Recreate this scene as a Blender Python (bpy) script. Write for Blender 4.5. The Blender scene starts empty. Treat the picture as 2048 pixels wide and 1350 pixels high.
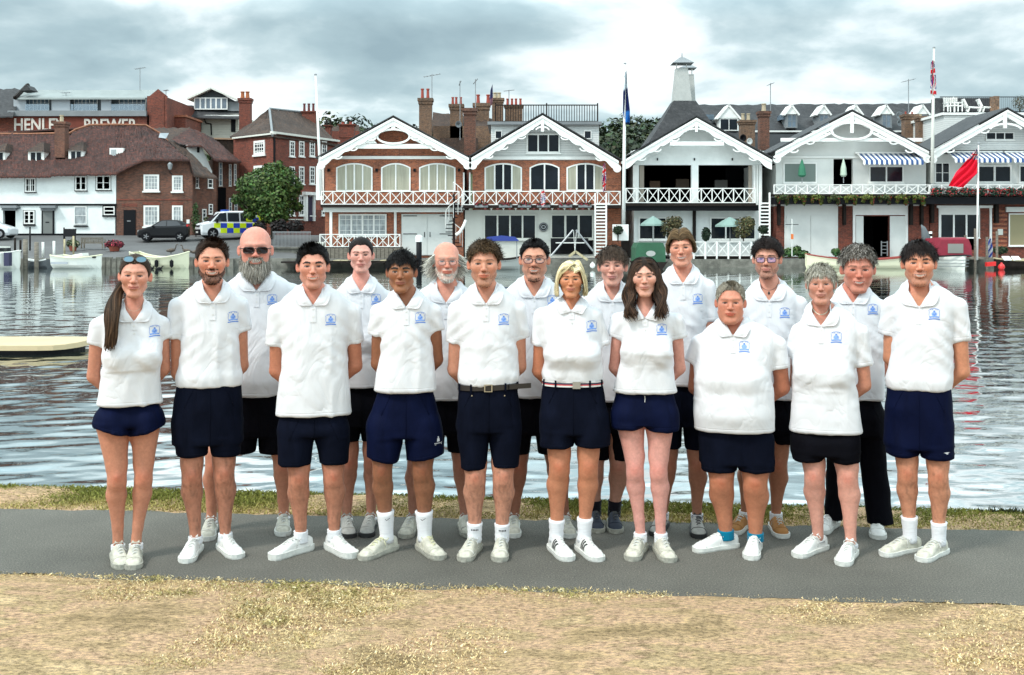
import bpy, math, random
import numpy as np
from mathutils import Vector, Matrix
from mathutils.bvhtree import BVHTree
random.seed(7); np.random.seed(7)
RND = random.Random(11)
sc = bpy.context.scene
C = bpy.data.collections.new("place"); sc.collection.children.link(C)

# ---------------------------------------------------------------- camera, world, sun, exposure
F, YH, H = 2150.0, 466.0, 1.826          # focal length in photo pixels, horizon row, eye height
cam = bpy.data.cameras.new("camera"); co = bpy.data.objects.new("camera", cam); C.objects.link(co)
co.location = (0, 0, H); co.rotation_euler = (math.radians(90), 0, 0)
cam.sensor_width = 36; cam.lens = F / 2048 * 36; cam.shift_y = -(675 - YH) / 2048
cam.clip_start = 0.1; cam.clip_end = 6000
sc.camera = co
sc.view_settings.view_transform = 'Standard'; sc.view_settings.look = 'None'
sc.view_settings.exposure = 0.12; sc.view_settings.gamma = 1; sc.view_settings.use_curve_mapping = False
SUN_EL, SUN_AZ = math.radians(50), math.radians(232)      # azimuth measured from +Y clockwise: behind and left of the camera

def nd(nt, t, **kw):
    n = nt.nodes.new(t)
    for k, v in kw.items():
        if k.startswith('i_'):
            n.inputs[k[2:].replace('_', ' ')].default_value = v
        else: setattr(n, k, v)
    return n
W = bpy.data.worlds.new("World"); sc.world = W; W.use_nodes = True
nt = W.node_tree; nt.nodes.clear()
out = nd(nt, 'ShaderNodeOutputWorld'); bg = nd(nt, 'ShaderNodeBackground'); bg.inputs[1].default_value = 0.1
sky = nd(nt, 'ShaderNodeTexSky'); sky.sky_type = 'NISHITA'; sky.sun_disc = False
sky.sun_elevation = SUN_EL; sky.sun_rotation = SUN_AZ; sky.ozone_density = 2.0
tc = nd(nt, 'ShaderNodeTexCoord'); sp = nd(nt, 'ShaderNodeSeparateXYZ')
L = nt.links.new
L(tc.outputs['Generated'], sp.inputs[0])
def mth(nt, op, a, b=None, c=None, clamp=False):
    n = nt.nodes.new('ShaderNodeMath'); n.operation = op; n.use_clamp = clamp
    for i, v in enumerate((a, b, c)):
        if v is None: continue
        if isinstance(v, (int, float)): n.inputs[i].default_value = v
        else: nt.links.new(v, n.inputs[i])
    return n.outputs[0]
def ramp(nt, fac, stops, interp='LINEAR'):
    n = nt.nodes.new('ShaderNodeValToRGB'); n.color_ramp.interpolation = interp
    e = n.color_ramp.elements
    while len(e) < len(stops): e.new(0.5)
    for i, (p, c) in enumerate(stops):
        e[i].position = p; e[i].color = (*c, 1) if len(c) == 3 else c
    nt.links.new(fac, n.inputs[0]); return n.outputs[0]
zz = mth(nt, 'MAXIMUM', sp.outputs[2], 0.0)
den = mth(nt, 'ADD', zz, 0.30)
cx = mth(nt, 'SUBTRACT', mth(nt, 'DIVIDE', sp.outputs[0], den), 0.43); cy = mth(nt, 'DIVIDE', sp.outputs[1], den)
cb = nd(nt, 'ShaderNodeCombineXYZ'); L(cx, cb.inputs[0]); L(cy, cb.inputs[1]); cb.inputs[2].default_value = 41.2
n1 = nd(nt, 'ShaderNodeTexNoise', i_Scale=2.3, i_Detail=7.0, i_Roughness=0.52, i_Distortion=0.15)
L(cb.outputs[0], n1.inputs['Vector'])
cb2 = nd(nt, 'ShaderNodeCombineXYZ'); L(cx, cb2.inputs[0]); L(mth(nt, 'MULTIPLY', cy, 1.9), cb2.inputs[1]); cb2.inputs[2].default_value = 8.8
n2 = nd(nt, 'ShaderNodeTexNoise', i_Scale=1.0, i_Detail=4.0, i_Roughness=0.5); L(cb2.outputs[0], n2.inputs['Vector'])
cl = mth(nt, 'ADD', mth(nt, 'MULTIPLY', n1.outputs[0], 0.58), mth(nt, 'MULTIPLY', n2.outputs[0], 0.42))
cloud = ramp(nt, cl, [(0.40, (3.1, 4.3, 4.75)), (0.47, (4.2, 5.6, 6.0)), (0.515, (5.8, 7.2, 7.5)), (0.55, (8.6, 9.7, 9.9)), (0.60, (11.0, 11.6, 11.6))])
# bright band low over the horizon, and the brighter zenith of an overcast sky
low = mth(nt, 'MULTIPLY', mth(nt, 'SUBTRACT', 1.0, mth(nt, 'MULTIPLY', mth(nt, 'ABSOLUTE', mth(nt, 'SUBTRACT', zz, 0.085)), 16.0), clamp=True), 0.0)
gain = mth(nt, 'ADD', 1.06, mth(nt, 'MULTIPLY', mth(nt, 'MINIMUM', mth(nt, 'MAXIMUM', mth(nt, 'SUBTRACT', zz, 0.19), 0.0), 0.14), 14.0))
gain = mth(nt, 'ADD', gain, mth(nt, 'MULTIPLY', mth(nt, 'SUBTRACT', 0.13, zz, clamp=True), 3.0))
mg = nd(nt, 'ShaderNodeVectorMath', operation='SCALE'); L(cloud, mg.inputs[0]); L(gain, mg.inputs['Scale'])
mx = nd(nt, 'ShaderNodeMix', data_type='RGBA'); mx.inputs[0].default_value = 0.88
L(sky.outputs[0], mx.inputs[6]); L(mg.outputs[0], mx.inputs[7])
L(mx.outputs[2], bg.inputs[0]); L(bg.outputs[0], out.inputs[0])

sl = bpy.data.lights.new("sun", 'SUN'); sl.energy = 2.5; sl.angle = math.radians(10); sl.color = (1.0, 0.96, 0.9)
so = bpy.data.objects.new("sun", sl); C.objects.link(so); so.location = (-20, -30, 60)
sd = Vector((math.sin(SUN_AZ) * math.cos(SUN_EL), math.cos(SUN_AZ) * math.cos(SUN_EL), math.sin(SUN_EL)))
so.rotation_euler = (-sd).to_track_quat('-Z', 'Y').to_euler()

# ---------------------------------------------------------------- helpers
def PX(px, Y): return (px - 1024) / F * Y
def PZ(py, Y): return H - (py - YH) / F * Y
def P(px, py, Y): return (PX(px, Y), Y, PZ(py, Y))
def tag(o, label=None, cat=None, group=None, kind=None):
    if label: o['label'] = label
    if cat: o['category'] = cat
    if group: o['group'] = group
    if kind: o['kind'] = kind
    return o
def empty(name, loc=(0, 0, 0), rz=0, label=None, cat=None, group=None):
    o = bpy.data.objects.new(name, None); o.empty_display_size = 0.2; C.objects.link(o)
    o.location = loc; o.rotation_euler = (0, 0, rz); return tag(o, label, cat, group)
def kids(o): return [c for c in C.objects if c.parent == o]
def copy_tree(o, parent=None, loc=None, rz=None, label=None, group=None):
    c = o.copy(); C.objects.link(c); c.parent = parent
    if loc is not None: c.location = loc
    if rz is not None: c.rotation_euler = (0, 0, rz)
    if label: c['label'] = label
    if group: c['group'] = group
    for ch in [k for k in o.children]: copy_tree(ch, c)
    return c
def link(name, me, parent=None, mats=None, smooth=False):
    o = bpy.data.objects.new(name, me); C.objects.link(o)
    if mats is not None and not me.materials:
        for m in (mats if isinstance(mats, (list, tuple)) else [mats]): me.materials.append(m)
    if smooth: me.shade_smooth()
    if parent is not None: o.parent = parent
    return o
def npmesh(name, V, Q, loose=None):
    """fast mesh from numpy arrays; Q is (n,4) or (n,3)"""
    V = np.asarray(V, np.float32); Q = np.asarray(Q, np.int32)
    me = bpy.data.meshes.new(name); k = Q.shape[1]
    me.vertices.add(len(V)); me.vertices.foreach_set('co', V.ravel())
    me.loops.add(Q.size); me.loops.foreach_set('vertex_index', Q.ravel())
    me.polygons.add(len(Q)); me.polygons.foreach_set('loop_start', np.arange(0, Q.size, k, dtype=np.int32))
    me.update(calc_edges=True); return me
class MB:
    """collects boxes, prisms, tubes and lathes into one mesh"""
    def __init__(s): s.v = []; s.f = []; s.m = []; s.cm = 0
    def mat(s, i): s.cm = i; return s
    def face(s, pts):
        b = len(s.v); s.v += [tuple(p) for p in pts]; s.f.append(list(range(b, b + len(pts)))); s.m.append(s.cm)
    def box(s, x0, x1, y0, y1, z0, z1):
        b = len(s.v)
        s.v += [(x0,y0,z0),(x1,y0,z0),(x1,y1,z0),(x0,y1,z0),(x0,y0,z1),(x1,y0,z1),(x1,y1,z1),(x0,y1,z1)]
        for f in ((0,3,2,1),(4,5,6,7),(0,1,5,4),(1,2,6,5),(2,3,7,6),(3,0,4,7)): s.f.append([b+i for i in f]); s.m.append(s.cm)
        return s
    def obox(s, c, hx, hy, hz, M=None):
        """oriented box: centre c, half vectors"""
        b = len(s.v); c = Vector(c); hx, hy, hz = Vector(hx), Vector(hy), Vector(hz)
        for sx, sy, sz in ((-1,-1,-1),(1,-1,-1),(1,1,-1),(-1,1,-1),(-1,-1,1),(1,-1,1),(1,1,1),(-1,1,1)):
            s.v.append(tuple(c + hx*sx + hy*sy + hz*sz))
        for f in ((0,3,2,1),(4,5,6,7),(0,1,5,4),(1,2,6,5),(2,3,7,6),(3,0,4,7)): s.f.append([b+i for i in f]); s.m.append(s.cm)
        return s
    def bar(s, p, q, w, t, up=(0, 1, 0)):
        """flat bar from p to q; w across in plane, t along up"""
        p, q = Vector(p), Vector(q); d = (q - p); u = Vector(up).normalized(); side = d.cross(u).normalized()
        return s.obox((p + q) / 2, d / 2, side * (w / 2), u * (t / 2))
    def prism(s, poly, y0, y1, axis='y'):
        """polygon in (x,z) extruded along y; fan-safe for convex or simple (n-gon) outlines"""
        n = len(poly); b = len(s.v)
        def pt(a, c, d):
            if axis == 'y': return (a, d, c)
            if axis == 'x': return (d, a, c)
            return (a, c, d)
        s.v += [pt(a, c, y0) for a, c in poly] + [pt(a, c, y1) for a, c in poly]
        s.f.append([b + i for i in range(n)]); s.m.append(s.cm)
        s.f.append([b + n + i for i in reversed(range(n))]); s.m.append(s.cm)
        for i in range(n):
            j = (i + 1) % n; s.f.append([b+i, b+n+i, b+n+j, b+j]); s.m.append(s.cm)
        return s
    def strip(s, top, bot, y0, y1):
        """band between two equal-length (x,z) polylines, extruded along y"""
        for i in range(len(top) - 1):
            s.prism([bot[i], bot[i+1], top[i+1], top[i]], y0, y1)
        return s
    def ring(s, cx, cz, rx, rz, w, y0, y1, a0=0, a1=360, n=20):
        t = [(cx + rx*math.cos(math.radians(a0+(a1-a0)*i/n)), cz + rz*math.sin(math.radians(a0+(a1-a0)*i/n))) for i in range(n+1)]
        u = [(cx + (rx-w)*math.cos(math.radians(a0+(a1-a0)*i/n)), cz + (rz-w)*math.sin(math.radians(a0+(a1-a0)*i/n))) for i in range(n+1)]
        return s.strip(t, u, y0, y1)
    def tube(s, pts, r, n=8, caps=True):
        pts = [Vector(p) for p in pts]; rr = r if isinstance(r, (list, tuple)) else [r]*len(pts); b = len(s.v)
        for i, p in enumerate(pts):
            d = (pts[min(i+1, len(pts)-1)] - pts[max(i-1, 0)]).normalized()
            u = d.cross(Vector((0.01, 0.02, 1)) if abs(d.z) < 0.9 else Vector((0, 1, 0.01))).normalized(); w = d.cross(u)
            for k in range(n):
                a = 2*math.pi*k/n; s.v.append(tuple(p + (u*math.cos(a) + w*math.sin(a))*rr[i]))
        for i in range(len(pts)-1):
            for k in range(n):
                j = (k+1) % n; s.f.append([b+i*n+k, b+i*n+j, b+(i+1)*n+j, b+(i+1)*n+k]); s.m.append(s.cm)
        if caps:
            s.f.append([b+k for k in reversed(range(n))]); s.m.append(s.cm)
            e = b+(len(pts)-1)*n; s.f.append([e+k for k in range(n)]); s.m.append(s.cm)
        return s
    def lathe(s, prof, c=(0, 0, 0), n=16, axis='z'):
        """profile [(r, h)] revolved"""
        b = len(s.v)
        for r, h in prof:
            for k in range(n):
                a = 2*math.pi*k/n; u, v = r*math.cos(a), r*math.sin(a)
                p = (u, v, h) if axis == 'z' else ((u, h, v) if axis == 'y' else (h, u, v))
                s.v.append((c[0]+p[0], c[1]+p[1], c[2]+p[2]))
        for i in range(len(prof)-1):
            for k in range(n):
                j = (k+1) % n; s.f.append([b+i*n+k, b+i*n+j, b+(i+1)*n+j, b+(i+1)*n+k]); s.m.append(s.cm)
        s.f.append([b+k for k in range(n)]); s.m.append(s.cm)
        e = b+(len(prof)-1)*n; s.f.append([e+k for k in range(n)]); s.m.append(s.cm)
        return s
    def build(s, name, mats, parent=None, smooth=False, loc=None, cache=None):
        me = bpy.data.meshes.new(name); me.from_pydata(s.v, [], s.f)
        for m in (mats if isinstance(mats, (list, tuple)) else [mats]): me.materials.append(m)
        if len(me.materials) > 1: me.polygons.foreach_set('material_index', s.m)
        if smooth: me.shade_smooth()
        me.update()
        o = bpy.data.objects.new(name, me); C.objects.link(o)
        if parent is not None: o.parent = parent
        if loc is not None: o.location = loc
        return o

# ---------------------------------------------------------------- materials
MATS = {}
def mat(name, col=(0.5, 0.5, 0.5), rough=0.6, metal=0.0, noise=None, bump=None, coat=0.0, alpha=None, spec=None, sub=0.0, emit=None, sheen=0.0):
    """noise=(scale, amount, stretch xyz) varies the value; bump=(scale, strength, distance)"""
    if name in MATS: return MATS[name]
    m = bpy.data.materials.new(name); m.use_nodes = True; nt = m.node_tree; b = nt.nodes['Principled BSDF']
    b.inputs['Base Color'].default_value = (*col, 1); b.inputs['Roughness'].default_value = rough; b.inputs['Metallic'].default_value = metal
    if coat: b.inputs['Coat Weight'].default_value = coat; b.inputs['Coat Roughness'].default_value = 0.08
    if spec is not None: b.inputs['Specular IOR Level'].default_value = spec
    if sheen: b.inputs['Sheen Weight'].default_value = sheen
    if alpha is not None: b.inputs['Alpha'].default_value = alpha
    if emit: b.inputs['Emission Color'].default_value = (*emit[0], 1); b.inputs['Emission Strength'].default_value = emit[1]
    t = nt.nodes.new('ShaderNodeTexCoord')
    if noise:
        sc_, am = noise[0], noise[1]; st = noise[2] if len(noise) > 2 else (1, 1, 1)
        mp = nd(nt, 'ShaderNodeMapping'); mp.inputs['Scale'].default_value = st; nt.links.new(t.outputs['Object'], mp.inputs[0])
        n = nd(nt, 'ShaderNodeTexNoise', i_Scale=sc_, i_Detail=5.0, i_Roughness=0.62); nt.links.new(mp.outputs[0], n.inputs['Vector'])
        lo = tuple(max(0, c*(1-am)) for c in col); hi = tuple(min(1, c*(1+am)) for c in col)
        nt.links.new(ramp(nt, n.outputs[0], [(0.3, lo), (0.7, hi)]), b.inputs['Base Color'])
    if bump:
        n = nd(nt, 'ShaderNodeTexNoise', i_Scale=bump[0], i_Detail=4.0); nt.links.new(t.outputs['Object'], n.inputs['Vector'])
        bp = nd(nt, 'ShaderNodeBump', i_Strength=bump[1], i_Distance=bump[2]); nt.links.new(n.outputs[0], bp.inputs['Height']); nt.links.new(bp.outputs[0], b.inputs['Normal'])
    MATS[name] = m; return m
def brickmat(name, c1, c2, mortar, bw=0.225, bh=0.075, ms=0.012, rough=0.85, big=0.35, bump=0.4, offset=0.5, uvz=False, big_sc=0.5, rot=None):
    """brick / tile / board pattern mapped on x+y (along the wall) and z (up)"""
    if name in MATS: return MATS[name]
    m = bpy.data.materials.new(name); m.use_nodes = True; nt = m.node_tree; b = nt.nodes['Principled BSDF']
    t = nd(nt, 'ShaderNodeTexCoord'); s = nd(nt, 'ShaderNodeSeparateXYZ'); nt.links.new(t.outputs['Object'], s.inputs[0])
    cb = nd(nt, 'ShaderNodeCombineXYZ'); nt.links.new(mth(nt, 'ADD', s.outputs[0], s.outputs[1]) if not uvz else s.outputs[0], cb.inputs[0]); nt.links.new(s.outputs[2], cb.inputs[1])
    br = nd(nt, 'ShaderNodeTexBrick', offset=offset); br.inputs['Color1'].default_value = (*c1, 1); br.inputs['Color2'].default_value = (*c2, 1); br.inputs['Mortar'].default_value = (*mortar, 1)
    br.inputs['Scale'].default_value = 1; br.inputs['Mortar Size'].default_value = ms; br.inputs['Brick Width'].default_value = bw; br.inputs['Row Height'].default_value = bh; br.inputs['Bias'].default_value = 0.0
    nt.links.new(cb.outputs[0], br.inputs['Vector'])
    n = nd(nt, 'ShaderNodeTexNoise', i_Scale=big_sc, i_Detail=6.0, i_Roughness=0.7); nt.links.new(t.outputs['Object'], n.inputs['Vector'])
    n2 = nd(nt, 'ShaderNodeTexNoise', i_Scale=7.0, i_Detail=3.0, i_Roughness=0.7); nt.links.new(t.outputs['Object'], n2.inputs['Vector'])
    v = mth(nt, 'ADD', mth(nt, 'MULTIPLY', n.outputs[0], 1.0), mth(nt, 'MULTIPLY', n2.outputs[0], 1.1))
    g = ramp(nt, v, [(0.7, (1-big,)*3), (1.0, (1, 1, 1)), (1.4, (1+big,)*3)])
    # ramp positions are clamped to 0..1, so scale the value first
    g = ramp(nt, mth(nt, 'MULTIPLY', v, 0.5), [(0.38, (1-big,)*3), (0.52, (1, 1, 1)), (0.66, (1+big,)*3)])
    mm = nd(nt, 'ShaderNodeMix', data_type='RGBA', blend_type='MULTIPLY'); mm.inputs[0].default_value = 1
    nt.links.new(br.outputs['Color'], mm.inputs[6]); nt.links.new(g, mm.inputs[7]); nt.links.new(mm.outputs[2], b.inputs['Base Color'])
    b.inputs['Roughness'].default_value = rough
    bp = nd(nt, 'ShaderNodeBump', i_Strength=bump, i_Distance=0.02); nt.links.new(mth(nt, 'SUBTRACT', mth(nt, 'MULTIPLY', n2.outputs[0], 0.6), br.outputs['Fac']), bp.inputs['Height']); nt.links.new(bp.outputs[0], b.inputs['Normal'])
    MATS[name] = m; return m
WHITE = mat('white_paint', (0.80, 0.80, 0.77), 0.5, noise=(1.3, 0.07))
CREAM = mat('cream_paint', (0.66, 0.66, 0.6), 0.6, noise=(1.1, 0.06))
BRICK_O = brickmat('orange_brick', (0.42, 0.115, 0.045), (0.20, 0.056, 0.028), (0.28, 0.15, 0.10), ms=0.012, big=.45)
BRICK_R = brickmat('red_brick', (0.22, 0.042, 0.020), (0.10, 0.022, 0.014), (0.15, 0.075, 0.055), ms=0.010, big=.45)
BRICK_B = brickmat('brown_brick', (0.16, 0.052, 0.028), (0.065, 0.026, 0.019), (0.15, 0.09, 0.065), ms=0.012, big=0.5)
BRICK_OLD = brickmat('weathered_brick', (0.17, 0.085, 0.045), (0.09, 0.052, 0.036), (0.18, 0.13, 0.09), ms=0.01, big=0.6)
TILE = brickmat('clay_roof_tile', (0.100, 0.028, 0.018), (0.038, 0.014, 0.012), (0.03, 0.015, 0.012), bw=0.17, bh=0.11, ms=0.016, big=0.7, bump=0.9, big_sc=0.9)
TILE_B = brickmat('brown_roof_tile', (0.075, 0.040, 0.024), (0.042, 0.025, 0.018), (0.03, 0.02, 0.016), bw=0.17, bh=0.11, ms=0.014, big=0.6, bump=0.9, big_sc=0.9)
SLATE = brickmat('roof_slate', (0.040, 0.040, 0.042), (0.021, 0.022, 0.024), (0.025, 0.026, 0.03), bw=0.3, bh=0.2, ms=0.014, big=0.5, bump=0.6, rough=0.75)
BOARD = brickmat('white_weatherboard', (0.66, 0.67, 0.65), (0.62, 0.63, 0.61), (0.36, 0.37, 0.37), bw=30, bh=0.15, ms=0.010, big=0.06, bump=0.5, rough=0.55)
BOARDC = brickmat('cream_weatherboard', (0.58, 0.56, 0.47), (0.55, 0.53, 0.45), (0.34, 0.33, 0.28), bw=30, bh=0.16, ms=0.010, big=0.06, bump=0.5, rough=0.6)
RENDER_W = mat('white_render', (0.76, 0.79, 0.77), 0.8, noise=(0.9, 0.10), bump=(5, 0.4, 0.03))
GREYW = mat('grey_white_paint', (0.68, 0.69, 0.66), 0.6, noise=(0.8, 0.08))
BLACK = mat('black_paint', (0.006, 0.006, 0.008), 0.5, spec=.15)
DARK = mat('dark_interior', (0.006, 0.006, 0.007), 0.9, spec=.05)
DKWOOD = mat('dark_wood', (0.018, 0.013, 0.011), 0.7, noise=(4, 0.4), spec=.15)
WOOD = mat('weathered_wood', (0.17, 0.15, 0.12), 0.85, noise=(3, 0.45, (1, 1, 5)), bump=(20, 0.3, 0.01))
PALEWOOD = mat('pale_timber', (0.42, 0.36, 0.22), 0.7, noise=(5, 0.2))
STONE = mat('river_wall_stone', (0.14, 0.135, 0.115), 0.9, noise=(2.5, 0.5), bump=(9, 0.5, 0.05))
GLASS = mat('window_glass', (0.008, 0.011, 0.016), 0.10, spec=0.28, noise=(0.7, 0.6))
GLASSB = mat('blue_window_glass', (0.10, 0.14, 0.18), 0.08, spec=0.8, noise=(0.6, 0.5))
CURT = mat('cream_curtain', (0.36, 0.35, 0.27), 0.7, noise=(9, 0.22, (1, 1, 0.05)))
NET = mat('net_curtain', (0.33, 0.36, 0.37), 0.4, noise=(3, 0.5, (1, 1, 0.4)))
METAL = mat('grey_metal', (0.30, 0.31, 0.32), 0.45, metal=0.6)
LEAD = mat('lead_grey', (0.20, 0.215, 0.225), 0.6, noise=(0.8, 0.15))
GREYP = mat('grey_door_paint', (0.17, 0.18, 0.17), 0.5)
POTRED = mat('chimney_pot_red', (0.30, 0.05, 0.03), 0.7)
POTCREAM = mat('chimney_pot_cream', (0.42, 0.35, 0.24), 0.8)
RED = mat('red_paint', (0.62, 0.02, 0.02), 0.4)
BLUE = mat('blue_cloth', (0.02, 0.04, 0.22), 0.8)
GREEN = mat('green_cloth', (0.02, 0.09, 0.045), 0.7, noise=(2, 0.2))
TEAL = mat('teal_cloth', (0.20, 0.30, 0.27), 0.7)
PAREO = mat('pale_green_cloth', (0.42, 0.52, 0.42), 0.7)
BURG = mat('burgundy_canvas', (0.22, 0.012, 0.03), 0.7, noise=(3, 0.15))
BOATW = mat('white_hull', (0.72, 0.73, 0.68), 0.35, coat=0.3)
BOATC = mat('cream_hull', (0.66, 0.64, 0.46), 0.35, coat=0.3)
TERRA = mat('terracotta', (0.24, 0.06, 0.035), 0.8, noise=(6, 0.2))
# ================================================================= THE SETTING
def struct(o): o['kind'] = 'structure'; return o
NEARE = lambda x: 5.50 - .093*x          # near edge of the path
FARE = lambda x: 6.85 - .082*x           # far edge of the path
BANK = lambda x: 7.33 - .105*x           # top of the river bank
def gridmesh(name, xs, rows, zf, mats, parent=None, smooth=True):
    """rows: list of functions or numbers giving y for each row"""
    V = []; nx_ = len(xs)
    for r in rows:
        for x in xs:
            y = r(x) if callable(r) else r; V.append((x, y, zf(x, y)))
    V = np.array(V, np.float32); i = np.arange(nx_-1); j = np.arange(len(rows)-1); I_, J_ = np.meshgrid(i, j); a = (J_*nx_+I_).ravel()
    Q = np.stack([a, a+1, a+nx_+1, a+nx_], 1); me = npmesh(name, V, Q)
    return link(name, me, parent, mats, smooth)
def groundmat():
    m = bpy.data.materials.new('dry_lawn_soil'); m.use_nodes = True; nt = m.node_tree; b = nt.nodes['Principled BSDF']; b.inputs['Roughness'].default_value = .95; b.inputs['Specular IOR Level'].default_value = .1
    t = nd(nt, 'ShaderNodeTexCoord'); mp = nd(nt, 'ShaderNodeMapping'); mp.inputs['Scale'].default_value = (1, 1.8, 1); nt.links.new(t.outputs['Object'], mp.inputs[0])
    n1 = nd(nt, 'ShaderNodeTexNoise', i_Scale=1.4, i_Detail=7.0, i_Roughness=.62); n2 = nd(nt, 'ShaderNodeTexNoise', i_Scale=34.0, i_Detail=6.0, i_Roughness=.75); n3 = nd(nt, 'ShaderNodeTexNoise', i_Scale=170.0, i_Detail=2.0)
    for n in (n1, n2, n3): nt.links.new(mp.outputs[0], n.inputs['Vector'])
    c1 = ramp(nt, n1.outputs[0], [(.36, (.28, .20, .11)), (.45, (.44, .31, .18)), (.52, (.50, .33, .215)), (.57, (.37, .27, .15)), (.64, (.53, .385, .23))])
    c2 = ramp(nt, mth(nt, 'ADD', mth(nt, 'MULTIPLY', n2.outputs[0], .7), mth(nt, 'MULTIPLY', n3.outputs[0], .3)), [(.40, (.42, .40, .36)), (.5, (1, 1, 1)), (.60, (1.55, 1.5, 1.35))])
    mm = nd(nt, 'ShaderNodeMix', data_type='RGBA', blend_type='MULTIPLY'); mm.inputs[0].default_value = 1; nt.links.new(c1, mm.inputs[6]); nt.links.new(c2, mm.inputs[7]); nt.links.new(mm.outputs[2], b.inputs['Base Color'])
    bp = nd(nt, 'ShaderNodeBump', i_Strength=.8, i_Distance=.02); nt.links.new(mth(nt, 'ADD', n2.outputs[0], mth(nt, 'MULTIPLY', n3.outputs[0], .4)), bp.inputs['Height']); nt.links.new(bp.outputs[0], b.inputs['Normal'])
    return m
def asphaltmat():
    m = bpy.data.materials.new('worn_asphalt'); m.use_nodes = True; nt = m.node_tree; b = nt.nodes['Principled BSDF']; b.inputs['Roughness'].default_value = .9; b.inputs['Specular IOR Level'].default_value = .2
    t = nd(nt, 'ShaderNodeTexCoord'); n1 = nd(nt, 'ShaderNodeTexNoise', i_Scale=.9, i_Detail=5.0, i_Roughness=.6); n2 = nd(nt, 'ShaderNodeTexNoise', i_Scale=110.0, i_Detail=4.0, i_Roughness=.85); v = nd(nt, 'ShaderNodeTexVoronoi', i_Scale=9.0)
    for n in (n1, n2, v): nt.links.new(t.outputs['Object'], n.inputs['Vector'])
    c1 = ramp(nt, n1.outputs[0], [(.35, (.098, .094, .083)), (.65, (.140, .133, .117))]); c2 = ramp(nt, n2.outputs[0], [(.38, (.58, .58, .58)), (.5, (.94, .94, .93)), (.58, (1.3, 1.28, 1.2)), (.66, (2.2, 2.15, 2.0))])
    mm = nd(nt, 'ShaderNodeMix', data_type='RGBA', blend_type='MULTIPLY'); mm.inputs[0].default_value = 1; nt.links.new(c1, mm.inputs[6]); nt.links.new(c2, mm.inputs[7])
    # pale trodden-in spots
    sp_ = ramp(nt, v.outputs['Distance'], [(.035, (1, 1, 1)), (.05, (0, 0, 0))]); m2 = nd(nt, 'ShaderNodeMix', data_type='RGBA'); m2.inputs[7].default_value = (.24, .23, .20, 1); nt.links.new(mth(nt, 'MULTIPLY', sp_, .6), m2.inputs[0]); nt.links.new(mm.outputs[2], m2.inputs[6]); nt.links.new(m2.outputs[2], b.inputs['Base Color'])
    bp = nd(nt, 'ShaderNodeBump', i_Strength=.7, i_Distance=.006); nt.links.new(n2.outputs[0], bp.inputs['Height']); nt.links.new(bp.outputs[0], b.inputs['Normal'])
    return m
SOIL = groundmat(); ASPH = asphaltmat()
EARTH = mat('bank_earth', (.22, .17, .10), .95, noise=(8, .4), bump=(30, .6, .02))
# near bank: lawn sheet, bare verge, drop to the river
xs = np.concatenate([np.linspace(-120, -5, 20), np.linspace(-4.8, 4.8, 97), np.linspace(5, 120, 20)])
rows = [-60, -20, -5, 0, 2] + list(np.linspace(3.2, 4.9, 30)) + [(lambda x, f=f: NEARE(x)*(1-f)+4.9*f if False else 4.9+(NEARE(x)-4.9)*f) for f in np.linspace(.1, 1, 8)] + \
       [(lambda x, f=f: NEARE(x)+(FARE(x)-NEARE(x))*f) for f in (.03, .97, 1.0)] + [(lambda x, f=f: FARE(x)+(BANK(x)+.03*math.sin(x*7)+.02*math.sin(x*19)-FARE(x))*f) for f in (.15, .4, .7, .9, 1)] + [(lambda x, f=f: BANK(x)+f) for f in (.06, .14, .5, 4)]
def lawnz(x, y):
    if y > BANK(x)+.1: return -.40 if y < BANK(x)+1 else -1.2
    if y > BANK(x)+.04: return -.10
    if NEARE(x)+.015 < y < FARE(x)-.015: return -.012
    a = .012*math.sin(x*2.1+y*1.3)+.008*math.sin(x*5.3-y*4.1)
    d = min(abs(y-NEARE(x)), abs(y-FARE(x)))
    return -.001 + (a+.004)*min(1, d/.35)
lawn = struct(gridmesh('lawn_ground', xs, rows, lawnz, [SOIL]))
r_ = random.Random(3); ex_n = {}; 
px_ = np.linspace(-14, 14, 561)
e1 = np.array([NEARE(x)+.035*vnz for x, vnz in zip(px_, np.convolve(np.random.RandomState(2).randn(561), np.ones(5)/5, 'same')*1.2)]); e2 = np.array([FARE(x)+.03*v for x, v in zip(px_, np.convolve(np.random.RandomState(4).randn(561), np.ones(5)/5, 'same')*1.2)])
V = np.concatenate([np.stack([px_, e1+(e2-e1)*f, np.full(561, 0.0)], 1) for f in (0, .5, 1)]); a = np.concatenate([np.arange(560)+561*k for k in (0, 1)])
struct(link('footpath', npmesh('footpath', V, np.stack([a, a+1, a+562, a+561], 1)), None, [ASPH]))
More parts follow.
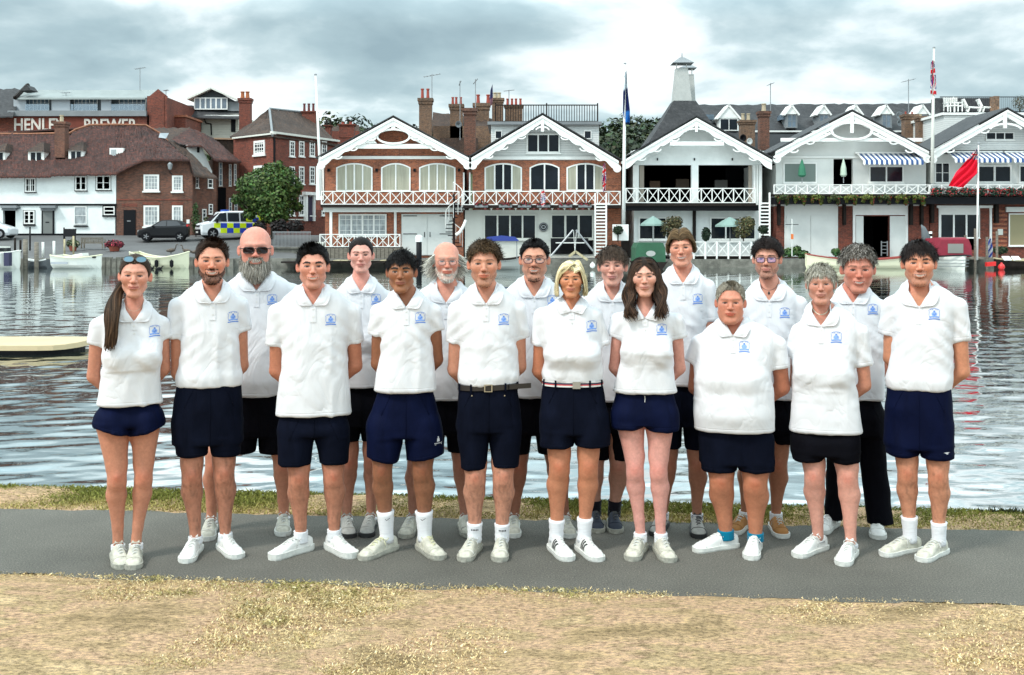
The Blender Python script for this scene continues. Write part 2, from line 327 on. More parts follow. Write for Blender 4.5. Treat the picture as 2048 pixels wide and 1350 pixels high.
# grass and straw
def blades(name, n, fx, colfn, hfn, label, wid=.0022, lean=1.0, seed=1):
    r = np.random.RandomState(seed); X_, Y_, k = fx(r, n); m = len(X_); h = hfn(r, m, k); a = r.uniform(0, 2*np.pi, m); l = h*lean*r.uniform(.3, 1.2, m)
    w = wid*r.uniform(.6, 1.5, m); dx, dy = np.cos(a), np.sin(a); b_ = r.uniform(0, 2*np.pi, m); wx, wy = np.cos(b_)*w, np.sin(b_)*w
    z0 = np.full(m, -.006)
    P0 = np.stack([X_-wx, Y_-wy, z0], 1); P1 = np.stack([X_+wx, Y_+wy, z0], 1); P2 = np.stack([X_+dx*l*.5+wx*.7, Y_+dy*l*.5+wy*.7, z0+h*.65], 1); P3 = np.stack([X_+dx*l*.5-wx*.7, Y_+dy*l*.5-wy*.7, z0+h*.65], 1); P4 = np.stack([X_+dx*l, Y_+dy*l, z0+h*np.where(r.rand(m) < .5, 1, .7)], 1)
    V = np.stack([P0, P1, P2, P4], 1).reshape(-1, 3); i = np.arange(m)*4
    T = np.concatenate([np.stack([i, i+1, i+2], 1), np.stack([i, i+2, i+3], 1)])
    me = npmesh(name, V, T); c = colfn(r, m, k, X_, Y_); setcol(me, np.repeat(c, 4, axis=0)); o = link(name, me, None, GRASSM); tag(o, label, 'grass', kind='stuff'); return o
def setcol(me, col, name='Col'):
    a = me.color_attributes.new(name, 'FLOAT_COLOR', 'POINT'); c = np.ones((len(me.vertices), 4), np.float32); c[:, :3] = col; a.data.foreach_set('color', c.ravel())
def simplemat(name, rough=.8, trans=0.0, spec=.2):
    m = bpy.data.materials.new(name); m.use_nodes = True; nt = m.node_tree; b = nt.nodes['Principled BSDF']; a = nd(nt, 'ShaderNodeVertexColor'); a.layer_name = 'Col'; nt.links.new(a.outputs[0], b.inputs['Base Color']); b.inputs['Roughness'].default_value = rough; b.inputs['Specular IOR Level'].default_value = spec
    return m
GRASSM = simplemat('grass_blades')
def vn2(x, y, s, seed=0):
    g = np.random.RandomState(seed).rand(64, 64); q = np.stack([x*s, y*s], 1)+100.5; i = np.floor(q).astype(int); f = q-i; f = f*f*(3-2*f); r = 0
    for a in (0, 1):
        for b in (0, 1): r = r + (f[:, 0] if a else 1-f[:, 0])*(f[:, 1] if b else 1-f[:, 1])*g[(i[:, 0]+a) % 64, (i[:, 1]+b) % 64]
    return r
def fg(r, n):
    Y_ = 3.6 + (r.rand(n)**.8)*2.2; X_ = r.uniform(-1, 1, n)*(.58*Y_+.1); m = Y_ < NEARE(X_)+.03+.04*r.rand(n)**3; X_, Y_ = X_[m], Y_[m]
    d = .26*vn2(X_, Y_*1.7, 1.6, 3)+.42*vn2(X_, Y_*1.6, 5, 4)+.36*vn2(X_, Y_*1.5, 15, 5) - .035*X_ ; d = d + .30*np.exp(-((NEARE(X_)-Y_)/.22)**2)*(X_ < .8) - .25*np.exp(-(((X_-.15)/.45)**2+((Y_-4.9)/.5)**2))
    keep = r.rand(len(X_)) < np.clip((d-.42)*2.6, .30, 1); return X_[keep], Y_[keep], d[keep]
def straw(r, m, k, X_, Y_):
    g = np.clip((k-.72)*2.2+r.normal(0, .20, m)+.5*(vn2(X_, Y_, 2.3, 9)-.5), 0, 1)[:, None]; a = np.array((.57, .43, .225)); b = np.array((.27, .24, .075)); c = a*(1-g)+b*g; p = (r.rand(m) < .10)[:, None]; c = np.where(p, np.array((.74, .64, .40)), c); return c*np.clip(1+.28*r.normal(0, 1, (m, 1)), .4, 1.5)
blades('dry_grass', 280000, fg, straw, lambda r, m, k: r.uniform(.004, .015, m)*(.35+1.0*np.clip(k, 0, 1)), 'sparse straw coloured grass on the trodden lawn in front of the path', .0028, 1.5, 5)
def fb(r, n):
    X_ = r.uniform(-4.6, 4.6, n); t = r.rand(n); Y_ = FARE(X_)+(BANK(X_)+.06-FARE(X_))*t; d = t + .5*(vn2(X_, Y_*2, 3, 8)-.5)+.4*(vn2(X_, Y_, 11, 9)-.5); keep = r.rand(n) < np.clip((d+.2)*3.0, .5, 1); return X_[keep], Y_[keep], d[keep]
def gr(r, m, k, X_, Y_):
    g = np.clip((k-.20)*2.2+r.normal(0, .25, m)+.5*(vn2(X_, Y_, 2.5, 12)-.5), 0, 1)[:, None]; c = np.array((.34, .29, .10))*(1-g)+np.array((.175, .185, .040))*g; return c*np.clip(1+.30*r.normal(0, 1, (m, 1)), .4, 1.7)
blades('bank_grass', 85000, fb, gr, lambda r, m, k: r.uniform(.012, .038, m)*(.6+.4*np.clip(k, 0, 1.2)), 'strip of rough green grass along the river bank behind the group', .0034, .9, 6)
def fw(r, n):
    X_ = r.uniform(3.05, 3.5, n)**1.0; Y_ = BANK(X_)+r.uniform(-.02, .05, n); return X_, Y_, np.ones(n)
tuft = blades('bank_weeds', 260, fw, lambda r, m, k, X_, Y_: np.tile(np.array((.03, .035, .012)), (m, 1)), lambda r, m, k: r.uniform(.02, .055, m), 'dark weeds on the lip of the river bank at the right edge', .004, .6, 8)

# water: real ripples, dense near the camera
def watermat():
    m = bpy.data.materials.new('river_water'); m.use_nodes = True; nt = m.node_tree; b = nt.nodes['Principled BSDF']
    b.inputs['Base Color'].default_value = (.018, .024, .020, 1); b.inputs['Roughness'].default_value = .03; b.inputs['IOR'].default_value = 1.5; b.inputs['Specular IOR Level'].default_value = .5
    t = nd(nt, 'ShaderNodeTexCoord'); mp = nd(nt, 'ShaderNodeMapping'); mp.inputs['Scale'].default_value = (1, 2.4, 1); nt.links.new(t.outputs['Object'], mp.inputs[0])
    n = nd(nt, 'ShaderNodeTexNoise', i_Scale=3.2, i_Detail=3.0, i_Roughness=.5); nt.links.new(mp.outputs[0], n.inputs['Vector'])
    bp = nd(nt, 'ShaderNodeBump', i_Strength=.4, i_Distance=.004); nt.links.new(n.outputs[0], bp.inputs['Height']); nt.links.new(bp.outputs[0], b.inputs['Normal'])
    g = nd(nt, 'ShaderNodeBsdfGlossy', i_Roughness=.03); g.inputs['Color'].default_value = (.93, .97, .97, 1); nt.links.new(bp.outputs[0], g.inputs['Normal']); mx = nd(nt, 'ShaderNodeMixShader'); mx.inputs[0].default_value = .5
    nt.links.new(b.outputs[0], mx.inputs[1]); nt.links.new(g.outputs[0], mx.inputs[2]); nt.links.new(mx.outputs[0], nt.nodes['Material Output'].inputs[0])
    return m
WATER = watermat()
ny, nx_ = 430, 290; ys = 6.6*(84/6.6)**np.linspace(0, 1, ny); u = np.linspace(-1, 1, nx_); Xw = u[None]*(ys[:, None]*.60+1.5); Yw = np.repeat(ys[:, None], nx_, 1); Zw = np.full(Xw.shape, -.30)
rw = np.random.RandomState(12)
for q in range(46):
    lam = .16*(1.3/.16)**rw.rand(); th = rw.normal(0, .42); kx, ky = 2*np.pi/lam*math.sin(th), 2*np.pi/lam*math.cos(th); amp = .0024*lam**.85
    fade = np.clip(lam*60/ys[:, None]**1.0 - .35, 0, 1)*(.60+.40*np.clip((ys[:, None]-9)/14, 0, 1)); ph = kx*Xw+ky*Yw+rw.rand()*6.28; mod = .6+.4*np.sin(Xw*rw.uniform(.2, .7)+Yw*rw.uniform(.1, .5)+rw.rand()*6.28)
    Zw += amp*fade*mod*np.sin(ph+.4*np.sin(ph))
V = np.stack([Xw, Yw, Zw], -1).reshape(-1, 3); I_, J_ = np.meshgrid(np.arange(nx_-1), np.arange(ny-1)); a = (J_*nx_+I_).ravel()
struct(link('river', npmesh('river', V, np.stack([a, a+1, a+nx_+1, a+nx_], 1)), None, [WATER], True))
wm = MB(); wm.face([(-600, -80, -.345), (600, -80, -.345), (600, 84, -.345), (-600, 84, -.345)]); struct(wm.build('outer_water', WATER))

# far bank: quay, road rising on the left, land behind
def farz(x, y):
    l = max(0, min(1, (-13.0-x)/1.5)); t = max(0, min(1, (y-67.6)/12.4)); zl = .25 + 1.40*t**.9; zr = .20 if y < 84 else .20+1.45*min(1, (y-84)/4)
    z = zl*l + zr*(1-l)
    if y > 100: z += (y-100)*.012
    if y > 330: z += 34*max(0, min(1, (y-330)/170))**1.0
    return z
ROAD = mat('road_asphalt', (.10, .10, .10), .9, noise=(.6, .2))
rowsf = [66.7, 68, 70, 72, 74, 76, 78, 80, 82, 84, 86, 88, 92, 100, 140, 200, 330, 380, 440, 500, 560, 1500, 4000]
struct(gridmesh('far_bank_ground', list(np.linspace(-700, -45, 8))+list(np.linspace(-40, 40, 54))+list(np.linspace(45, 700, 8)), rowsf, farz, [ROAD, mat('far_meadow', (.045, .06, .02), .95, noise=(.02, .4))]))
fbg = bpy.data.objects['far_bank_ground'].data; cc_ = np.empty(len(fbg.polygons)*3, np.float32); fbg.polygons.foreach_get('center', cc_); fbg.polygons.foreach_set('material_index', ((cc_[1::3] > 100) | (np.abs(cc_[0::3]) > 50)).astype(np.int32))
qw = MB(); qw.box(-120, PX(640, 66.7), 66.3, 66.75, -1, .26); qw.box(PX(640, 66.7), 120, 66.5, 66.76, -1, .21); quay = struct(qw.build('quay_wall', STONE))
pm = MB()
pm.box(-.22, .22, -.10, .10, -.5, .34); post_me = None
for i, px in enumerate(range(196, 470, 11)):
    if i == 0: o = pm.build('pile', STONE, quay, loc=(PX(px, 66.2), 66.18, 0)); post_me = o.data
    else: o = bpy.data.objects.new('pile', post_me); C.objects.link(o); o.parent = quay; o.location = (PX(px, 66.2), 66.18, -.08*(i % 3 == 0))
# low timber stages at the foot of the boathouses
st = MB(); st.box(PX(650, 65.6), PX(870, 65.6), 65.0, 66.5, .02, .14); st.box(PX(560, 65), PX(660, 65), 65.2, 66.3, .0, .10); stage = st.build('landing_stage', DKWOOD); tag(stage, 'low dark timber landing stage in front of the white garage doors', 'jetty')
for i in range(14):
    b_ = MB(); x0 = PX(652+i*15.5, 65.2); b_.box(x0, x0+.43, 64.96, 66.45, .145, .175); b_.build('plank', PALEWOOD if i % 3 else WOOD, stage)
# wooded hill
def leafcloud(n, c, r, size, seed, up=.2, shell=.55):
    """n leaf-sized quads spread through an ellipsoid, denser to the outside"""
    g = np.random.RandomState(seed); d = g.normal(0, 1, (n, 3)); d /= np.linalg.norm(d, axis=1, keepdims=True); rad = shell+(1-shell)*g.rand(n, 1)**.7; p = d*rad*np.array(r)+np.array(c)
    nn = d + g.normal(0, .55, (n, 3)); nn[:, 2] += up; nn /= np.linalg.norm(nn, axis=1, keepdims=True)
    a = np.cross(nn, g.normal(0, 1, (n, 3))); a /= np.linalg.norm(a, axis=1, keepdims=True); b = np.cross(nn, a); s = size*g.uniform(.6, 1.4, (n, 1))
    V = np.stack([p-a*s, p-b*s*.6, p+a*s, p+b*s*.6], 1).reshape(-1, 3); return V
def leafmesh(name, Vs, cols, parent=None, label=None, cat=None, kind=None, m=None):
    V = np.concatenate(Vs); n = len(V)//4; Q = np.arange(n*4).reshape(-1, 4); me = npmesh(name, V, Q); c = np.repeat(np.concatenate(cols), 4, axis=0); setcol(me, c); o = link(name, me, parent, m or LEAFM); return tag(o, label, cat, None, kind)
LEAFM = simplemat('leaves', .6, spec=.3)
def lcol(n, base, var, seed):
    g = np.random.RandomState(seed+99); c = np.array(base)[None]*np.clip(1+var*g.normal(0, 1, (n, 1)), .35, 2.0)*np.array([1, 1, 1])+0; c[:, 0] *= np.clip(1+.2*g.normal(0, 1, n), .6, 1.6); return c
Vs, cs = [], []
gh = np.random.RandomState(31)
for i in range(520):
    px = gh.uniform(560, 1420) if i < 230 else gh.uniform(-900, 3000); row = gh.rand(); Y_ = 430+80*row; z0 = farz(0, Y_); h = (gh.uniform(8, 15) if i < 230 else gh.uniform(5, 11))+ (3*math.sin(px*.021)); x = PX(px, Y_); rr = h*gh.uniform(.36, .55)
    V = leafcloud(130 if i < 230 else 60, (x, Y_, z0+h*.55), (rr, rr, h*.5), 1.25 if i < 230 else 1.9, i, .4, .6); Vs.append(V); cs.append(lcol(len(V)//4, [(.030, .045, .018), (.022, .034, .018), (.045, .060, .020)][i % 3], .35, i))
leafmesh('hillside_wood', Vs, cs, None, 'dark wooded hillside showing above the roofs between the boathouses', 'wood', 'stuff')

# ---------------------------------------------------------------- facades
class Fc:
    """a facade plane seen through photo pixels; local frame: u along the wall, d into it, z up"""
    def __init__(s, name, pa, Ya, pb, Yb, label=None, cat='building', group=None, root=None):
        A = Vector((PX(pa, Ya), Ya)); B = Vector((PX(pb, Yb), Yb)); s.A = A; s.d = (B-A).normalized(); s.n = Vector((-s.d.y, s.d.x)); s.L = (B-A).length
        an = math.atan2(s.d.y, s.d.x)
        if root is None: s.root = empty(name, (A.x, A.y, 0), an, label, cat, group)
        else:                                     # a second face of the same building
            s.root = root
        s.M = Matrix.Translation((A.x, A.y, 0)) @ Matrix.Rotation(an, 4, 'Z'); s.sec = root is not None
    def add(s, mb, name, m, parent=None, smooth=False):
        o = mb.build(name, m, parent or s.root, smooth)
        if s.sec and parent is None: o.matrix_local = s.root_inv() @ s.M
        return o
    def root_inv(s): 
        r = s.root; return (Matrix.Translation(r.location) @ Matrix.Rotation(r.rotation_euler[2], 4, 'Z')).inverted()
    def u(s, px, d=0): k = (px-1024)/F; return (k*(s.A.y+s.n.y*d) - s.A.x - s.n.x*d)/(s.d.x - k*s.d.y)
    def Y(s, px, d=0): return s.A.y + s.n.y*d + s.d.y*s.u(px, d)
    def z(s, px, py, d=0): return PZ(py, s.Y(px, d))
    def p(s, px, py, d=0): return (s.u(px, d), s.z(px, py, d))
    def r(s, x0, x1, yt, yb, d=0): c = (x0+x1)/2; return s.u(x0, d), s.u(x1, d), s.z(c, yb, d), s.z(c, yt, d)
    def box(s, mb, x0, x1, yt, yb, d0=0, d1=.1):
        u0, u1, z0, z1 = s.r(x0, x1, yt, yb, d0); mb.box(u0, u1, d0, d1, z0, z1)
    def part(s, name, m, x0, x1, yt, yb, d0, d1, parent=None): b = MB(); s.box(b, x0, x1, yt, yb, d0, d1); return s.add(b, name, m, parent)
    def poly(s, mb, pts, d0, d1): mb.prism([s.p(px, py, d0) for px, py in pts], d0, d1)
    def wall(s, x0, x1, yt, yb, m, depth=8, holes=(), th=.3, name='wall', back=True, gable=None):
        """wall with rectangular openings; a dark room stands behind the openings"""
        b = MB(); U = sorted({s.u(x0), s.u(x1)} | {s.u(h[0]) for h in holes} | {s.u(h[1]) for h in holes}); cx_ = (x0+x1)/2; zt, zb = s.z(cx_, yt), s.z(cx_, yb)
        Zs = sorted({zb, zt} | {s.z(cx_, h[2]) for h in holes} | {s.z(cx_, h[3]) for h in holes})
        hb = [(s.u(h[0]), s.u(h[1]), s.z(cx_, h[3]), s.z(cx_, h[2])) for h in holes]
        ins = lambda uu, zz_: any(h[0] < uu < h[1] and h[2] < zz_ < h[3] for h in hb)
        for i in range(len(U)-1):
            j = 0
            while j < len(Zs)-1:
                um = (U[i]+U[i+1])/2
                if ins(um, (Zs[j]+Zs[j+1])/2): j += 1; continue
                k = j
                while k+1 < len(Zs)-1 and not ins(um, (Zs[k+1]+Zs[k+2])/2): k += 1
                b.box(U[i], U[i+1], 0, th, Zs[j], Zs[k+1]); j = k+1
        if gable: s.poly(b, gable, .004, th-.004)
        if depth > th:
            b.box(U[0], U[0]+.25, th, depth, zb, zt); b.box(U[-1]-.25, U[-1], th, depth, zb, zt); b.box(U[0], U[-1], depth-.2, depth, zb, zt)
        w = s.add(b, name, m)
        if holes and back:
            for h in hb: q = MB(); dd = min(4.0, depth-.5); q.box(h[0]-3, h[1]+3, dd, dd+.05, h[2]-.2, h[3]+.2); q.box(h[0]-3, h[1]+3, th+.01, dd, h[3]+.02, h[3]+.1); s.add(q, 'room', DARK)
        return w
    def window(s, x0, x1, yt, yb, cols=2, rows=3, arch=0, frame=WHITE, glass=GLASS, fw=2.0, bar=.9, sill=True, d=-.07, name='window', leaves=None, parent=None, mull=None):
        """frame, glazing bars, one pane per leaf; arch = rise of a curved head in pixels"""
        b = MB(); c = (x0+x1)/2; u0, u1, z0, z1 = s.r(x0, x1, yt, yb, d); k = (u1-u0)/(x1-x0); f = fw*k; bw = bar*k; rise = arch*k; zs = z1-rise; e0 = d+.07
        top = lambda u_: zs + rise*(1-((u_-(u0+u1)/2)/((u1-u0)/2))**2)
        if rise:
            N_ = 12; uu = [u0+(u1-u0)*i/N_ for i in range(N_+1)]; b.strip([(q, top(q)) for q in uu], [(q, top(q)-f) for q in uu], d, e0)
        else: b.box(u0, u1, d, e0, z1-f, z1)
        tp = lambda q: top(q)-f*.5
        b.box(u0, u0+f, d+.001, e0-.001, z0, tp(u0+f*.2)); b.box(u1-f, u1, d+.001, e0-.001, z0, tp(u1-f*.2)); b.box(u0+f, u1-f, d+.002, e0, z0, z0+f)
        nl = leaves or cols; mw = (mull if mull is not None else fw*.9)*k
        edges = [u0+f+(u1-u0-2*f)*i/nl for i in range(nl+1)]
        for e in edges[1:-1]: b.box(e-mw/2, e+mw/2, d-.004, e0, z0+f, tp(e))
        if leaves: 
            for i in range(nl):
                for q in range(1, max(1, cols//nl)): e = edges[i]+(edges[i+1]-edges[i])*q/(cols//nl); b.box(e-bw/2, e+bw/2, d+.02, e0, z0+f, tp(e))
        for q in range(1, rows):
            zz_ = z0+(zs-z0)*q/rows; b.box(u0+f, u1-f, d+.022, e0-.002, zz_-bw/2, zz_+bw/2)
        if sill: b.box(u0-f*.6, u1+f*.6, d-.06, e0, z0-f*.8, z0)
        w = s.add(b, name, frame, parent)
        for i in range(nl):
            g = MB(); a_, e_ = edges[i], edges[i+1]
            if rise: n2 = 5; pts = [(a_, z0+f), (e_, z0+f)]+[(e_-(e_-a_)*q/n2, tp(e_-(e_-a_)*q/n2)) for q in range(n2+1)]
            else: pts = [(a_, z0+f), (e_, z0+f), (e_, z1-f), (a_, z1-f)]
            g.prism(pts, d+.040, d+.056); gm = glass[i % len(glass)] if isinstance(glass, (list, tuple)) else glass
            g.build('pane', gm, w)
        return w
    def balcony(s, x0, x1, yt, yb, n, d=-1.2, m=WHITE, deck=6, back=0, wallpx=None, style='x', sub='lattice_panel', rail=None):
        """projecting deck, posts, rails and one crossed panel per bay"""
        b = MB(); u0, u1, z0, z1 = s.r(x0, x1, yt, yb, d); k = (u1-u0)/(x1-x0)
        t = 1.6*k; b.box(u0, u1, d-.05, d+.05, z1-t, z1); b.box(u0, u1, d-.04, d+.04, z0, z0+t)
        for i in range(n+1): e = u0+(u1-u0)*i/n; b.box(e-.9*k, e+.9*k, d-.045, d+.045, z0, z1+.002)
        ob = s.add(b, 'balcony', m); db = MB(); db.box(u0-.05, u1+.05, d-.08, -.005, z0-deck*k, z0-.003); s.add(db, 'deck', DKWOOD, ob)
        lp = MB(); w = (u1-u0)/n-1.8*k; hh = z1-z0-2*t
        lp.bar((-w/2, 0, -hh/2), (w/2, 0, hh/2), 1.3*k, .04); lp.bar((-w/2, .012, hh/2), (w/2, .012, -hh/2), 1.3*k, .04)
        if style == 'star': lp.bar((0, .024, -hh/2), (0, .024, hh/2), 1.0*k, .03)
        me = None
        for i in range(n):
            loc = (u0+(u1-u0)*(i+.5)/n, d, (z0+z1)/2)
            if me is None: o = lp.build(sub, m, ob); me = o.data
            else: o = bpy.data.objects.new(sub, me); C.objects.link(o); o.parent = ob
            o.location = loc
        return ob
    def barge(s, apex, end, w=11.5, sc=6, amp=3, d=-1.0, m=WHITE, ring=True, name='bargeboard', thick=.12, hollow=None):
        """ornate board from apex to eave with a scalloped lower edge and a pierced roundel at its foot"""
        ax_, az = s.p(*apex, d); ex, ez = s.p(*end, d); k = abs(ex-ax_)/abs(end[0]-apex[0]); b = MB(); N_ = 44; top, bot = [], []
        L_ = math.hypot(ex-ax_, ez-az); nx2, nz2 = (az-ez)/L_*(1 if ex > ax_ else -1), -(abs(ex-ax_))/L_
        for i in range(N_+1):
            t = i/N_; x_, z_ = ax_+(ex-ax_)*t, az+(ez-az)*t; wv = w + (amp*abs(math.sin(t*sc*math.pi)) if t > .12 else 0) + 4*max(0, t-.82)/.18
            top.append((x_, z_)); bot.append((x_-0*nx2, z_-wv*k*1.12))
        b.strip(top, bot, d-thick, d); b.strip([(x_, z_+1.8*k) for x_, z_ in top], [(x_, z_-3.0*k) for x_, z_ in top], d-thick-.07, d-thick-.001)
        if ring: sg = 1 if ex > ax_ else -1; b.ring(ex-sg*3*k, ez-13*k, 8*k, 8*k, 4.6*k, d-thick-.02, d+.002)
        for t in (.30, .55, .76):       # pierced brackets hanging under the board
            x_, z_ = ax_+(ex-ax_)*t, az+(ez-az)*t-w*k*1.1; b.ring(x_, z_-1*k, 10*k, 6.5*k, 2.4*k, d-thick+.01, d-.01, 180, 360, 10)
        return s.add(b, name, m)
def roof_pair(fc, apex, el, er, d0, d1, m, th=.07, name='roof', over=4):
    for i, e in enumerate((el, er)):
        ax_, az = fc.p(*apex, d0); ex, ez = fc.p(*e, d0); sg = 1 if ex > ax_ else -1; dx, dz = ex-ax_, ez-az; ex += dx*.03; ez += dz*.03
        b = MB(); b.prism([(ax_, az+.10), (ex, ez+.10), (ex, ez+.10+th), (ax_, az+.10+th)] if sg > 0 else [(ex, ez+.10), (ax_, az+.10), (ax_, az+.10+th), (ex, ez+.10+th)], d0-.15, d1); fc.add(b, name, m)
def roofsheet(name, eave, ridge, m, parent, rough=.05, nu=40, nv=10, seed=1, inv=None):
    """tiled slope between an eave line and a ridge line, both [(px, py, Y)], with sags and lifted tiles"""
    def res(L, n):
        L = np.array(L, float); t = np.linspace(0, 1, n); s_ = np.concatenate([[0], np.cumsum(np.abs(np.diff(L[:, 0]))+1e-3)]); s_ /= s_[-1]; return np.stack([np.interp(t, s_, L[:, i]) for i in range(3)], 1)
    E, R_ = res(eave, nu), res(ridge, nu); g = np.random.RandomState(seed); V = []
    for j in range(nv):
        f_ = j/(nv-1)
        for i in range(nu):
            a_ = Vector(P(*E[i])); b_ = Vector(P(*R_[i])); p = a_.lerp(b_, f_); n_ = g.normal(0, rough); V.append((p.x, p.y, p.z+n_*(0.3 if j in (0,) else 1) - .10*math.sin(math.pi*f_)))
    V = np.array(V); I_, J_ = np.meshgrid(np.arange(nu-1), np.arange(nv-1)); a = (J_*nu+I_).ravel(); Q = np.stack([a, a+1, a+nu+1, a+nu], 1)
    E0 = V[:nu].copy(); E0[:, 2] -= .14; E0[:, 1] += .02; k0 = len(V); V = np.concatenate([V, E0]); i = np.arange(nu-1); Q = np.concatenate([Q, np.stack([k0+i, k0+i+1, i+1, i], 1)])
    o = link(name, npmesh(name, V, Q), parent, m, False)
    if parent is not None: o.matrix_local = (Matrix.Translation(parent.location) @ Matrix.Rotation(parent.rotation_euler[2], 4, 'Z')).inverted()
    return o
def wpart(mb, name, m, parent, smooth=False):
    """a part modelled in world coordinates, put under a placed thing"""
    o = mb.build(name, m, parent, smooth); o.matrix_local = (Matrix.Translation(parent.location) @ Matrix.Rotation(parent.rotation_euler[2], 4, 'Z')).inverted(); return o
def chimney(px0, px1, yt, yb, Y, m, pots, label, depth=.8, potm=POTRED, ph=12, pw=3, group='brick chimneys behind the boathouses', parent=None):
    """stack with corbelled head and pots; pots = x pixels"""
    t = empty('chimney', (PX((px0+px1)/2, Y), Y, PZ(yb, Y)), 0, label, 'chimney', group) if parent is None else None
    k = Y/F; w = (px1-px0)*k; hgt = (yb-yt)*k; b = MB(); b.box(-w/2, w/2, 0, depth, 0, hgt*.9); b.box(-w/2-.06, w/2+.06, -.06, depth+.06, hgt*.86, hgt*.93); b.box(-w/2-.12, w/2+.12, -.12, depth+.12, hgt*.93, hgt)
    if parent is None: b.build('stack', m, t); tgt = t
    else:
        for i, v in enumerate(b.v): b.v[i] = (v[0]+PX((px0+px1)/2, Y), v[1]+Y, v[2]+PZ(yb, Y))
        tgt = wpart(b, 'chimney', m, parent)
    for p_ in pots:
        q = MB(); x_ = (p_-(px0+px1)/2)*k; r0 = pw*k*.5; off = (0, 0, 0) if parent is None else (PX((px0+px1)/2, Y), Y, PZ(yb, Y))
        q.lathe([(r0*1.15, hgt-.02), (r0*.95, hgt+ph*k*.4), (r0*.85, hgt+ph*k*.85), (r0*1.15, hgt+ph*k*.88), (r0*1.1, hgt+ph*k)], (x_+off[0], depth/2+off[1], off[2]), 8); q.build('chimney_pot', potm, tgt)
    return t
def antenna(px, yt, yb, Y, arm, label, group='aerials on the roofs'):
    k = Y/F; t = empty('aerial', (PX(px, Y), Y, PZ(yb, Y)), 0, label, 'aerial', group); h = (yb-yt)*k; b = MB(); b.tube([(0, 0, 0), (0, 0, h)], .035, 5); b.build('mast', METAL, t)
    a = MB(); a.tube([(-arm*k, 0, h*.93), (arm*k, 0, h*1.0)], .025, 4)
    for i in range(6): x_ = -arm*k+2*arm*k*i/5; a.tube([(x_, -.3, h*.93+h*.07*i/5), (x_, .3, h*.93+h*.07*i/5)], .018, 4)
    a.build('aerial_arm', METAL, t); return t

# ---- boathouse with cream curtains (brick)
G_BH = 'gabled boathouses along the far bank'
A_ = Fc('boathouse', 645, 70, 940, 70, 'brick boathouse with three arched windows behind closed cream curtains', 'boathouse', G_BH)
f = A_; f.wall(650, 927, 325, 516, BRICK_O, 12, gable=[(650, 326), (927, 326), (927, 318), (787, 246), (650, 318)])
f.part('side_bay', WHITE, 632, 648, 332, 400, .3, 2.2); f.part('side_bay_base', BRICK_R, 632, 648, 400, 420, .3, 2.2)
for w in ((672, 745, 3), (762, 821, 0), (838, 911, 3)): 
    f.window(w[0], w[1], 326, 383, cols=4 if w[2] else 2, rows=1, arch=9, glass=[CURT], fw=3.0, mull=2.8, leaves=4 if w[2] else 2, sill=False)
f.part('tie_beam', WHITE, 655, 925, 312, 318, -.12, 0); b = MB(); f.box(b, 690, 884, 288, 297, -1.0, -.88); f.poly(b, [(716, 287), (742, 273), (754, 287)], -1.02, -.9); f.add(b, 'truss_beam', WHITE)
b = MB(); u0, z0 = f.p(787, 273, -.95); k = 70/F; b.ring(u0, z0, 34*k, 16*k, 4*k, -1.06, -.94, n=28); b.bar((u0-34*k, -1, z0-2*k), (u0-60*k, -1, z0-14*k), 5*k, .1); b.bar((u0+34*k, -1, z0-2*k), (u0+60*k, -1, z0-14*k), 5*k, .1); b.box(u0-4*k, u0+4*k, -1.08, -.93, z0+12*k, z0+34*k); f.add(b, 'gable_ornament', WHITE)
f.barge((787, 238), (640, 318)); f.barge((787, 238), (938, 318)); roof_pair(f, (787, 236), (636, 318), (941, 320), -1.0, 5, SLATE)
f.balcony(643, 918, 382, 409, 12); f.part('fascia', GREYW, 646, 925, 415, 424, -.9, -.02)
f.window(677, 773, 428, 472, cols=8, rows=4, leaves=4, glass=[NET], fw=3, mull=3.5); 
b = MB(); f.box(b, 803, 905, 428, 511, -.08, 0); gd = f.add(b, 'garage_surround', GREYW)
for (x0, x1) in ((805, 854), (855, 904)): dr = f.part('garage_door', GREYW, x0, x1, 430, 510, -.13, -.085); hx = x1-5 if x0 == 805 else x0+5; b = MB(); f.box(b, hx-.7, hx+.7, 464, 474, -.17, -.13); b.build('handle', BLACK, dr)
for py in (431, 467):
    for (x0, x1) in ((806, 834), (879, 904)): f.part('hinge', BLACK, x0, x1, py, py+1.6, -.15, -.131, gd)
f.part('post', WHITE, 788, 793, 424, 512, -.15, 0); f.part('post', WHITE, 659, 664, 424, 500, -.9, -.75)
f.balcony(640, 800, 468, 494, 7, d=-1.5, style='star', deck=2); b = MB(); f.box(b, 636, 802, 496, 522, -1.6, -.1); f.add(b, 'terrace_wall', WOOD)
for i in range(20): f.part('plank', WOOD, 637+i*8.3, 637+i*8.3+7.2, 496, 521, -1.66, -1.605)
# downpipe between A and B
f.part('downpipe', WHITE, 926, 929, 345, 420, -.1, -.02); f.part('downpipe', WHITE, 938, 941, 345, 420, -.1, -.02)
for px in (657, 753, 829, 918): b = MB(); f.box(b, px-2.5, px+2.5, 337, 343, -.18, -.02); f.add(b, 'wall_lamp', BLACK)
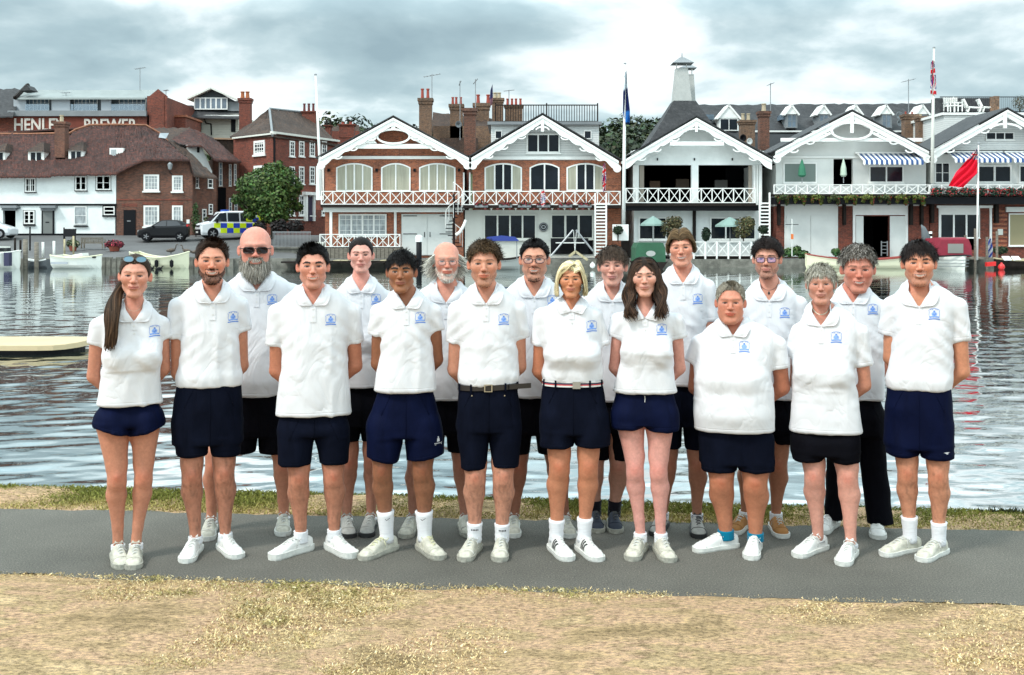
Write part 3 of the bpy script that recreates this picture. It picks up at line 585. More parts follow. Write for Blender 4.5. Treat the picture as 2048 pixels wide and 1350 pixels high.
# ---- boathouse with terrace on its roof (brick)
B_ = Fc('boathouse', 925, 70, 1243, 70, 'brick boathouse with dark arched doors and a railed roof terrace above its gable', 'boathouse', G_BH)
f = B_; f.wall(945, 1242, 318, 516, BRICK_O, 12)
b = MB(); f.poly(b, [(965, 320), (1222, 320), (1222, 312), (1085, 243), (965, 312)], -.06, .1); f.add(b, 'gable_boarding', BOARD)
f.window(1053, 1120, 267, 306, cols=3, rows=1, d=-.16, fw=3, sill=True); f.part('tie_beam', WHITE, 950, 1225, 313, 319, -.14, -.065)
for w in ((969, 1044, 4), (1059, 1119, 2), (1133, 1209, 4)): f.window(w[0], w[1], 326, 382, cols=w[2], rows=1, arch=9, glass=[CURT, GLASS, GLASS, CURT] if w[2] == 4 else [GLASS], fw=3.0, mull=3.0, leaves=w[2], sill=False)
f.barge((1085, 233), (943, 318), amp=4); f.barge((1085, 233), (1237, 324), amp=4); roof_pair(f, (1085, 231), (940, 316), (1240, 322), -1.0, 5, SLATE)
b = MB(); u0, z0 = f.p(1085, 245, -1.1); b.box(u0-3*k, u0+3*k, -1.2, -1.08, z0-18*k, z0+4*k); b.ring(u0, z0-15*k, 14*k, 8*k, 3*k, -1.16, -1.05, 0, 180, 10); f.add(b, 'gable_ornament', WHITE)
f.balcony(925, 1240, 382, 410, 14)
f.part('ground_storey', CREAM, 930, 1190, 420, 516, -.10, -.006)
f.window(967, 1073, 428, 479, cols=4, rows=1, leaves=4, d=-.2, glass=GLASS, fw=3, mull=3.2, frame=CREAM); f.window(1101, 1187, 428, 478, cols=3, rows=1, leaves=3, d=-.2, glass=GLASS, fw=3, mull=4, frame=CREAM)
b = MB(); f.box(b, 1104, 1186, 474, 508, -.16, -.105); f.add(b, 'dark_doorway', DARK)
b = MB(); u0, z0 = f.p(1087, 454, -.16); b.lathe([(.001, -.05), (9*k, -.05), (9*k, 0), (.001, 0)], (u0, -.16, z0), 20, 'y'); pl = f.add(b, 'round_plaque', BLACK); b = MB(); b.ring(u0, z0, 8*k, 8*k, 1.2*k, -.225, -.212, n=20); b.ring(u0, z0, 5*k, 4*k, 2*k, -.225, -.212, n=12); b.build('relief', METAL, pl)
for i in range(18):
    px = 967+i*12.2; b = MB(); f.poly(b, [(px, 415), (px+7, 415), (px+3.5, 421)], -1.16, -1.14); f.add(b, 'bunting_flag', CREAM if i % 2 else mat('bunting_red', (.4, .12, .12), .8))
# attic and railed terrace
f.part('attic', BOARD, 982, 1198, 248, 300, 2.5, 9); f.part('attic_roof', LEAD, 975, 1204, 243, 249, 2.2, 9.2)
for (x0, x1) in ((990, 1004), (1168, 1183)): f.window(x0, x1, 261, 278, cols=1, rows=1, d=2.42, fw=1.5, sill=False)
b = MB(); 
for (yy) in (209, 242): f.box(b, 990, 1194, yy, yy+2.0, 2.4, 2.5)
tr = f.add(b, 'terrace_railing', DKWOOD)
for i in range(41): b = MB(); px = 990+i*5.1; f.box(b, px, px+(2.6 if i % 20 == 0 else 1.3), 206 if i % 20 == 0 else 210, 243, 2.41, 2.49); b.build('baluster', DKWOOD, tr)
# ---- white boathouse with the slate cowl
C_ = Fc('boathouse', 1245, 70, 1545, 70, 'white boathouse with a wide open dark lounge behind its balcony', 'boathouse', G_BH)
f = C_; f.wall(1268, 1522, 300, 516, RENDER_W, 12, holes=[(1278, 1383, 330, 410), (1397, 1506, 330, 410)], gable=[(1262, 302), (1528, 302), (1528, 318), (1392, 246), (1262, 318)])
for (x0, x1) in ((1266, 1277), (1508, 1511), (1513, 1516), (1518, 1524)): f.part('folding_door', WHITE, x0, x1, 330, 410, -.1, -.005)
for (x0, x1) in ((1279, 1288), (1497, 1505)): f.part('curtain', mat('beige_curtain', (.35, .30, .25), .9), x0, x1, 331, 408, .32, .40)
b = MB(); f.box(b, 1300, 1320, 362, 376, 3.0, 3.6); f.add(b, 'armchair', mat('brown_leather', (.12, .06, .03), .6)); b = MB(); f.box(b, 1430, 1455, 360, 376, 3.2, 3.6); f.add(b, 'side_table', mat('grey_wood', (.12, .12, .11), .6)); b = MB(); f.box(b, 1352, 1378, 358, 376, 3.1, 3.5); f.add(b, 'armchair', mat('brown_leather2', (.08, .05, .03), .6))
f.barge((1392, 238), (1248, 322), amp=3, ring=False); f.barge((1392, 238), (1543, 322), amp=3, ring=False); roof_pair(f, (1392, 236), (1246, 320), (1545, 320), -1.0, 5, SLATE)
f.part('tie_beam', WHITE, 1340, 1448, 283, 291, -1.1, -.98); b = MB(); u0, z0 = f.p(1392, 248, -1.0); b.box(u0-2.5*k, u0+2.5*k, -1.2, -1.1, z0-16*k, z0+2*k); b.ring(u0, z0-34*k, 44*k, 26*k, 3*k, -1.14, -1.02, 20, 160, 16); f.add(b, 'gable_ornament', WHITE)
for px in (1315, 1389, 1465): f.part('wall_lamp', BLACK, px-1.2, px+1.2, 316, 321, -.08, -.005)
f.balcony(1252, 1510, 376, 406, 12, style='x'); f.part('deck_beam', BLACK, 1248, 1520, 410, 421, -1.1, -.1)
f.window(1277, 1362, 434, 480, cols=3, rows=1, leaves=3, glass=GLASS, fw=3, mull=3, d=-.1); f.window(1420, 1512, 434, 480, cols=3, rows=1, leaves=3, glass=GLASS, fw=3, mull=3, d=-.1)
f.part('post', DKWOOD, 1386, 1392, 420, 500, -.2, -.01)
# white stairs
for (x0, x1, yt, yb, lb) in ((1189, 1214, 406, 512, 0), (1518, 1541, 405, 482, 0)):
    b = MB(); f.box(b, x0, x0+3, yt-20, yb, -1.9, -1.8); f.box(b, x1-3, x1, yt-20, yb, -1.9, -1.8); s_ = f.add(b, 'stair', WHITE)
    n = int((yb-yt)/6.6)
    for i in range(n): y_ = yt+(yb-yt)*i/n; q = MB(); f.box(q, x0+3, x1-3, y_, y_+3.0, -1.88, -1.6); q.build('tread', WHITE, s_)
f.balcony(1340, 1503, 483, 512, 7, d=-3.0, style='x', deck=3)
for i in range(8): f.part('post', WHITE, 1340+i*23.0, 1343.4+i*23.0, 484, 528, -3.1, -3.02)
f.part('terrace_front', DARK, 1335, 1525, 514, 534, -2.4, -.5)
# slate pyramid and cowls
cr = empty('roof_cowl', (PX(1366, 78), 78, PZ(290, 78)), 0, 'white tapering roof cowl with a pointed cap on its slate pyramid', 'cowl')
k8 = 78/F; b = MB(); 
def frus(mb, x0, x1, yb, X0, X1, yt, Y, dp0, dp1, cx_, cyb):
    v = [(PX(x0, Y)-cx_, -dp0/2, PZ(yb, Y)-cyb), (PX(x1, Y)-cx_, -dp0/2, PZ(yb, Y)-cyb), (PX(x1, Y)-cx_, dp0/2, PZ(yb, Y)-cyb), (PX(x0, Y)-cx_, dp0/2, PZ(yb, Y)-cyb), (PX(X0, Y)-cx_, -dp1/2, PZ(yt, Y)-cyb), (PX(X1, Y)-cx_, -dp1/2, PZ(yt, Y)-cyb), (PX(X1, Y)-cx_, dp1/2, PZ(yt, Y)-cyb), (PX(X0, Y)-cx_, dp1/2, PZ(yt, Y)-cyb)]
    n = len(mb.v); mb.v += v
    for q in ((0,3,2,1),(4,5,6,7),(0,1,5,4),(1,2,6,5),(2,3,7,6),(3,0,4,7)): mb.f.append([n+i for i in q]); mb.m.append(mb.cm)
ox, oz = PX(1366, 78), PZ(290, 78)
frus(b, 1285, 1440, 296, 1322, 1408, 240, 78, 5.6, 3.2, ox, oz); frus(b, 1322, 1408, 240, 1344, 1388, 204, 78, 3.2, 1.6, ox, oz); b.build('slate_base', SLATE, cr)
b = MB(); frus(b, 1345, 1381, 206, 1351, 1374, 138, 78, 1.3, .85, ox, oz); b.build('cowl_body', mat('cowl_grey', (.40, .41, .39), .6, noise=(2, .1)), cr)
b = MB(); frus(b, 1343, 1385, 128, 1360, 1368, 115, 78, 1.5, .2, ox, oz); frus(b, 1363, 1365, 116, 1363.5, 1364.5, 106, 78, .1, .05, ox, oz); cp = b.build('cap', LEAD, cr); b = MB()
for px in (1352, 1372): frus(b, px, px+1.6, 140, px, px+1.6, 126, 78, .1, .1, ox, oz)
b.build('cap_post', WHITE, cp)
c2 = empty('roof_cowl', (PX(1382, 80), 80, PZ(215, 80)), 0, 'second shorter roof cowl half hidden behind the taller one', 'cowl'); ox, oz = PX(1382, 80), PZ(215, 80)
b = MB(); frus(b, 1372, 1389, 215, 1376, 1386, 150, 80, 1.2, .8, ox, oz); b.build('cowl_body', MATS['cowl_grey'], c2); b = MB(); frus(b, 1356, 1391, 138, 1374, 1380, 129, 80, 1.4, .2, ox, oz); b.build('cap', LEAD, c2)
b = MB(); frus(b, 1383, 1384.5, 151, 1383, 1384.5, 137, 80, .1, .1, ox, oz); b.build('cap_post', WHITE, c2)
# ---- cream boathouse with the open dark door
D_ = Fc('boathouse', 1548, 70, 1858, 70, 'pale boathouse with plants hanging from its balcony and an open dark boat door', 'boathouse', G_BH)
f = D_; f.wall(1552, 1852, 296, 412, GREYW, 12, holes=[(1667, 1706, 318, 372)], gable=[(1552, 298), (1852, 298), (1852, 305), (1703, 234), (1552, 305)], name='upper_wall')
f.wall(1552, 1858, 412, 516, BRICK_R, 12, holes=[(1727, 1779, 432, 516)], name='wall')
f.window(1567, 1634, 325, 366, cols=1, rows=1, glass=mat('grey_green_blind', (.16, .20, .18), .5), fw=2.5); f.window(1738, 1808, 331, 366, cols=2, rows=1, leaves=2, fw=3)
f.part('tie_beam', WHITE, 1562, 1845, 276, 283, -1.1, -.98); f.part('tie_beam', WHITE, 1560, 1848, 312, 316, -.1, -.005)
f.barge((1703, 226), (1550, 305), amp=1, sc=3, ring=True); f.barge((1703, 226), (1856, 305), amp=1, sc=3, ring=True); roof_pair(f, (1703, 224), (1546, 306), (1858, 306), -1.0, 5, SLATE)
b = MB(); u0, z0 = f.p(1703, 262, -1.1); b.ring(u0, z0, 42*k, 19*k, 4.5*k, -1.2, -1.06, n=28); b.box(u0-3*k, u0+3*k, -1.24, -1.1, z0-4*k, z0+34*k); b.bar((u0-42*k, -1.12, z0-4*k), (u0-66*k, -1.12, z0-16*k), 5*k, .08); b.bar((u0+42*k, -1.12, z0-4*k), (u0+66*k, -1.12, z0-16*k), 5*k, .08)
f.add(b, 'gable_ornament', WHITE)
f.balcony(1548, 1858, 369, 388, 14, style='x', deck=4); f.part('deck_beam', BLACK, 1550, 1858, 394, 408, -1.15, -.1)
b = MB(); f.box(b, 1569, 1676, 411, 514, -.06, -.003); gs = f.add(b, 'door_surround', GREYW)
for (x0, x1) in ((1573, 1621), (1622, 1672)): f.part('boat_door', GREYW, x0, x1, 431, 513, -.11, -.065, gs)
b = MB(); f.box(b, 1706, 1816, 411, 430, -.08, -.003); f.box(b, 1706, 1711, 430, 516, -.08, -.003); f.box(b, 1811, 1816, 430, 516, -.08, -.003); f.add(b, 'door_frame', WHITE)
f.part('boat_door', GREYW, 1712, 1727, 432, 514, -.05, -.003); f.part('boat_door', GREYW, 1780, 1811, 432, 514, -.05, -.003)
for px in (1559, 1690, 1824, 1845): f.part('bracket', DKWOOD, px-2.5, px+2.5, 408, 450, -.35, -.01)
b = MB(); f.box(b, 1762, 1764, 482, 512, -.4, -.34); f.box(b, 1774, 1776, 482, 512, -.4, -.34)
for y_ in (484, 491, 498, 505): f.box(b, 1764, 1774, y_, y_+1.5, -.39, -.35)
ld = b; o = ld.build('ladder', METAL, None); o.matrix_basis = f.M.copy(); tag(o, 'small metal step ladder standing in the dark open doorway', 'ladder')
# ---- last boathouse at the right
E_ = Fc('boathouse', 1860, 70, 2160, 70, 'white boarded boathouse at the right edge with small gable windows', 'boathouse', G_BH)
f = E_; f.wall(1862, 2160, 300, 400, GREYW, 12, name='upper_wall'); b = MB(); f.poly(b, [(1872, 300), (2155, 300), (2155, 308), (2013, 230), (1872, 308)], -.06, .1); f.add(b, 'gable_boarding', BOARD)
f.wall(1860, 2160, 400, 516, BRICK_R, 12, holes=[(1880, 1954, 424, 500)])
f.window(1972, 2029, 264, 280, cols=3, rows=1, d=-.14, fw=2); f.window(1870, 1900, 325, 366, cols=2, rows=2, fw=2); f.window(1955, 2024, 330, 366, cols=2, rows=1, fw=3.5, mull=4); f.window(2038, 2100, 330, 366, cols=2, rows=1, fw=3)
f.barge((2013, 222), (1862, 306), amp=1, sc=3); f.barge((2013, 222), (2165, 306), amp=1, sc=3); roof_pair(f, (2013, 220), (1858, 306), (2170, 306), -1.0, 5, SLATE); f.part('gable_ornament', WHITE, 2008, 2014, 224, 256, -1.25, -1.1)
b = MB(); u0, z0 = f.p(2011, 262, -1.1); b.ring(u0, z0, 34*k, 16*k, 4*k, -1.16, -1.05, 15, 165, 18); f.add(b, 'arched_brace', WHITE)
f.balcony(1860, 2160, 369, 388, 13, style='x', deck=4); f.part('deck_beam', BLACK, 1858, 2160, 394, 408, -1.15, -.1)
b = MB(); f.box(b, 1874, 1986, 411, 416, -.15, -.003); f.box(b, 1878, 1881, 416, 476, -.12, -.003); f.box(b, 1980, 1984, 416, 500, -.12, -.003); f.box(b, 1881, 1960, 416, 428, -.06, -.003); f.add(b, 'window_surround', WHITE)
f.window(1881, 1960, 428, 476, cols=3, rows=1, leaves=3, d=-.1, fw=1.5, mull=3.2); f.window(2018, 2110, 427, 492, cols=2, rows=1, glass=[mat('yellowish_curtain', (.30, .26, .15), .8), GLASS], fw=2, mull=1.5); f.part('blind_box', GREYW, 2013, 2110, 414, 424, -.2, -.01)
for px in (1866, 1995): f.part('bracket', DKWOOD, px-3, px+3, 408, 446, -.35, -.01)
f.part('notice', CREAM, 1996, 2006, 458, 470, -.04, -.004)
for i in range(10): f.part('brick_course', BRICK_O, 1985, 2014, 420+i*8.6, 424+i*8.6, -.016, -.002)
# ---- slate terrace with dormers behind the right boathouses
T_ = Fc('terrace_house', 1360, 96, 1960, 96, 'long dark slate roofed terrace with a row of white gabled dormers', 'building')
f = T_; f.wall(1372, 1948, 268, 420, mat('dark_slate_cladding', (.055, .06, .065), .7, noise=(.5, .3)), 10); roofsheet('roof', [(1372, 270, 96), (1948, 270, 96)], [(1380, 210, 101), (1948, 206, 101)], SLATE, f.root, .04, 60, 8, 5)
def dormer(x0, x1, yt, ym, yb, white=0):
    b = MB(); f.box(b, x0, x1, ym, yb, .4, 2.5); dm = f.add(b, 'dormer', WHITE if white else LEAD); c = (x0+x1)/2
    q = MB(); f.poly(q, [(x0-1, ym), (x1+1, ym), (c, yt+3)], .3, 2.4); q.build('dormer_gable', WHITE, dm)
    for e in (x0-4, x1+4): q = MB(); a1 = f.p(c, yt, .2); a2 = f.p(e, ym+2, .2); q.bar((a1[0], 1.2, a1[1]), (a2[0], 1.2, a2[1]), .15, 2.0); q.build('dormer_edge', WHITE, dm)
    f.window(x0+2, x1-2, ym+1, yb-1, cols=2, rows=1 if white else 2, d=.33, fw=1.2, glass=GLASSB if not white else GLASS, frame=LEAD if not white else WHITE, sill=False, parent=None)
dormer(1438, 1478, 210, 236, 262, 1)
for c in (1584, 1648, 1712, 1773, 1846): dormer(c-11, c+11, 210, 228, 256)
f.part('gutter', GREYW, 1500, 1948, 261, 264, -.1, .3)
for (x0, x1) in ((1408, 1428), (1562, 1576), (1900, 1915)): f.part('skylight', GLASSB, x0, x1, 229, 239, 1.0, 2.4)
chimney(1520, 1539, 222, 300, 84, BRICK_B, [1530], 'brick chimney with one cream pot against the slate roof', potm=POTCREAM, ph=16, pw=9)
chimney(1482, 1510, 240, 300, 82, BRICK_OLD, [1488, 1499], 'wide brick chimney with two cream pots beside the taller one', potm=POTCREAM, ph=14, pw=7)
chimney(1810, 1835, 228, 300, 84, BRICK_OLD, [1815, 1828], 'weathered brick chimney behind the gable of the pale boathouse', ph=6, pw=4); chimney(1838, 1852, 232, 300, 82, BRICK_OLD, [1845], 'narrow crumbling brick stack right of the flagged gable', ph=5, pw=5, potm=POTCREAM)
f2 = Fc('rooftop_terrace', 1880, 78, 2160, 78, 'white rooftop terrace box carrying plastic garden chairs behind black railings', 'building'); f = f2
f.wall(1888, 2000, 229, 300, BOARD, 8); f.part('parapet', WHITE, 1884, 2160, 225, 230, -.1, 8); f.wall(1995, 2160, 229, 300, BOARD, 8)
b = MB()
for px in list(range(1882, 2048, 4)): f.box(b, px, px+.7, 194, 226, 2.0, 2.03)
f.box(b, 1880, 2100, 193, 194.6, 1.99, 2.04); f.box(b, 1880, 2100, 222, 223.5, 1.99, 2.04); rl = f.add(b, 'railing', BLACK); rl['kind'] = 'stuff'
f.part('chimney_stack', BRICK_OLD, 1988, 1999, 192, 226, 1.2, 1.9); f.part('side_roof', SLATE, 1872, 1990, 196, 222, 6, 7)
# stacks behind the brick boathouses
G_CH = 'brick chimneys behind the boathouses'
chimney(838, 863, 196, 280, 86, BRICK_OLD, [844, 855], 'tall yellowish brick stack with two slim red pots left of the roof terrace', ph=20, pw=6)
chimney(900, 925, 208, 290, 88, BRICK_OLD, [905, 912, 921], 'brick stack with three short red pots beside the aerial mast', ph=15, pw=5)
chimney(948, 978, 206, 300, 90, BRICK_OLD, [956, 976], 'broad dark brick stack left of the terrace railing', ph=18, pw=7); chimney(984, 1006, 196, 260, 92, BRICK_OLD, [990, 998], 'stubby brick stack with broken pots behind the railing', ph=12, pw=8, potm=POTCREAM)
chimney(1010, 1045, 210, 250, 94, BRICK_OLD, [1015, 1024, 1032, 1041], 'low brick stack with a row of four red pots', ph=14, pw=5); chimney(928, 951, 216, 310, 80, BRICK_B, [], 'red brick stack rising between the two brick boathouses')
G4 = 'old brick houses seen between the gables'
hb = Fc('town_house', 850, 88, 960, 88, 'old brown brick house wall and tiled roof between the two brick boathouses', 'house'); hb.wall(866, 985, 252, 340, BRICK_OLD, 6); roofsheet('roof', [(862, 262, 88), (990, 250, 88)], [(866, 225, 91), (985, 236, 91)], TILE_B, hb.root, .05, 20, 6, 8); hb.part('lower_roof', TILE_B, 880, 955, 276, 330, -1.5, -.3)
hb = Fc('town_house', 650, 100, 725, 100, 'distant brown roofed house beside the leaning flagpole', 'house'); hb.wall(655, 718, 262, 330, BRICK_R, 6); roofsheet('roof', [(650, 275, 100), (722, 285, 100)], [(655, 254, 103), (718, 250, 103)], TILE_B, hb.root, .05, 16, 5, 9)
chimney(678, 708, 248, 275, 97, BRICK_R, [684, 700], 'squat brick stack low against the wooded hill', ph=5, pw=6); chimney(650, 661, 250, 275, 97, BRICK_R, [652, 659], 'small distant stack with two dark pots next to the flagpole', ph=12, pw=4, potm=DKWOOD)
# ---------------------------------------------------------------- left bank houses
W_ = Fc('cottage', -60, 80, 232, 80, 'white rendered cottage with black sills and a jettied upper floor', 'cottage')
f = W_; f.wall(-60, 232, 349, 409, RENDER_W, 6, name='upper_wall'); f.wall(-60, 230, 408, 472, RENDER_W, 6, name='wall', holes=[(6, 31, 415, 471)]); 
for (w) in ((50, 71, 356, 384, 4, 1), (150, 173, 352, 381, 2, 1), (192, 221, 351, 380, 2, 1)):
    f.part('sill', BLACK, w[0]-1.5, w[1]+1.5, w[3], w[3]+1.6, -.12, 0); f.part('frame', BLACK, w[0]-1, w[1]+1, w[2]-1, w[3], -.03, -.004); f.window(w[0], w[1], w[2], w[3], cols=w[4], rows=2, leaves=2, fw=2.4, mull=2.6, sill=False, glass=GLASS if w[4] == 4 else NET)
f.part('frame', BLACK, 46, 70, 420, 449, -.03, -.004); f.window(47, 69, 421, 448, cols=2, rows=3, leaves=2, fw=2.6, mull=3, sill=False); f.window(148, 173, 413, 449, cols=1, rows=2, fw=1.6, sill=False, glass=NET); f.part('frame', BLACK, 205, 231, 411, 432, -.03, -.004); f.window(207, 229, 413, 430, cols=1, rows=2, fw=2, bar=2, sill=False, glass=mat('navy_glass', (.01, .014, .05), .1))
for s_ in ((46, 70, 449), (147, 175, 451), (204, 231, 431)): f.part('sill', BLACK, s_[0], s_[1], s_[2], s_[2]+2.5, -.14, 0)
f.part('jetty_shadow_strip', BLACK, -60, 232, 407.5, 411, -.10, -.004); f.part('plinth', BLACK, -60, 229, 467, 472, -.06, -.002)  # black strip painted in as the shadow line under the jettied floor; black plinth
for (x0, x1, m_) in ((81, 109, GREYP), (3, 32, None)):
    b = MB(); f.box(b, x0-2, x1+1, 411, 416, -.5, 0); f.box(b, x0, x1-1, 416, 421, -.3, 0); f.add(b, 'door_hood', LEAD)
    if m_: d_ = f.part('door', m_, x0+4, x1-4, 422, 468, -.06, 0); q = MB(); f.box(q, x0+10, x0+17, 443.5, 445.5, -.08, -.06); q.build('letter_plate', BLACK, d_); f.part('door_jamb', BLACK, x0+2, x0+4, 421, 469, -.09, 0); f.part('door_jamb', BLACK, x1-4, x1-1, 421, 469, -.09, 0)
f.part('plaque', LEAD, 34, 41, 414, 418, -.03, 0)
rfA = roofsheet('roof', [(-90, 353, 79.4), (100, 352, 79.4), (102, 349, 79.4), (234, 347, 79.4)], [(-90, 268, 85), (140, 267, 85), (152, 260, 85), (180, 251, 85), (234, 250, 85)], TILE, f.root, .05, 130, 22, 2)
roofsheet('roof', [(-90, 268, 85.02), (234, 250, 85.02)], [(-90, 400, 90), (234, 400, 90)], TILE, f.root, .03, 10, 4, 2); b = MB(); b.tube([P(px, py, 85) for px, py in ((-90, 267), (60, 268), (140, 266), (152, 259), (180, 250), (234, 249))], .10, 6); wpart(b, 'ridge_tile', mat('ridge_tile', (.26, .11, .06), .8, noise=(4, .3)), f.root)
def tdormer(px, yt, yb, w, parent, m_=TILE_B):
    Yd = 81.6; b = MB(); k_ = Yd/F; x_, z0, z1 = PX(px, Yd), PZ(yb, Yd), PZ(yt, Yd); b.box(x_-w*k_, x_+w*k_, Yd, Yd+3, z0, z0+(z1-z0)*.55); dm = wpart(b, 'dormer', WHITE, parent)
    q = MB(); zt = z0+(z1-z0)*.5; q.face([(x_-w*k_*1.15, Yd-.2, zt), (x_+w*k_*1.15, Yd-.2, zt), (x_+w*k_*.3, Yd+1.0, z1), (x_-w*k_*.3, Yd+1.0, z1)]); q.face([(x_+w*k_*1.15, Yd-.2, zt), (x_+w*k_*1.15, Yd+3, zt), (x_+w*k_*.3, Yd+3, z1), (x_+w*k_*.3, Yd+1, z1)]); q.face([(x_-w*k_*1.15, Yd-.2, zt), (x_-w*k_*.3, Yd+1, z1), (x_-w*k_*.3, Yd+3, z1), (x_-w*k_*1.15, Yd+3, zt)]); q.build('dormer_roof', m_, dm)
    for sx in (-1, 1): q = MB(); q.box(x_+sx*w*k_*.36-w*k_*.27, x_+sx*w*k_*.36+w*k_*.27, Yd-.03, Yd-.004, z0+.12, z0+(z1-z0)*.46); q.build('pane', GLASS, dm)
tdormer(-2, 285, 323, 12, f.root); tdormer(72, 283, 324, 16, f.root); tdormer(152, 282, 321, 15, f.root)
b = MB(); Yd = 81.6; b.box(PX(219, Yd), PX(247, Yd), Yd, Yd+3, PZ(320, Yd), PZ(296, Yd)); db_ = wpart(b, 'dormer', WHITE, f.root); q = MB(); q.box(PX(222, Yd), PX(232, Yd), Yd-.03, Yd-.004, PZ(318, Yd), PZ(299, Yd)); q.build('pane', NET, db_)
chimney(109, 129, 243, 315, 81.5, BRICK_B, [119], '', ph=14, pw=8, potm=POTCREAM, parent=f.root)
# brick cottage
K_ = Fc('cottage', 232, 80, 386, 80, 'brown brick cottage with a curved eave, white sash windows and a black door', 'cottage')
f = K_; b = MB(); f.poly(b, [(233, 472), (385, 472), (385, 348), (378, 322), (292, 320), (262, 331), (233, 345)], 0, .3); f.add(b, 'wall', BRICK_B); f.part('side_wall', BRICK_B, 378, 385, 352, 472, .3, 5)
for w in ((287, 318, 349, 382, 4, 4), (344, 365, 351, 383, 3, 4), (287, 318, 411, 453, 4, 4), (344, 365, 411, 453, 3, 4)): f.window(w[0], w[1], w[2], w[3], cols=w[4], rows=w[5], leaves=1, fw=3.6, glass=NET, bar=.8, name='sash_window')
for w in ((285, 320, 404), (342, 367, 404), (244, 274, 407)): f.part('brick_lintel', BRICK_R, w[0], w[1], w[2], w[2]+6, -.02, -.001)
f.part('band', BRICK_R, 233, 384, 398, 400.5, -.03, -.001); d_ = f.part('door', BLACK, 247, 271, 420, 471, -.05, 0); q = MB(); f.box(q, 254, 261, 441, 443, -.07, -.05); q.build('letter_plate', METAL, d_); f.part('notice', WHITE, 373, 379, 439, 447, -.03, 0)
b = MB(); a1 = f.p(340, 340, -.5); b.tube([(a1[0], 0, a1[1]-.3), (a1[0], -.5, a1[1]-.2), (a1[0], -.5, a1[1])], .03, 6); lp = f.add(b, 'wall_lantern', BLACK); q = MB(); q.lathe([(.05, 0), (.14, .08), (.20, .42), (.05, .58)], (a1[0], -.5, a1[1]), 6); q.build('lantern_glass', mat('lantern_glass', (.25, .27, .28), .2), lp)
roofsheet('roof', [(232, 345, 79.4), (262, 330, 79.4), (290, 318, 79.4), (379, 319, 79.4), (388, 350, 79.4)], [(232, 250, 85), (270, 250, 85), (292, 251, 85), (318, 266, 85), (336, 283, 85)], TILE, f.root, .05, 90, 24, 3)
roofsheet('roof', [(379, 318, 79.5), (386, 350, 79.5), (436, 356, 81)], [(336, 282, 85), (352, 290, 85), (374, 298, 85)], TILE_B, f.root, .05, 30, 12, 4); b = MB(); q_ = [P(320, 266, 84.2), P(338, 266, 84.2), P(332, 277, 83.6), P(317, 275, 83.6)]; b.face(q_); wpart(b, 'skylight', mat('skylight_glass', (.25, .28, .3), .2), f.root)
b = MB(); b.tube([P(px, py, 84.9) for px, py in ((234, 249), (292, 250), (318, 265), (336, 282))], .08, 6); wpart(b, 'ridge_tile', MATS['ridge_tile'], f.root)
# lean-to and house with the white gable
N_ = Fc('cottage', 386, 81, 434, 83, 'narrow brown brick side cottage under a low tiled slope', 'cottage'); f = N_; f.wall(386, 433, 350, 472, BRICK_B, 4)
for w in ((391, 398, 350, 376), (416, 426, 350, 376), (418, 426, 408, 428), (405, 413, 418, 442)): f.window(w[0], w[1], w[2], w[3], cols=1, rows=3, fw=1.5)
R_ = Fc('town_house', 340, 86, 482, 88, 'dark brick house with a white rendered gable and a steep brown tiled roof', 'house'); f = R_; f.wall(425, 478, 318, 472, BRICK_B, 8); b = MB(); f.poly(b, [(372, 290), (402, 290), (424, 342), (424, 352), (390, 352)], -1.2, -1); f.add(b, 'gable', RENDER_W); f.part('gable_window', BLACK, 394, 399, 293, 305, -1.25, -1.2)
roofsheet('roof', [(372, 291, 85), (404, 291, 85), (430, 320, 85), (483, 322, 86.5)], [(344, 278, 88), (380, 256, 89), (400, 262, 89), (440, 285, 90)], TILE, f.root, .05, 40, 12, 6); roofsheet('roof', [(300, 266, 87), (372, 300, 87)], [(290, 257, 92), (380, 255, 92)], TILE_B, f.root, .05, 20, 6, 7)
for w in ((438, 445, 325, 372), (458, 463, 328, 372), (468, 473, 328, 370), (458, 464, 396, 430), (469, 475, 396, 430)): f.window(w[0], w[1], w[2], w[3], cols=1, rows=4, fw=1.3, glass=GLASSB)
f.part('dark_entrance', DARK, 436, 452, 375, 432, -.1, 0); f.part('parapet', mat('ridge_pale', (.4, .25, .16), .8), 425, 478, 276, 279, 3, 4); f.part('rear_wall', TILE_B, 425, 470, 278, 318, 3.2, 4)
# ---- brewery block with painted lettering
Br = Fc('brewery_building', -60, 95, 330, 95, 'old brick brewery with white painted capitals and glazed flats on its roof', 'building'); f = Br
f.wall(-60, 298, 230, 330, BRICK_R, 12); f.part('signband', mat('sign_band_red', (.16, .035, .02), .85, noise=(2, .2)), 27, 268, 233, 266, -.05, -.002); f.part('parapet_roof', LEAD, 15, 292, 221, 232, -.3, 1.2)
def letters(txt, px, py, hpx, fc, m, parent, d=-.09, wide=1.0):
    cu = bpy.data.curves.new('lettering', 'FONT'); cu.body = txt; cu.size = 1; cu.extrude = .02; cu.offset = .018; tmp = bpy.data.objects.new('tmp', cu); C.objects.link(tmp); bpy.context.view_layer.update()
    me = bpy.data.meshes.new_from_object(tmp.evaluated_get(bpy.context.evaluated_depsgraph_get())); bpy.data.objects.remove(tmp); me.materials.clear(); me.materials.append(m)
    u_, z_ = fc.p(px, py, d); k_ = 95/F; s_ = hpx*k_/.69; o = link('lettering', me, parent or fc.root); o.location = (u_, d, z_); o.rotation_euler = (math.radians(90), 0, 0); o.scale = (s_*wide, s_, s_); return o
LW = mat('painted_letter', (.62, .56, .50), .9, noise=(5, .15))
letters('HENLEY', 27, 261, 24, f, LW, None, wide=.80); letters('BREWER', 167, 262, 24, f, LW, None, wide=.80)
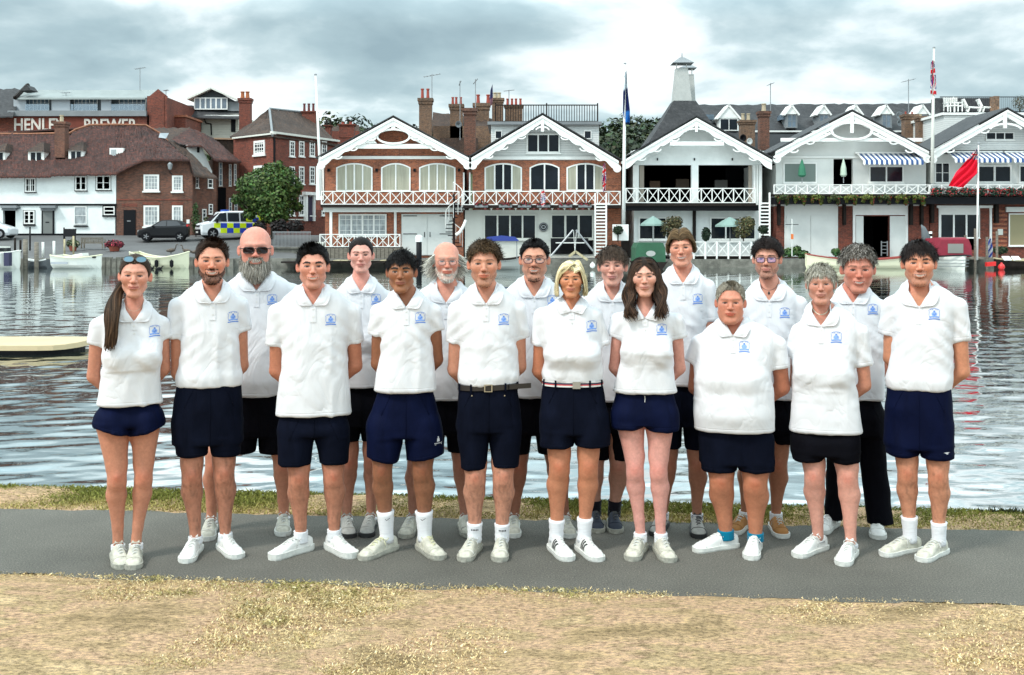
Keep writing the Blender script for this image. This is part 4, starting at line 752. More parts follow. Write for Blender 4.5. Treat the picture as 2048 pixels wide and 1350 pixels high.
f.part('flats_back', mat('flat_shade', (.10, .12, .14), .5), 28, 292, 195, 222, 1.6, 8); f.part('side_brick', BRICK_R, 294, 328, 192, 262, .0, 10)
for (x0, x1) in ((50, 98), (148, 195), (238, 292)): f.window(x0, x1, 197, 221, cols=6, rows=2, leaves=3, glass=GLASSB, fw=1.2, mull=1, d=1.5, sill=False)
for (x0, x1) in ((27, 52), (103, 140), (202, 222)): f.part('balcony_screen', mat('grey_screen', (.34, .37, .40), .4), x0, x1, 196, 221, .9, 1.0)
for (x0, x1) in ((50, 98), (141, 147), (148, 195), (222, 290)): f.part('glass_balustrade', mat('balustrade_glass', (.3, .38, .45), .1, alpha=.45), x0, x1, 208, 221, .7, .74)
roofsheet('roof', [(30, 196, 95.5), (290, 196, 95.5)], [(48, 180, 99), (316, 180, 99)], mat('grey_green_metal', (.20, .23, .225), .6, noise=(.6, .15)), f.root, .01, 30, 5, 4); b = MB(); f.poly(b, [(294, 196), (316, 178), (334, 192), (334, 262), (294, 262)], .05, .25); f.add(b, 'gable_wall', BRICK_R)
roofsheet('roof', [(-60, 232, 94), (26, 232, 94)], [(-60, 178, 99), (46, 178, 99)], SLATE, f.root, .05, 20, 8, 5); b = MB(); b.tube([P(30, 196, 95.4), P(46, 180, 97), P(56, 170, 98)], .2, 5); wpart(b, 'gutter', DKWOOD, f.root); b = MB(); f.poly(b, [(40, 182), (54, 170), (62, 180)], .5, 2); f.add(b, 'roof_peak', SLATE)
f.part('string_course', mat('ridge_pale2', (.45, .24, .14), .8), -60, 150, 266, 269, -.2, 0)
# ---- penthouse
Pn = Fc('penthouse', 340, 104, 480, 104, 'black and white gabled penthouse above a cream boarded house', 'building'); f = Pn
f.wall(375, 477, 228, 300, BOARDC, 8); b = MB(); f.poly(b, [(388, 196), (455, 196), (455, 220), (388, 220)], .2, 3); f.poly(b, [(379, 196), (472, 204), (424, 178)], .22, 3); f.add(b, 'dark_cladding', mat('dark_cladding', (.02, .028, .032), .6)); f.part('side_wall', LEAD, 455, 477, 202, 222, .3, 3)
f.window(388, 455, 195, 219, cols=6, rows=1, leaves=6, fw=2, mull=3, d=.05, sill=False, glass=GLASSB)
for e in ((374, 198), (476, 200)): b = MB(); a1, a2 = f.p(422, 176, -.3), f.p(*e, -.3); b.bar((a1[0], 1.3, a1[1]), (a2[0], 1.3, a2[1]), .16, 3.4); f.add(b, 'roof', CREAM)
roofsheet('roof', [(338, 232, 103), (480, 236, 103)], [(335, 208, 105), (480, 218, 105)], SLATE, f.root, .02, 16, 5, 3); f.part('gutter', WHITE, 338, 478, 230, 233, -.5, -.3); f.part('dark_window', BLACK, 462, 471, 238, 264, -.05, 0)
b = MB(); a = [f.p(x, y, -.1) for x, y in ((408, 236), (412, 246), (422, 248), (423, 270))]; b.tube([(q[0], -.12, q[1]) for q in a], .07, 6); f.add(b, 'downpipe', BLACK)
chimney(478, 500, 196, 262, 100, BRICK_R, [483, 493], 'red brick chimney with orange pots beside the penthouse', ph=14, pw=8, potm=mat('orange_pot', (.35, .11, .04), .8), group='red brick chimneys on the left'); Lb = Fc('outhouse', 335, 98, 372, 98, 'small brick block with a flat top left of the penthouse', 'building'); Lb.wall(335, 371, 232, 280, BRICK_R, 5); Lb.part('coping', BRICK_O, 333, 373, 230, 234, -.1, 5)
roofsheet('rear_roof', [(330, 232, 99), (372, 234, 99)], [(316, 200, 104), (372, 222, 104)], SLATE, Lb.root, .02, 8, 4, 3)
# ---- red brick georgian block
Gl = Fc('georgian_house', 467, 88.5, 546, 84.5, 'tall red brick georgian house with a hipped brown roof and white sashes', 'house'); f = Gl
f.wall(467, 546, 270, 474, BRICK_R, .3); f.window(507, 529, 281, 309, cols=4, rows=4, leaves=1, fw=2.6, name='sash_window'); f.window(507, 528, 331, 360, cols=4, rows=4, leaves=1, fw=2.6, name='sash_window'); f.window(495, 517, 396, 430, cols=4, rows=4, leaves=1, fw=2.6, name='sash_window'); f.part('cornice', CREAM, 464, 547, 270, 273, -.25, 0)
Gr = Fc('x', 546, 84.5, 672, 92, root=Gl.root); f = Gr; f.wall(546, 676, 272, 474, BRICK_R, .3); f.part('cornice', CREAM, 545, 680, 271, 275, -.25, 0)
for (yt, yb) in ((282, 313), (333, 368), (390, 431)):
    for x0 in (580, 599, 620, 644): f.window(x0, x0+10, yt, yb, cols=2, rows=4, leaves=1, fw=1.6, name='sash_window', bar=.7)
b = MB(); f.box(b, 612, 632, 384, 390, -.4, 0); f.box(b, 613, 616, 390, 442, -.3, 0); f.box(b, 629, 631, 390, 442, -.3, 0); f.add(b, 'porch', WHITE); f.part('door', mat('purple_black_door', (.03, .02, .05), .4), 617, 628, 394, 442, -.1, 0); f.part('band', CREAM, 575, 612, 438, 440, -.05, 0); b = MB(); f.box(b, 549, 551, 275, 470, -.12, -.01); f.add(b, 'downpipe', BLACK)
roofsheet('roof', [(460, 273, 88.6), (546, 271, 84.2)], [(538, 218, 92), (540, 218, 92)], TILE_B, Gl.root, .04, 30, 14, 5); roofsheet('roof', [(546, 271, 84.2), (680, 290, 92.2)], [(540, 218, 92), (622, 227, 97)], TILE_B, Gl.root, .04, 40, 14, 6)
b = MB(); b.tube([P(545, 271, 84.1), P(539, 218, 91.9)], .10, 6); b.tube([P(539, 217, 92), P(622, 226, 97)], .10, 6); wpart(b, 'hip_ridge', LEAD, Gl.root)
chimney(604, 631, 222, 250, 95, BRICK_R, [607, 616, 625], 'red brick chimney with three dark pots on the georgian roof end', ph=16, pw=5, potm=mat('dark_pot', (.12, .03, .03), .8), group='red brick chimneys on the left')
# ================================================================= PEOPLE
# ---------------- noise, distance fields and surface extraction
def _lat(seed, n=32):
    r = np.random.RandomState(seed); return r.rand(n, n, n).astype(np.float32)
_LAT = [_lat(3), _lat(4)]
def vnoise(p, sc=(1, 1, 1), which=0):
    """smooth value noise in -1..1 of points (n,3)"""
    g = _LAT[which]; n = g.shape[0]
    q = p * np.asarray(sc, np.float32) + 97.3
    i = np.floor(q).astype(int); f = q - i; f = f*f*(3-2*f)
    r = 0
    for a in (0, 1):
        for b in (0, 1):
            for c in (0, 1):
                w = (f[:, 0] if a else 1-f[:, 0]) * (f[:, 1] if b else 1-f[:, 1]) * (f[:, 2] if c else 1-f[:, 2])
                r = r + w * g[(i[:, 0]+a) % n, (i[:, 1]+b) % n, (i[:, 2]+c) % n]
    return r*2 - 1
def smin(a, b, k):
    h = np.clip(0.5 + 0.5*(b-a)/k, 0, 1); return b + (a-b)*h - k*h*(1-h)
def smax(a, b, k): return -smin(-a, -b, k)
class Grid:
    def __init__(s, lo, hi, h):
        s.h = h; s.lo = np.array(lo, np.float32)
        s.ax = [np.arange(l, u + h, h, dtype=np.float32) for l, u in zip(lo, hi)]
        s.D = np.full([len(a) for a in s.ax], 0.08, np.float32)
    def sub(s, lo, hi):
        sl = []
        for a, l, u in zip(s.ax, lo, hi):
            i = max(0, int((l - a[0])/s.h) - 1); j = min(len(a), int((u - a[0])/s.h) + 3); sl.append(slice(i, max(j, i+1)))
        X = s.ax[0][sl[0]][:, None, None]; Y = s.ax[1][sl[1]][None, :, None]; Z = s.ax[2][sl[2]][None, None, :]
        return tuple(sl), X, Y, Z
    def cone(s, a, b, ra, rb, k=0.02, flat=1.0, cut=None):
        """round cone; flat scales y distance (>1 thinner front to back); cut=(point, dir) removes the far side"""
        m = max(ra, rb) + 0.05; lo = [min(a[i], b[i]) - m for i in range(3)]; hi = [max(a[i], b[i]) + m for i in range(3)]
        sl, X, Y, Z = s.sub(lo, hi)
        ab = [b[i]-a[i] for i in range(3)]; l2 = sum(v*v for v in ab) + 1e-9
        t = np.clip(((X-a[0])*ab[0] + (Y-a[1])*ab[1] + (Z-a[2])*ab[2])/l2, 0, 1)
        d = np.sqrt((X-a[0]-t*ab[0])**2 + ((Y-a[1]-t*ab[1])*flat)**2 + (Z-a[2]-t*ab[2])**2) - (ra + t*(rb-ra))
        if cut:
            c, n = cut; d = np.maximum(d, (X-c[0])*n[0] + (Y-c[1])*n[1] + (Z-c[2])*n[2])
        s.D[sl] = smin(s.D[sl], d, k)
    def ell(s, c, r, k=0.02):
        sl, X, Y, Z = s.sub([c[i]-r[i]-0.04 for i in range(3)], [c[i]+r[i]+0.04 for i in range(3)])
        q = np.sqrt(((X-c[0])/r[0])**2 + ((Y-c[1])/r[1])**2 + ((Z-c[2])/r[2])**2); d = (q-1)*min(r)
        s.D[sl] = smin(s.D[sl], d, k)
    def torso(s, keys, inset=0.0, k=0.02, n=2.4, zlo=None, zhi=None, sm=2):
        """keys: (z, xL, xR, yFront, yBack), any order"""
        K = np.array(sorted(keys), np.float32); z = s.ax[2]
        lo = K[0, 0] if zlo is None else zlo; hi = K[-1, 0] if zhi is None else zhi
        cols = [np.interp(z, K[:, 0], K[:, i]) for i in range(1, 5)]
        w = int(0.02*sm/s.h)
        if w > 0:
            ker = np.hanning(2*w+3)[1:-1]; ker /= ker.sum()
            cols = [np.convolve(np.pad(c, (len(ker)//2,)*2, mode='edge'), ker, mode='valid')[:len(z)] for c in cols]
        xl, xr, yf, yb = cols
        a = np.maximum((xr-xl)/2 - inset, 0.004); b = np.maximum((yb-yf)/2 - inset, 0.004); cx = (xl+xr)/2; cy = (yf+yb)/2
        i0 = max(0, np.searchsorted(z, lo)-2); i1 = min(len(z), np.searchsorted(z, hi)+3); sl = slice(i0, i1)
        X = s.ax[0][:, None, None]; Y = s.ax[1][None, :, None]; Z = z[None, None, sl]
        q = (np.abs((X-cx[sl])/a[sl])**n + np.abs((Y-cy[sl])/b[sl])**n)**(1/n)
        d = (q-1)*np.minimum(a[sl], b[sl])
        d = np.maximum(d, np.maximum(lo-Z, Z-hi))
        s.D[:, :, sl] = smin(s.D[:, :, sl], d, k)
    def carve(s, fn, lo, hi):
        sl, X, Y, Z = s.sub(lo, hi); s.D[sl] = np.maximum(s.D[sl], fn(X, Y, Z))
    def mesh(s, smooth=1):
        D = s.D; I = D < 0; nx, ny, nz = D.shape
        cnt = np.zeros((nx-1, ny-1, nz-1), np.int8)
        for a in (0, 1):
            for b in (0, 1):
                for c in (0, 1): cnt += I[a:nx-1+a, b:ny-1+b, c:nz-1+c]
        act = (cnt > 0) & (cnt < 8); idx = np.argwhere(act)
        num = -np.ones(act.shape, np.int32); num[act] = np.arange(len(idx))
        cor = {}
        for a in (0, 1):
            for b in (0, 1):
                for c in (0, 1): cor[(a, b, c)] = D[idx[:, 0]+a, idx[:, 1]+b, idx[:, 2]+c]
        acc = np.zeros((len(idx), 3), np.float32); w = np.zeros(len(idx), np.float32)
        for e0 in cor:
            for ax in range(3):
                if e0[ax]: continue
                e1 = list(e0); e1[ax] = 1; d0, d1 = cor[e0], cor[tuple(e1)]
                m = (d0 < 0) != (d1 < 0); t = d0/np.where(np.abs(d0-d1) < 1e-9, 1, d0-d1)
                p = np.tile(np.array(e0, np.float32), (len(idx), 1)); p[:, ax] = t
                acc += p*m[:, None]; w += m
        V = (idx + acc/w[:, None])*s.h + s.lo
        Q = []
        for ax in range(3):
            o1, o2 = [(1, 2), (2, 0), (0, 1)][ax]
            sa = [slice(None)]*3; sb = [slice(None)]*3; sa[ax] = slice(0, -1); sb[ax] = slice(1, None)
            A, B = I[tuple(sa)], I[tuple(sb)]
            e = np.argwhere(A != B)
            e = e[(e[:, o1] > 0) & (e[:, o2] > 0) & (e[:, o1] < D.shape[o1]-1) & (e[:, o2] < D.shape[o2]-1)]
            u1 = np.zeros(3, int); u1[o1] = 1; u2 = np.zeros(3, int); u2[o2] = 1
            g = lambda q: num[q[:, 0], q[:, 1], q[:, 2]]
            quad = np.stack([g(e-u1-u2), g(e-u2), g(e), g(e-u1)], 1)
            flip = A[e[:, 0], e[:, 1], e[:, 2]]
            quad = np.where(flip[:, None], quad, quad[:, ::-1]); Q.append(quad)
        Q = np.concatenate(Q); Q = Q[(Q >= 0).all(1)]
        for _ in range(smooth): V = lap(V, Q)
        return V, Q
def lap(V, Q, f=0.6):
    k = Q.shape[1]; A = np.zeros_like(V); n = np.zeros(len(V), np.float32)
    for i in range(k):
        a, b = Q[:, i], Q[:, (i+1) % k]
        for j in range(3): A[:, j] += np.bincount(a, V[b, j], len(V)) + np.bincount(b, V[a, j], len(V))
        n += np.bincount(a, minlength=len(V)) + np.bincount(b, minlength=len(V))
    return V*(1-f) + f*A/np.maximum(n, 1)[:, None]
def normals(V, Q):
    fn = np.cross(V[Q[:, 2]]-V[Q[:, 0]], V[Q[:, 3 if Q.shape[1] == 4 else 1]]-V[Q[:, 1 if Q.shape[1] == 4 else 0]])
    if Q.shape[1] == 3: fn = -fn
    N = np.zeros_like(V)
    for i in range(Q.shape[1]):
        for j in range(3): N[:, j] += np.bincount(Q[:, i], fn[:, j], len(V))
    return N/(np.linalg.norm(N, axis=1, keepdims=True)+1e-9)
def setcol(me, col, name='Col'):
    a = me.color_attributes.new(name, 'FLOAT_COLOR', 'POINT'); c = np.ones((len(me.vertices), 4), np.float32); c[:, :3] = col; a.data.foreach_set('color', c.ravel())
def mix(c, c2, m): return c*(1-m[:, None]) + np.asarray(c2, np.float32)*m[:, None]
def sst(x, a, b): t = np.clip((x-a)/(b-a), 0, 1); return t*t*(3-2*t)

# ---------------- materials that read the painted colour
def attrmat(name, rough=0.5, sub=0.0, noise=0.0, sc=60, bump=0.0, spec=0.5, sheen=0.0, aniso=None):
    m = bpy.data.materials.new(name); m.use_nodes = True; nt = m.node_tree; b = nt.nodes['Principled BSDF']
    a = nd(nt, 'ShaderNodeVertexColor'); a.layer_name = 'Col'; t = nd(nt, 'ShaderNodeTexCoord')
    mp = nd(nt, 'ShaderNodeMapping'); mp.inputs['Scale'].default_value = aniso or (1, 1, 1); nt.links.new(t.outputs['Object'], mp.inputs[0])
    n = nd(nt, 'ShaderNodeTexNoise', i_Scale=sc, i_Detail=5.0, i_Roughness=0.65); nt.links.new(mp.outputs[0], n.inputs['Vector'])
    g = ramp(nt, n.outputs[0], [(0.3, (1-noise,)*3), (0.7, (1+noise,)*3)])
    mm = nd(nt, 'ShaderNodeMix', data_type='RGBA', blend_type='MULTIPLY'); mm.inputs[0].default_value = 1
    nt.links.new(a.outputs[0], mm.inputs[6]); nt.links.new(g, mm.inputs[7]); nt.links.new(mm.outputs[2], b.inputs['Base Color'])
    b.inputs['Roughness'].default_value = rough; b.inputs['Specular IOR Level'].default_value = spec
    if sub:
        b.inputs['Subsurface Weight'].default_value = sub; b.inputs['Subsurface Radius'].default_value = (1.0, 0.35, 0.2); b.inputs['Subsurface Scale'].default_value = 0.012
    if bump:
        bp = nd(nt, 'ShaderNodeBump', i_Strength=bump, i_Distance=0.002); nt.links.new(n.outputs[0], bp.inputs['Height']); nt.links.new(bp.outputs[0], b.inputs['Normal'])
    if sheen: b.inputs['Sheen Weight'].default_value = sheen
    return m
SKIN = attrmat('skin', 0.55, 0.12, 0.12, 60, 0.3, 0.35)
HAIR = attrmat('hair', 0.6, 0, 0.25, 220, 0.3, 0.12)
def clothmat(name, col, weave=0.25, fold=0.0, rough=0.85, var=0.05, sheen=0.15, foldsc=9, stretch=(1, 1, 0.35)):
    m = bpy.data.materials.new(name); m.use_nodes = True; nt = m.node_tree; b = nt.nodes['Principled BSDF']
    t = nd(nt, 'ShaderNodeTexCoord'); mp = nd(nt, 'ShaderNodeMapping'); mp.inputs['Scale'].default_value = stretch; nt.links.new(t.outputs['Object'], mp.inputs[0])
    n = nd(nt, 'ShaderNodeTexNoise', i_Scale=foldsc, i_Detail=3.0, i_Roughness=0.5, i_Distortion=0.8); nt.links.new(mp.outputs[0], n.inputs['Vector'])
    n2 = nd(nt, 'ShaderNodeTexNoise', i_Scale=420.0, i_Detail=1.0); nt.links.new(t.outputs['Object'], n2.inputs['Vector'])
    nt.links.new(ramp(nt, n.outputs[0], [(0.3, tuple(c*(1-var) for c in col)), (0.7, tuple(min(0.9, c*(1+var)) for c in col))]), b.inputs['Base Color'])
    b.inputs['Roughness'].default_value = rough; b.inputs['Sheen Weight'].default_value = sheen; b.inputs['Specular IOR Level'].default_value = 0.2 if col[0] > .1 else 0.05
    at = nd(nt, 'ShaderNodeAttribute'); at.attribute_name = 'seam'
    hgt = mth(nt, 'ADD', mth(nt, 'MULTIPLY', mth(nt, 'POWER', mth(nt, 'ABSOLUTE', mth(nt, 'SUBTRACT', n.outputs[0], .5)), .8), fold), mth(nt, 'MULTIPLY', n2.outputs[0], weave*0.0012))
    # stitched hem: a shallow groove 22 mm above each edge
    sm_ = mth(nt, 'ABSOLUTE', mth(nt, 'SUBTRACT', at.outputs['Fac'], 0.022)); g = mth(nt, 'SUBTRACT', 1.0, mth(nt, 'MULTIPLY', sm_, 260.0), clamp=True)
    hgt = mth(nt, 'SUBTRACT', hgt, mth(nt, 'MULTIPLY', g, 0.0012))
    bp = nd(nt, 'ShaderNodeBump', i_Strength=0.9, i_Distance=1.0); nt.links.new(hgt, bp.inputs['Height']); nt.links.new(bp.outputs[0], b.inputs['Normal'])
    return m
POLO = clothmat('white_polo_cotton', (0.66, 0.665, 0.69), fold=0.019, var=0.01, foldsc=5.5, stretch=(1, 1, .55))
NAVY = clothmat('navy_cotton', (0.0032, 0.0045, 0.011), fold=0.007, var=0.25, rough=0.9, sheen=0.0)
NAVYB = clothmat('bright_navy_nylon', (0.0022, 0.0042, 0.020), fold=0.006, var=0.25, rough=0.7, sheen=0.0)
BLK = clothmat('black_cotton', (0.003, 0.003, 0.005), fold=0.006, var=0.2, sheen=0.0)
SOCKW = clothmat('white_sock', (0.74, 0.74, 0.76), fold=0.004, foldsc=40, stretch=(0.3, 0.3, 3))
SOCKK = clothmat('black_sock', (0.008, 0.008, 0.012), fold=0.004, foldsc=40, stretch=(0.3, 0.3, 3))
SOCKT = clothmat('teal_sock', (0.0, 0.15, 0.25), fold=0.004)
EMB = mat('blue_embroidery', (0.09, 0.21, 0.58), 0.7)
EMBL = mat('light_blue_embroidery', (0.22, 0.36, 0.72), 0.7)
BTN = mat('shirt_button', (0.66, 0.66, 0.65), 0.3)
LEATHER = mat('dark_leather', (0.018, 0.014, 0.012), 0.4)
BRASS = mat('buckle_metal', (0.5, 0.46, 0.36), 0.3, metal=0.9)
SHOE_W = mat('white_shoe_leather', (0.70, 0.69, 0.66), 0.45, noise=(22, 0.10), bump=(60, 0.15, 0.004))
SHOE_D = mat('worn_cream_shoe', (0.50, 0.48, 0.40), 0.6, noise=(26, 0.28), bump=(60, 0.3, 0.004))
SHOE_G = mat('grey_shoe_mesh', (0.36, 0.35, 0.32), 0.7, noise=(24, 0.2), bump=(90, 0.4, 0.004))
SHOE_N = mat('navy_shoe_canvas', (0.012, 0.018, 0.035), 0.7, noise=(24, 0.2))
SHOE_M = mat('mustard_suede', (0.30, 0.13, 0.03), 0.8, noise=(20, 0.2))
SOLE_W = mat('white_rubber_sole', (0.60, 0.60, 0.56), 0.6, noise=(25, 0.15))
SOLE_D = mat('dirty_rubber_sole', (0.33, 0.32, 0.27), 0.8, noise=(25, 0.3))
SOLE_K = mat('black_rubber', (0.02, 0.02, 0.02), 0.7)
LACE = mat('shoe_lace', (0.55, 0.55, 0.52), 0.8)
LACE_Y = mat('cream_lace', (0.58, 0.56, 0.36), 0.8)
LACE_D = mat('dark_lace', (0.08, 0.08, 0.08), 0.8)

# ---------------- head
def cap_d(p, a, b, ra, rb):
    a = np.array(a, np.float32); b = np.array(b, np.float32); ab = b-a
    t = np.clip(((p-a)@ab)/(ab@ab+1e-12), 0, 1); return np.linalg.norm(p-a-t[:, None]*ab, axis=1) - (ra+t*(rb-ra))
def ell_d(p, c, r):
    q = (p-np.array(c, np.float32))/np.array(r, np.float32); l = np.linalg.norm(q, axis=1); g = np.linalg.norm(q/np.array(r, np.float32), axis=1)+1e-9
    return l*(l-1)/g
def head_sdf(p, s):
    jw, ck, nl, fat, sm = s['jaw'], s['cheek'], s['nose'], s['fat'], s['smile']
    ax = p.copy(); ax[:, 0] = np.abs(ax[:, 0])
    d = ell_d(ax, (0, .018, .034), (.077, .096, .088))
    d = smin(d, ell_d(ax, (0, -.030, .012), (.066, .060, .062)), .02)         # face
    d = smin(d, ell_d(ax, (0, -.022, -.050), (.060*jw, .060, .060)), .03)    # jaw
    d = smin(d, cap_d(ax, (0, -.074, -.108), (.014*jw, -.072, -.106), .020*jw, .018*jw), .022)   # chin
    d = smin(d, cap_d(ax, (.050*jw, .0, -.062), (.018*jw, -.060, -.108), .016, .014), .025)      # jaw line
    d = smin(d, ell_d(ax, (.040, -.060, -.020 + .004*sm), (.026*ck, .023*ck, .026*ck)), .028)    # cheekbone
    if fat: d = smin(d, ell_d(ax, (.030, -.048, -.060), (.034*fat, .034*fat, .040*fat)), .022); d = smin(d, ell_d(ax, (0, -.02, -.095), (.055*fat, .05*fat, .036*fat)), .03)
    d = smin(d, cap_d(ax, (0, -.088, .024), (.042, -.070, .026), .0115*s['brow'], .010), .012)   # brow ridge
    d = smax(d, -ell_d(ax, (.031, -.103, .001), (.021, .020, .013)), .008)                       # sockets
    d = smin(d, ell_d(ax, (.031, -.0712, -.0005), (.0150, .0130, .0100)), .003)                    # eye and lids
    d = smin(d, cap_d(ax, (0, -.084, .012), (0, -.1060-.008*(nl-1), -.029), .0075, .0105*nl), .012)
    d = smin(d, ell_d(ax, (.0110*nl, -.098, -.033), (.0085*nl, .010, .0075)), .006)              # nostril wings
    d = smin(d, ell_d(ax, (0, -.082, -.062), (.028, .018, .020)), .012)                          # muzzle
    zx = .20*sm*(np.minimum(ax[:, 0], .03)**2/.03)                                                                         # smiling corners rise
    q = ax.copy(); q[:, 2] -= zx; q[:, 1] -= ax[:, 0]**2*9
    d = smin(d, ell_d(q, (0, -.0955, -.0595), (.0265+.003*max(sm, 0), .0068, .0044)), .005)
    d = smin(d, ell_d(q, (0, -.0945, -.0715), (.0235, .0072, .0050)), .005)
    if s['teeth']: d = smax(d, -ell_d(q, (0, -.104, -.0655), (.021, .011, .0048)), .003)
    else: d = smax(d, -ell_d(q, (0, -.106, -.0652), (.022, .008, .0012)), .0025)
    e = ax - np.array((.079, .010, -.008), np.float32)                                           # ear, splayed
    c_, s_ = math.cos(.45), math.sin(.45); e = np.stack([e[:, 0]*c_ - e[:, 1]*s_, e[:, 0]*s_ + e[:, 1]*c_, e[:, 2]], 1)
    er = s.get('ear', 1.0)*.88; ed = ell_d(e, (0, .004, 0), (.0085, .019*er, .032*er)); ed = smax(ed, -ell_d(e, (.009, -.002, .002), (.0065, .011, .020)), .004)
    d = smin(d, ed, .006)
    return d
def head_grid(s, nl=106, na=84):
    t = (np.arange(nl)/nl)*2*np.pi; lon = t - .56*np.sin(t)                    # 0 = front
    v = np.linspace(0.004, 1-.004, na); lat = np.pi*(v - .5) ; lat = lat - .20*np.sin(2*lat)*1.0; lat = lat*(np.pi/2-.0008)/abs(lat[0])
    lat -= .16*np.cos(lat)**2 *0 + 0
    LO, LA = np.meshgrid(lon, lat)
    dirs = np.stack([np.sin(LO)*np.cos(LA), -np.cos(LO)*np.cos(LA), np.sin(LA)], -1).reshape(-1, 3).astype(np.float32)
    c = np.array((0, -.01, -.01), np.float32); r = np.full(len(dirs), .165, np.float32)
    for i in range(26):
        d = head_sdf(c + dirs*r[:, None], s); r = np.maximum(r - d*(.75 if i < 20 else .5), .02)
    V = c + dirs*r[:, None]
    i = np.arange(nl); j = np.arange(na-1); I_, J_ = np.meshgrid(i, j)
    a = J_*nl + I_; b = J_*nl + (I_+1) % nl; Q = np.stack([a, b, b+nl, a+nl], -1).reshape(-1, 4)
    return V, Q, (LO.ravel() + np.pi) % (2*np.pi) - np.pi, nl, na
HLINE = [(0, .072), (25, .074), (45, .062), (58, .035), (70, .010), (80, -.005), (92, .012), (104, -.01), (120, -.045), (180, -.060)]
def hairmask(V, lon, s):
    """>0 inside the scalp hair"""
    deg = np.degrees(np.abs(lon)); zl = np.interp(deg, [a for a, b in HLINE], [b for a, b in HLINE])
    hl = s.get('hairline', 0); zl = zl + hl*np.clip(1-deg/60, 0, 1)
    if s.get('hair') == 'balding': zl = np.where(deg < 75, .3, zl); 
    if s.get('hair') == 'none': zl = zl*0 + 1
    m = V[:, 2] - zl
    if s.get('hair') == 'balding': m = np.minimum(m, .045 - V[:, 2])
    return m + vnoise(V, (70, 70, 70))*.003
def headframe(s):
    """head-space -> world-local matrix"""
    M = Matrix.Translation(Vector(s['hc'])) @ Matrix.Rotation(math.radians(s.get('yaw', 0)), 4, 'Z') @ Matrix.Rotation(math.radians(s.get('roll', 0)), 4, 'Y') @ Matrix.Rotation(math.radians(s.get('pitch', 0)), 4, 'X') @ Matrix.Scale(s['hs'], 4) @ Matrix.Diagonal((s.get('hw', 1.07), 1, 1, 1))
    return np.array(M, np.float32)
def xf(M, V): return V@M[:3, :3].T + M[:3, 3]
SKT = np.array((1.05, .945, .90), np.float32)
def paint_head(V, N, lon, s):
    n = len(V); sk = np.array(s['skin'], np.float32)*SKT; c = np.tile(sk, (n, 1)); x, y, z = V.T; ax = np.abs(x); fr = y < -.045
    red = np.array((1.12, .72, .66), np.float32)
    bl = s.get('blush', .26)
    c = mix(c, sk*red, bl*np.exp(-(((ax-.042)/.022)**2 + ((z+.030)/.022)**2))*fr)
    c = mix(c, sk*red, bl*1.2*np.exp(-((x/.014)**2 + ((z+.030)/.018)**2))*(y < -.09))
    c = mix(c, sk*red, .5*(ax > .078)*(y > -.03)*(np.abs(z) < .05))
    c = c*(1 + .05*vnoise(V, (40, 40, 40)))[:, None]
    hc = np.array(s['haircol'], np.float32); bc = np.array(s.get('beardcol', s['haircol']), np.float32)
    # beard shadow and short beards
    zx = .20*s['smile']*(np.minimum(ax, .03)**2/.03); q = z - zx
    lipz = np.maximum(np.abs(q+.0655)/.0115, ax/.031); inm = lipz < 1
    deg = np.degrees(np.abs(lon))
    top = np.interp(deg, [0, 20, 35, 55, 70, 82, 95], [-.046, -.044, -.068, -.056, -.030, .005, -.02])
    bm = sst(top - z, -.003, .008)*(deg < 96)*(z > -.16)
    bm = np.where(deg < 26, sst(-.040 - z, -.002, .005)*(z < -.036), bm)
    bm = bm*(1-inm*1.0)
    st = s.get('stubble', 0)
    if st: c = mix(c, bc*1.0, st*bm*(.75+.25*vnoise(V, (300, 300, 300))))
    s['beardmask'] = bm
    # lips
    lm = (np.abs(q+.0655) < np.where(q > -.0655, .0085*(1-(ax/.031)**2)+.0012, .0100*(1-(ax/.029)**2)+.0005))*(ax < .0285)*(y < -.07)
    c = mix(c, np.array(s.get('lip', sk*np.array((.85, .40, .38) if s.get('fem') else (.90, .52, .48)))), lm*.85)
    if s['teeth']:
        tm = (np.abs(q+.0650)/.0042 + (ax/.0255)**2*.9 < 1)*(y < -.07); c = mix(c, (.72, .69, .63), tm*1.0)
        c = mix(c, (.10, .02, .02), ((np.abs(q+.0655) < .0012)*(ax > .019)*(ax < .025)*(y < -.06))*1.0)
    else: c = mix(c, sk*np.array((.40, .18, .16)), ((np.abs(q+.0652) < .0016)*(ax < .024)*(y < -.07))*.8)
    c = mix(c, sk*np.array((.35, .2, .17)), (((ax-.0065)**2/.0035**2 + (z+.0400)**2/.0022**2 < 1)*(y < -.085))*.9)   # nostrils
    # eyes: whites, iris, lids
    eh = s.get('eye', .0042)*1.55; ex = ax-.031; el = ex**2/.0135**2 + (z-.0005)**2/eh**2
    em = (el < 1)*fr
    c = mix(c, (.42, .38, .36), em*1.0); c = mix(c, s.get('iris', (.03, .02, .015)), em*(ex**2+(z-.001)**2 < .0078**2)*1.0)
    lash = (np.abs(z-.0005-eh*np.sqrt(np.clip(1-(ex/.0145)**2, 0, 1))) < .0026)*(np.abs(ex) < .0150)*fr
    c = mix(c, s.get('lash', (.02, .012, .01)), lash*s.get('lashw', .85))
    c = mix(c, sk*np.array((.62, .45, .42)), (np.abs(z-.0005+eh*np.sqrt(np.clip(1-(ex/.0145)**2, 0, 1))) < .0014)*(np.abs(ex) < .0145)*fr*.8)
    # brows
    bz = .0205 + .004*np.sin((ax-.012)/.045*np.pi) - .003*(ax > .045); bt = .0042*s.get('browt', 1)*(1-.5*sst(ax, .03, .055))
    brm = (np.abs(z-bz) < bt)*(ax > .012)*(ax < .053)*fr
    c = mix(c, np.array(s.get('browcol', hc)), brm*min(1, s.get('brows', .8)*1.15))
    hm = hairmask(V, lon, s); s['hm'] = hm
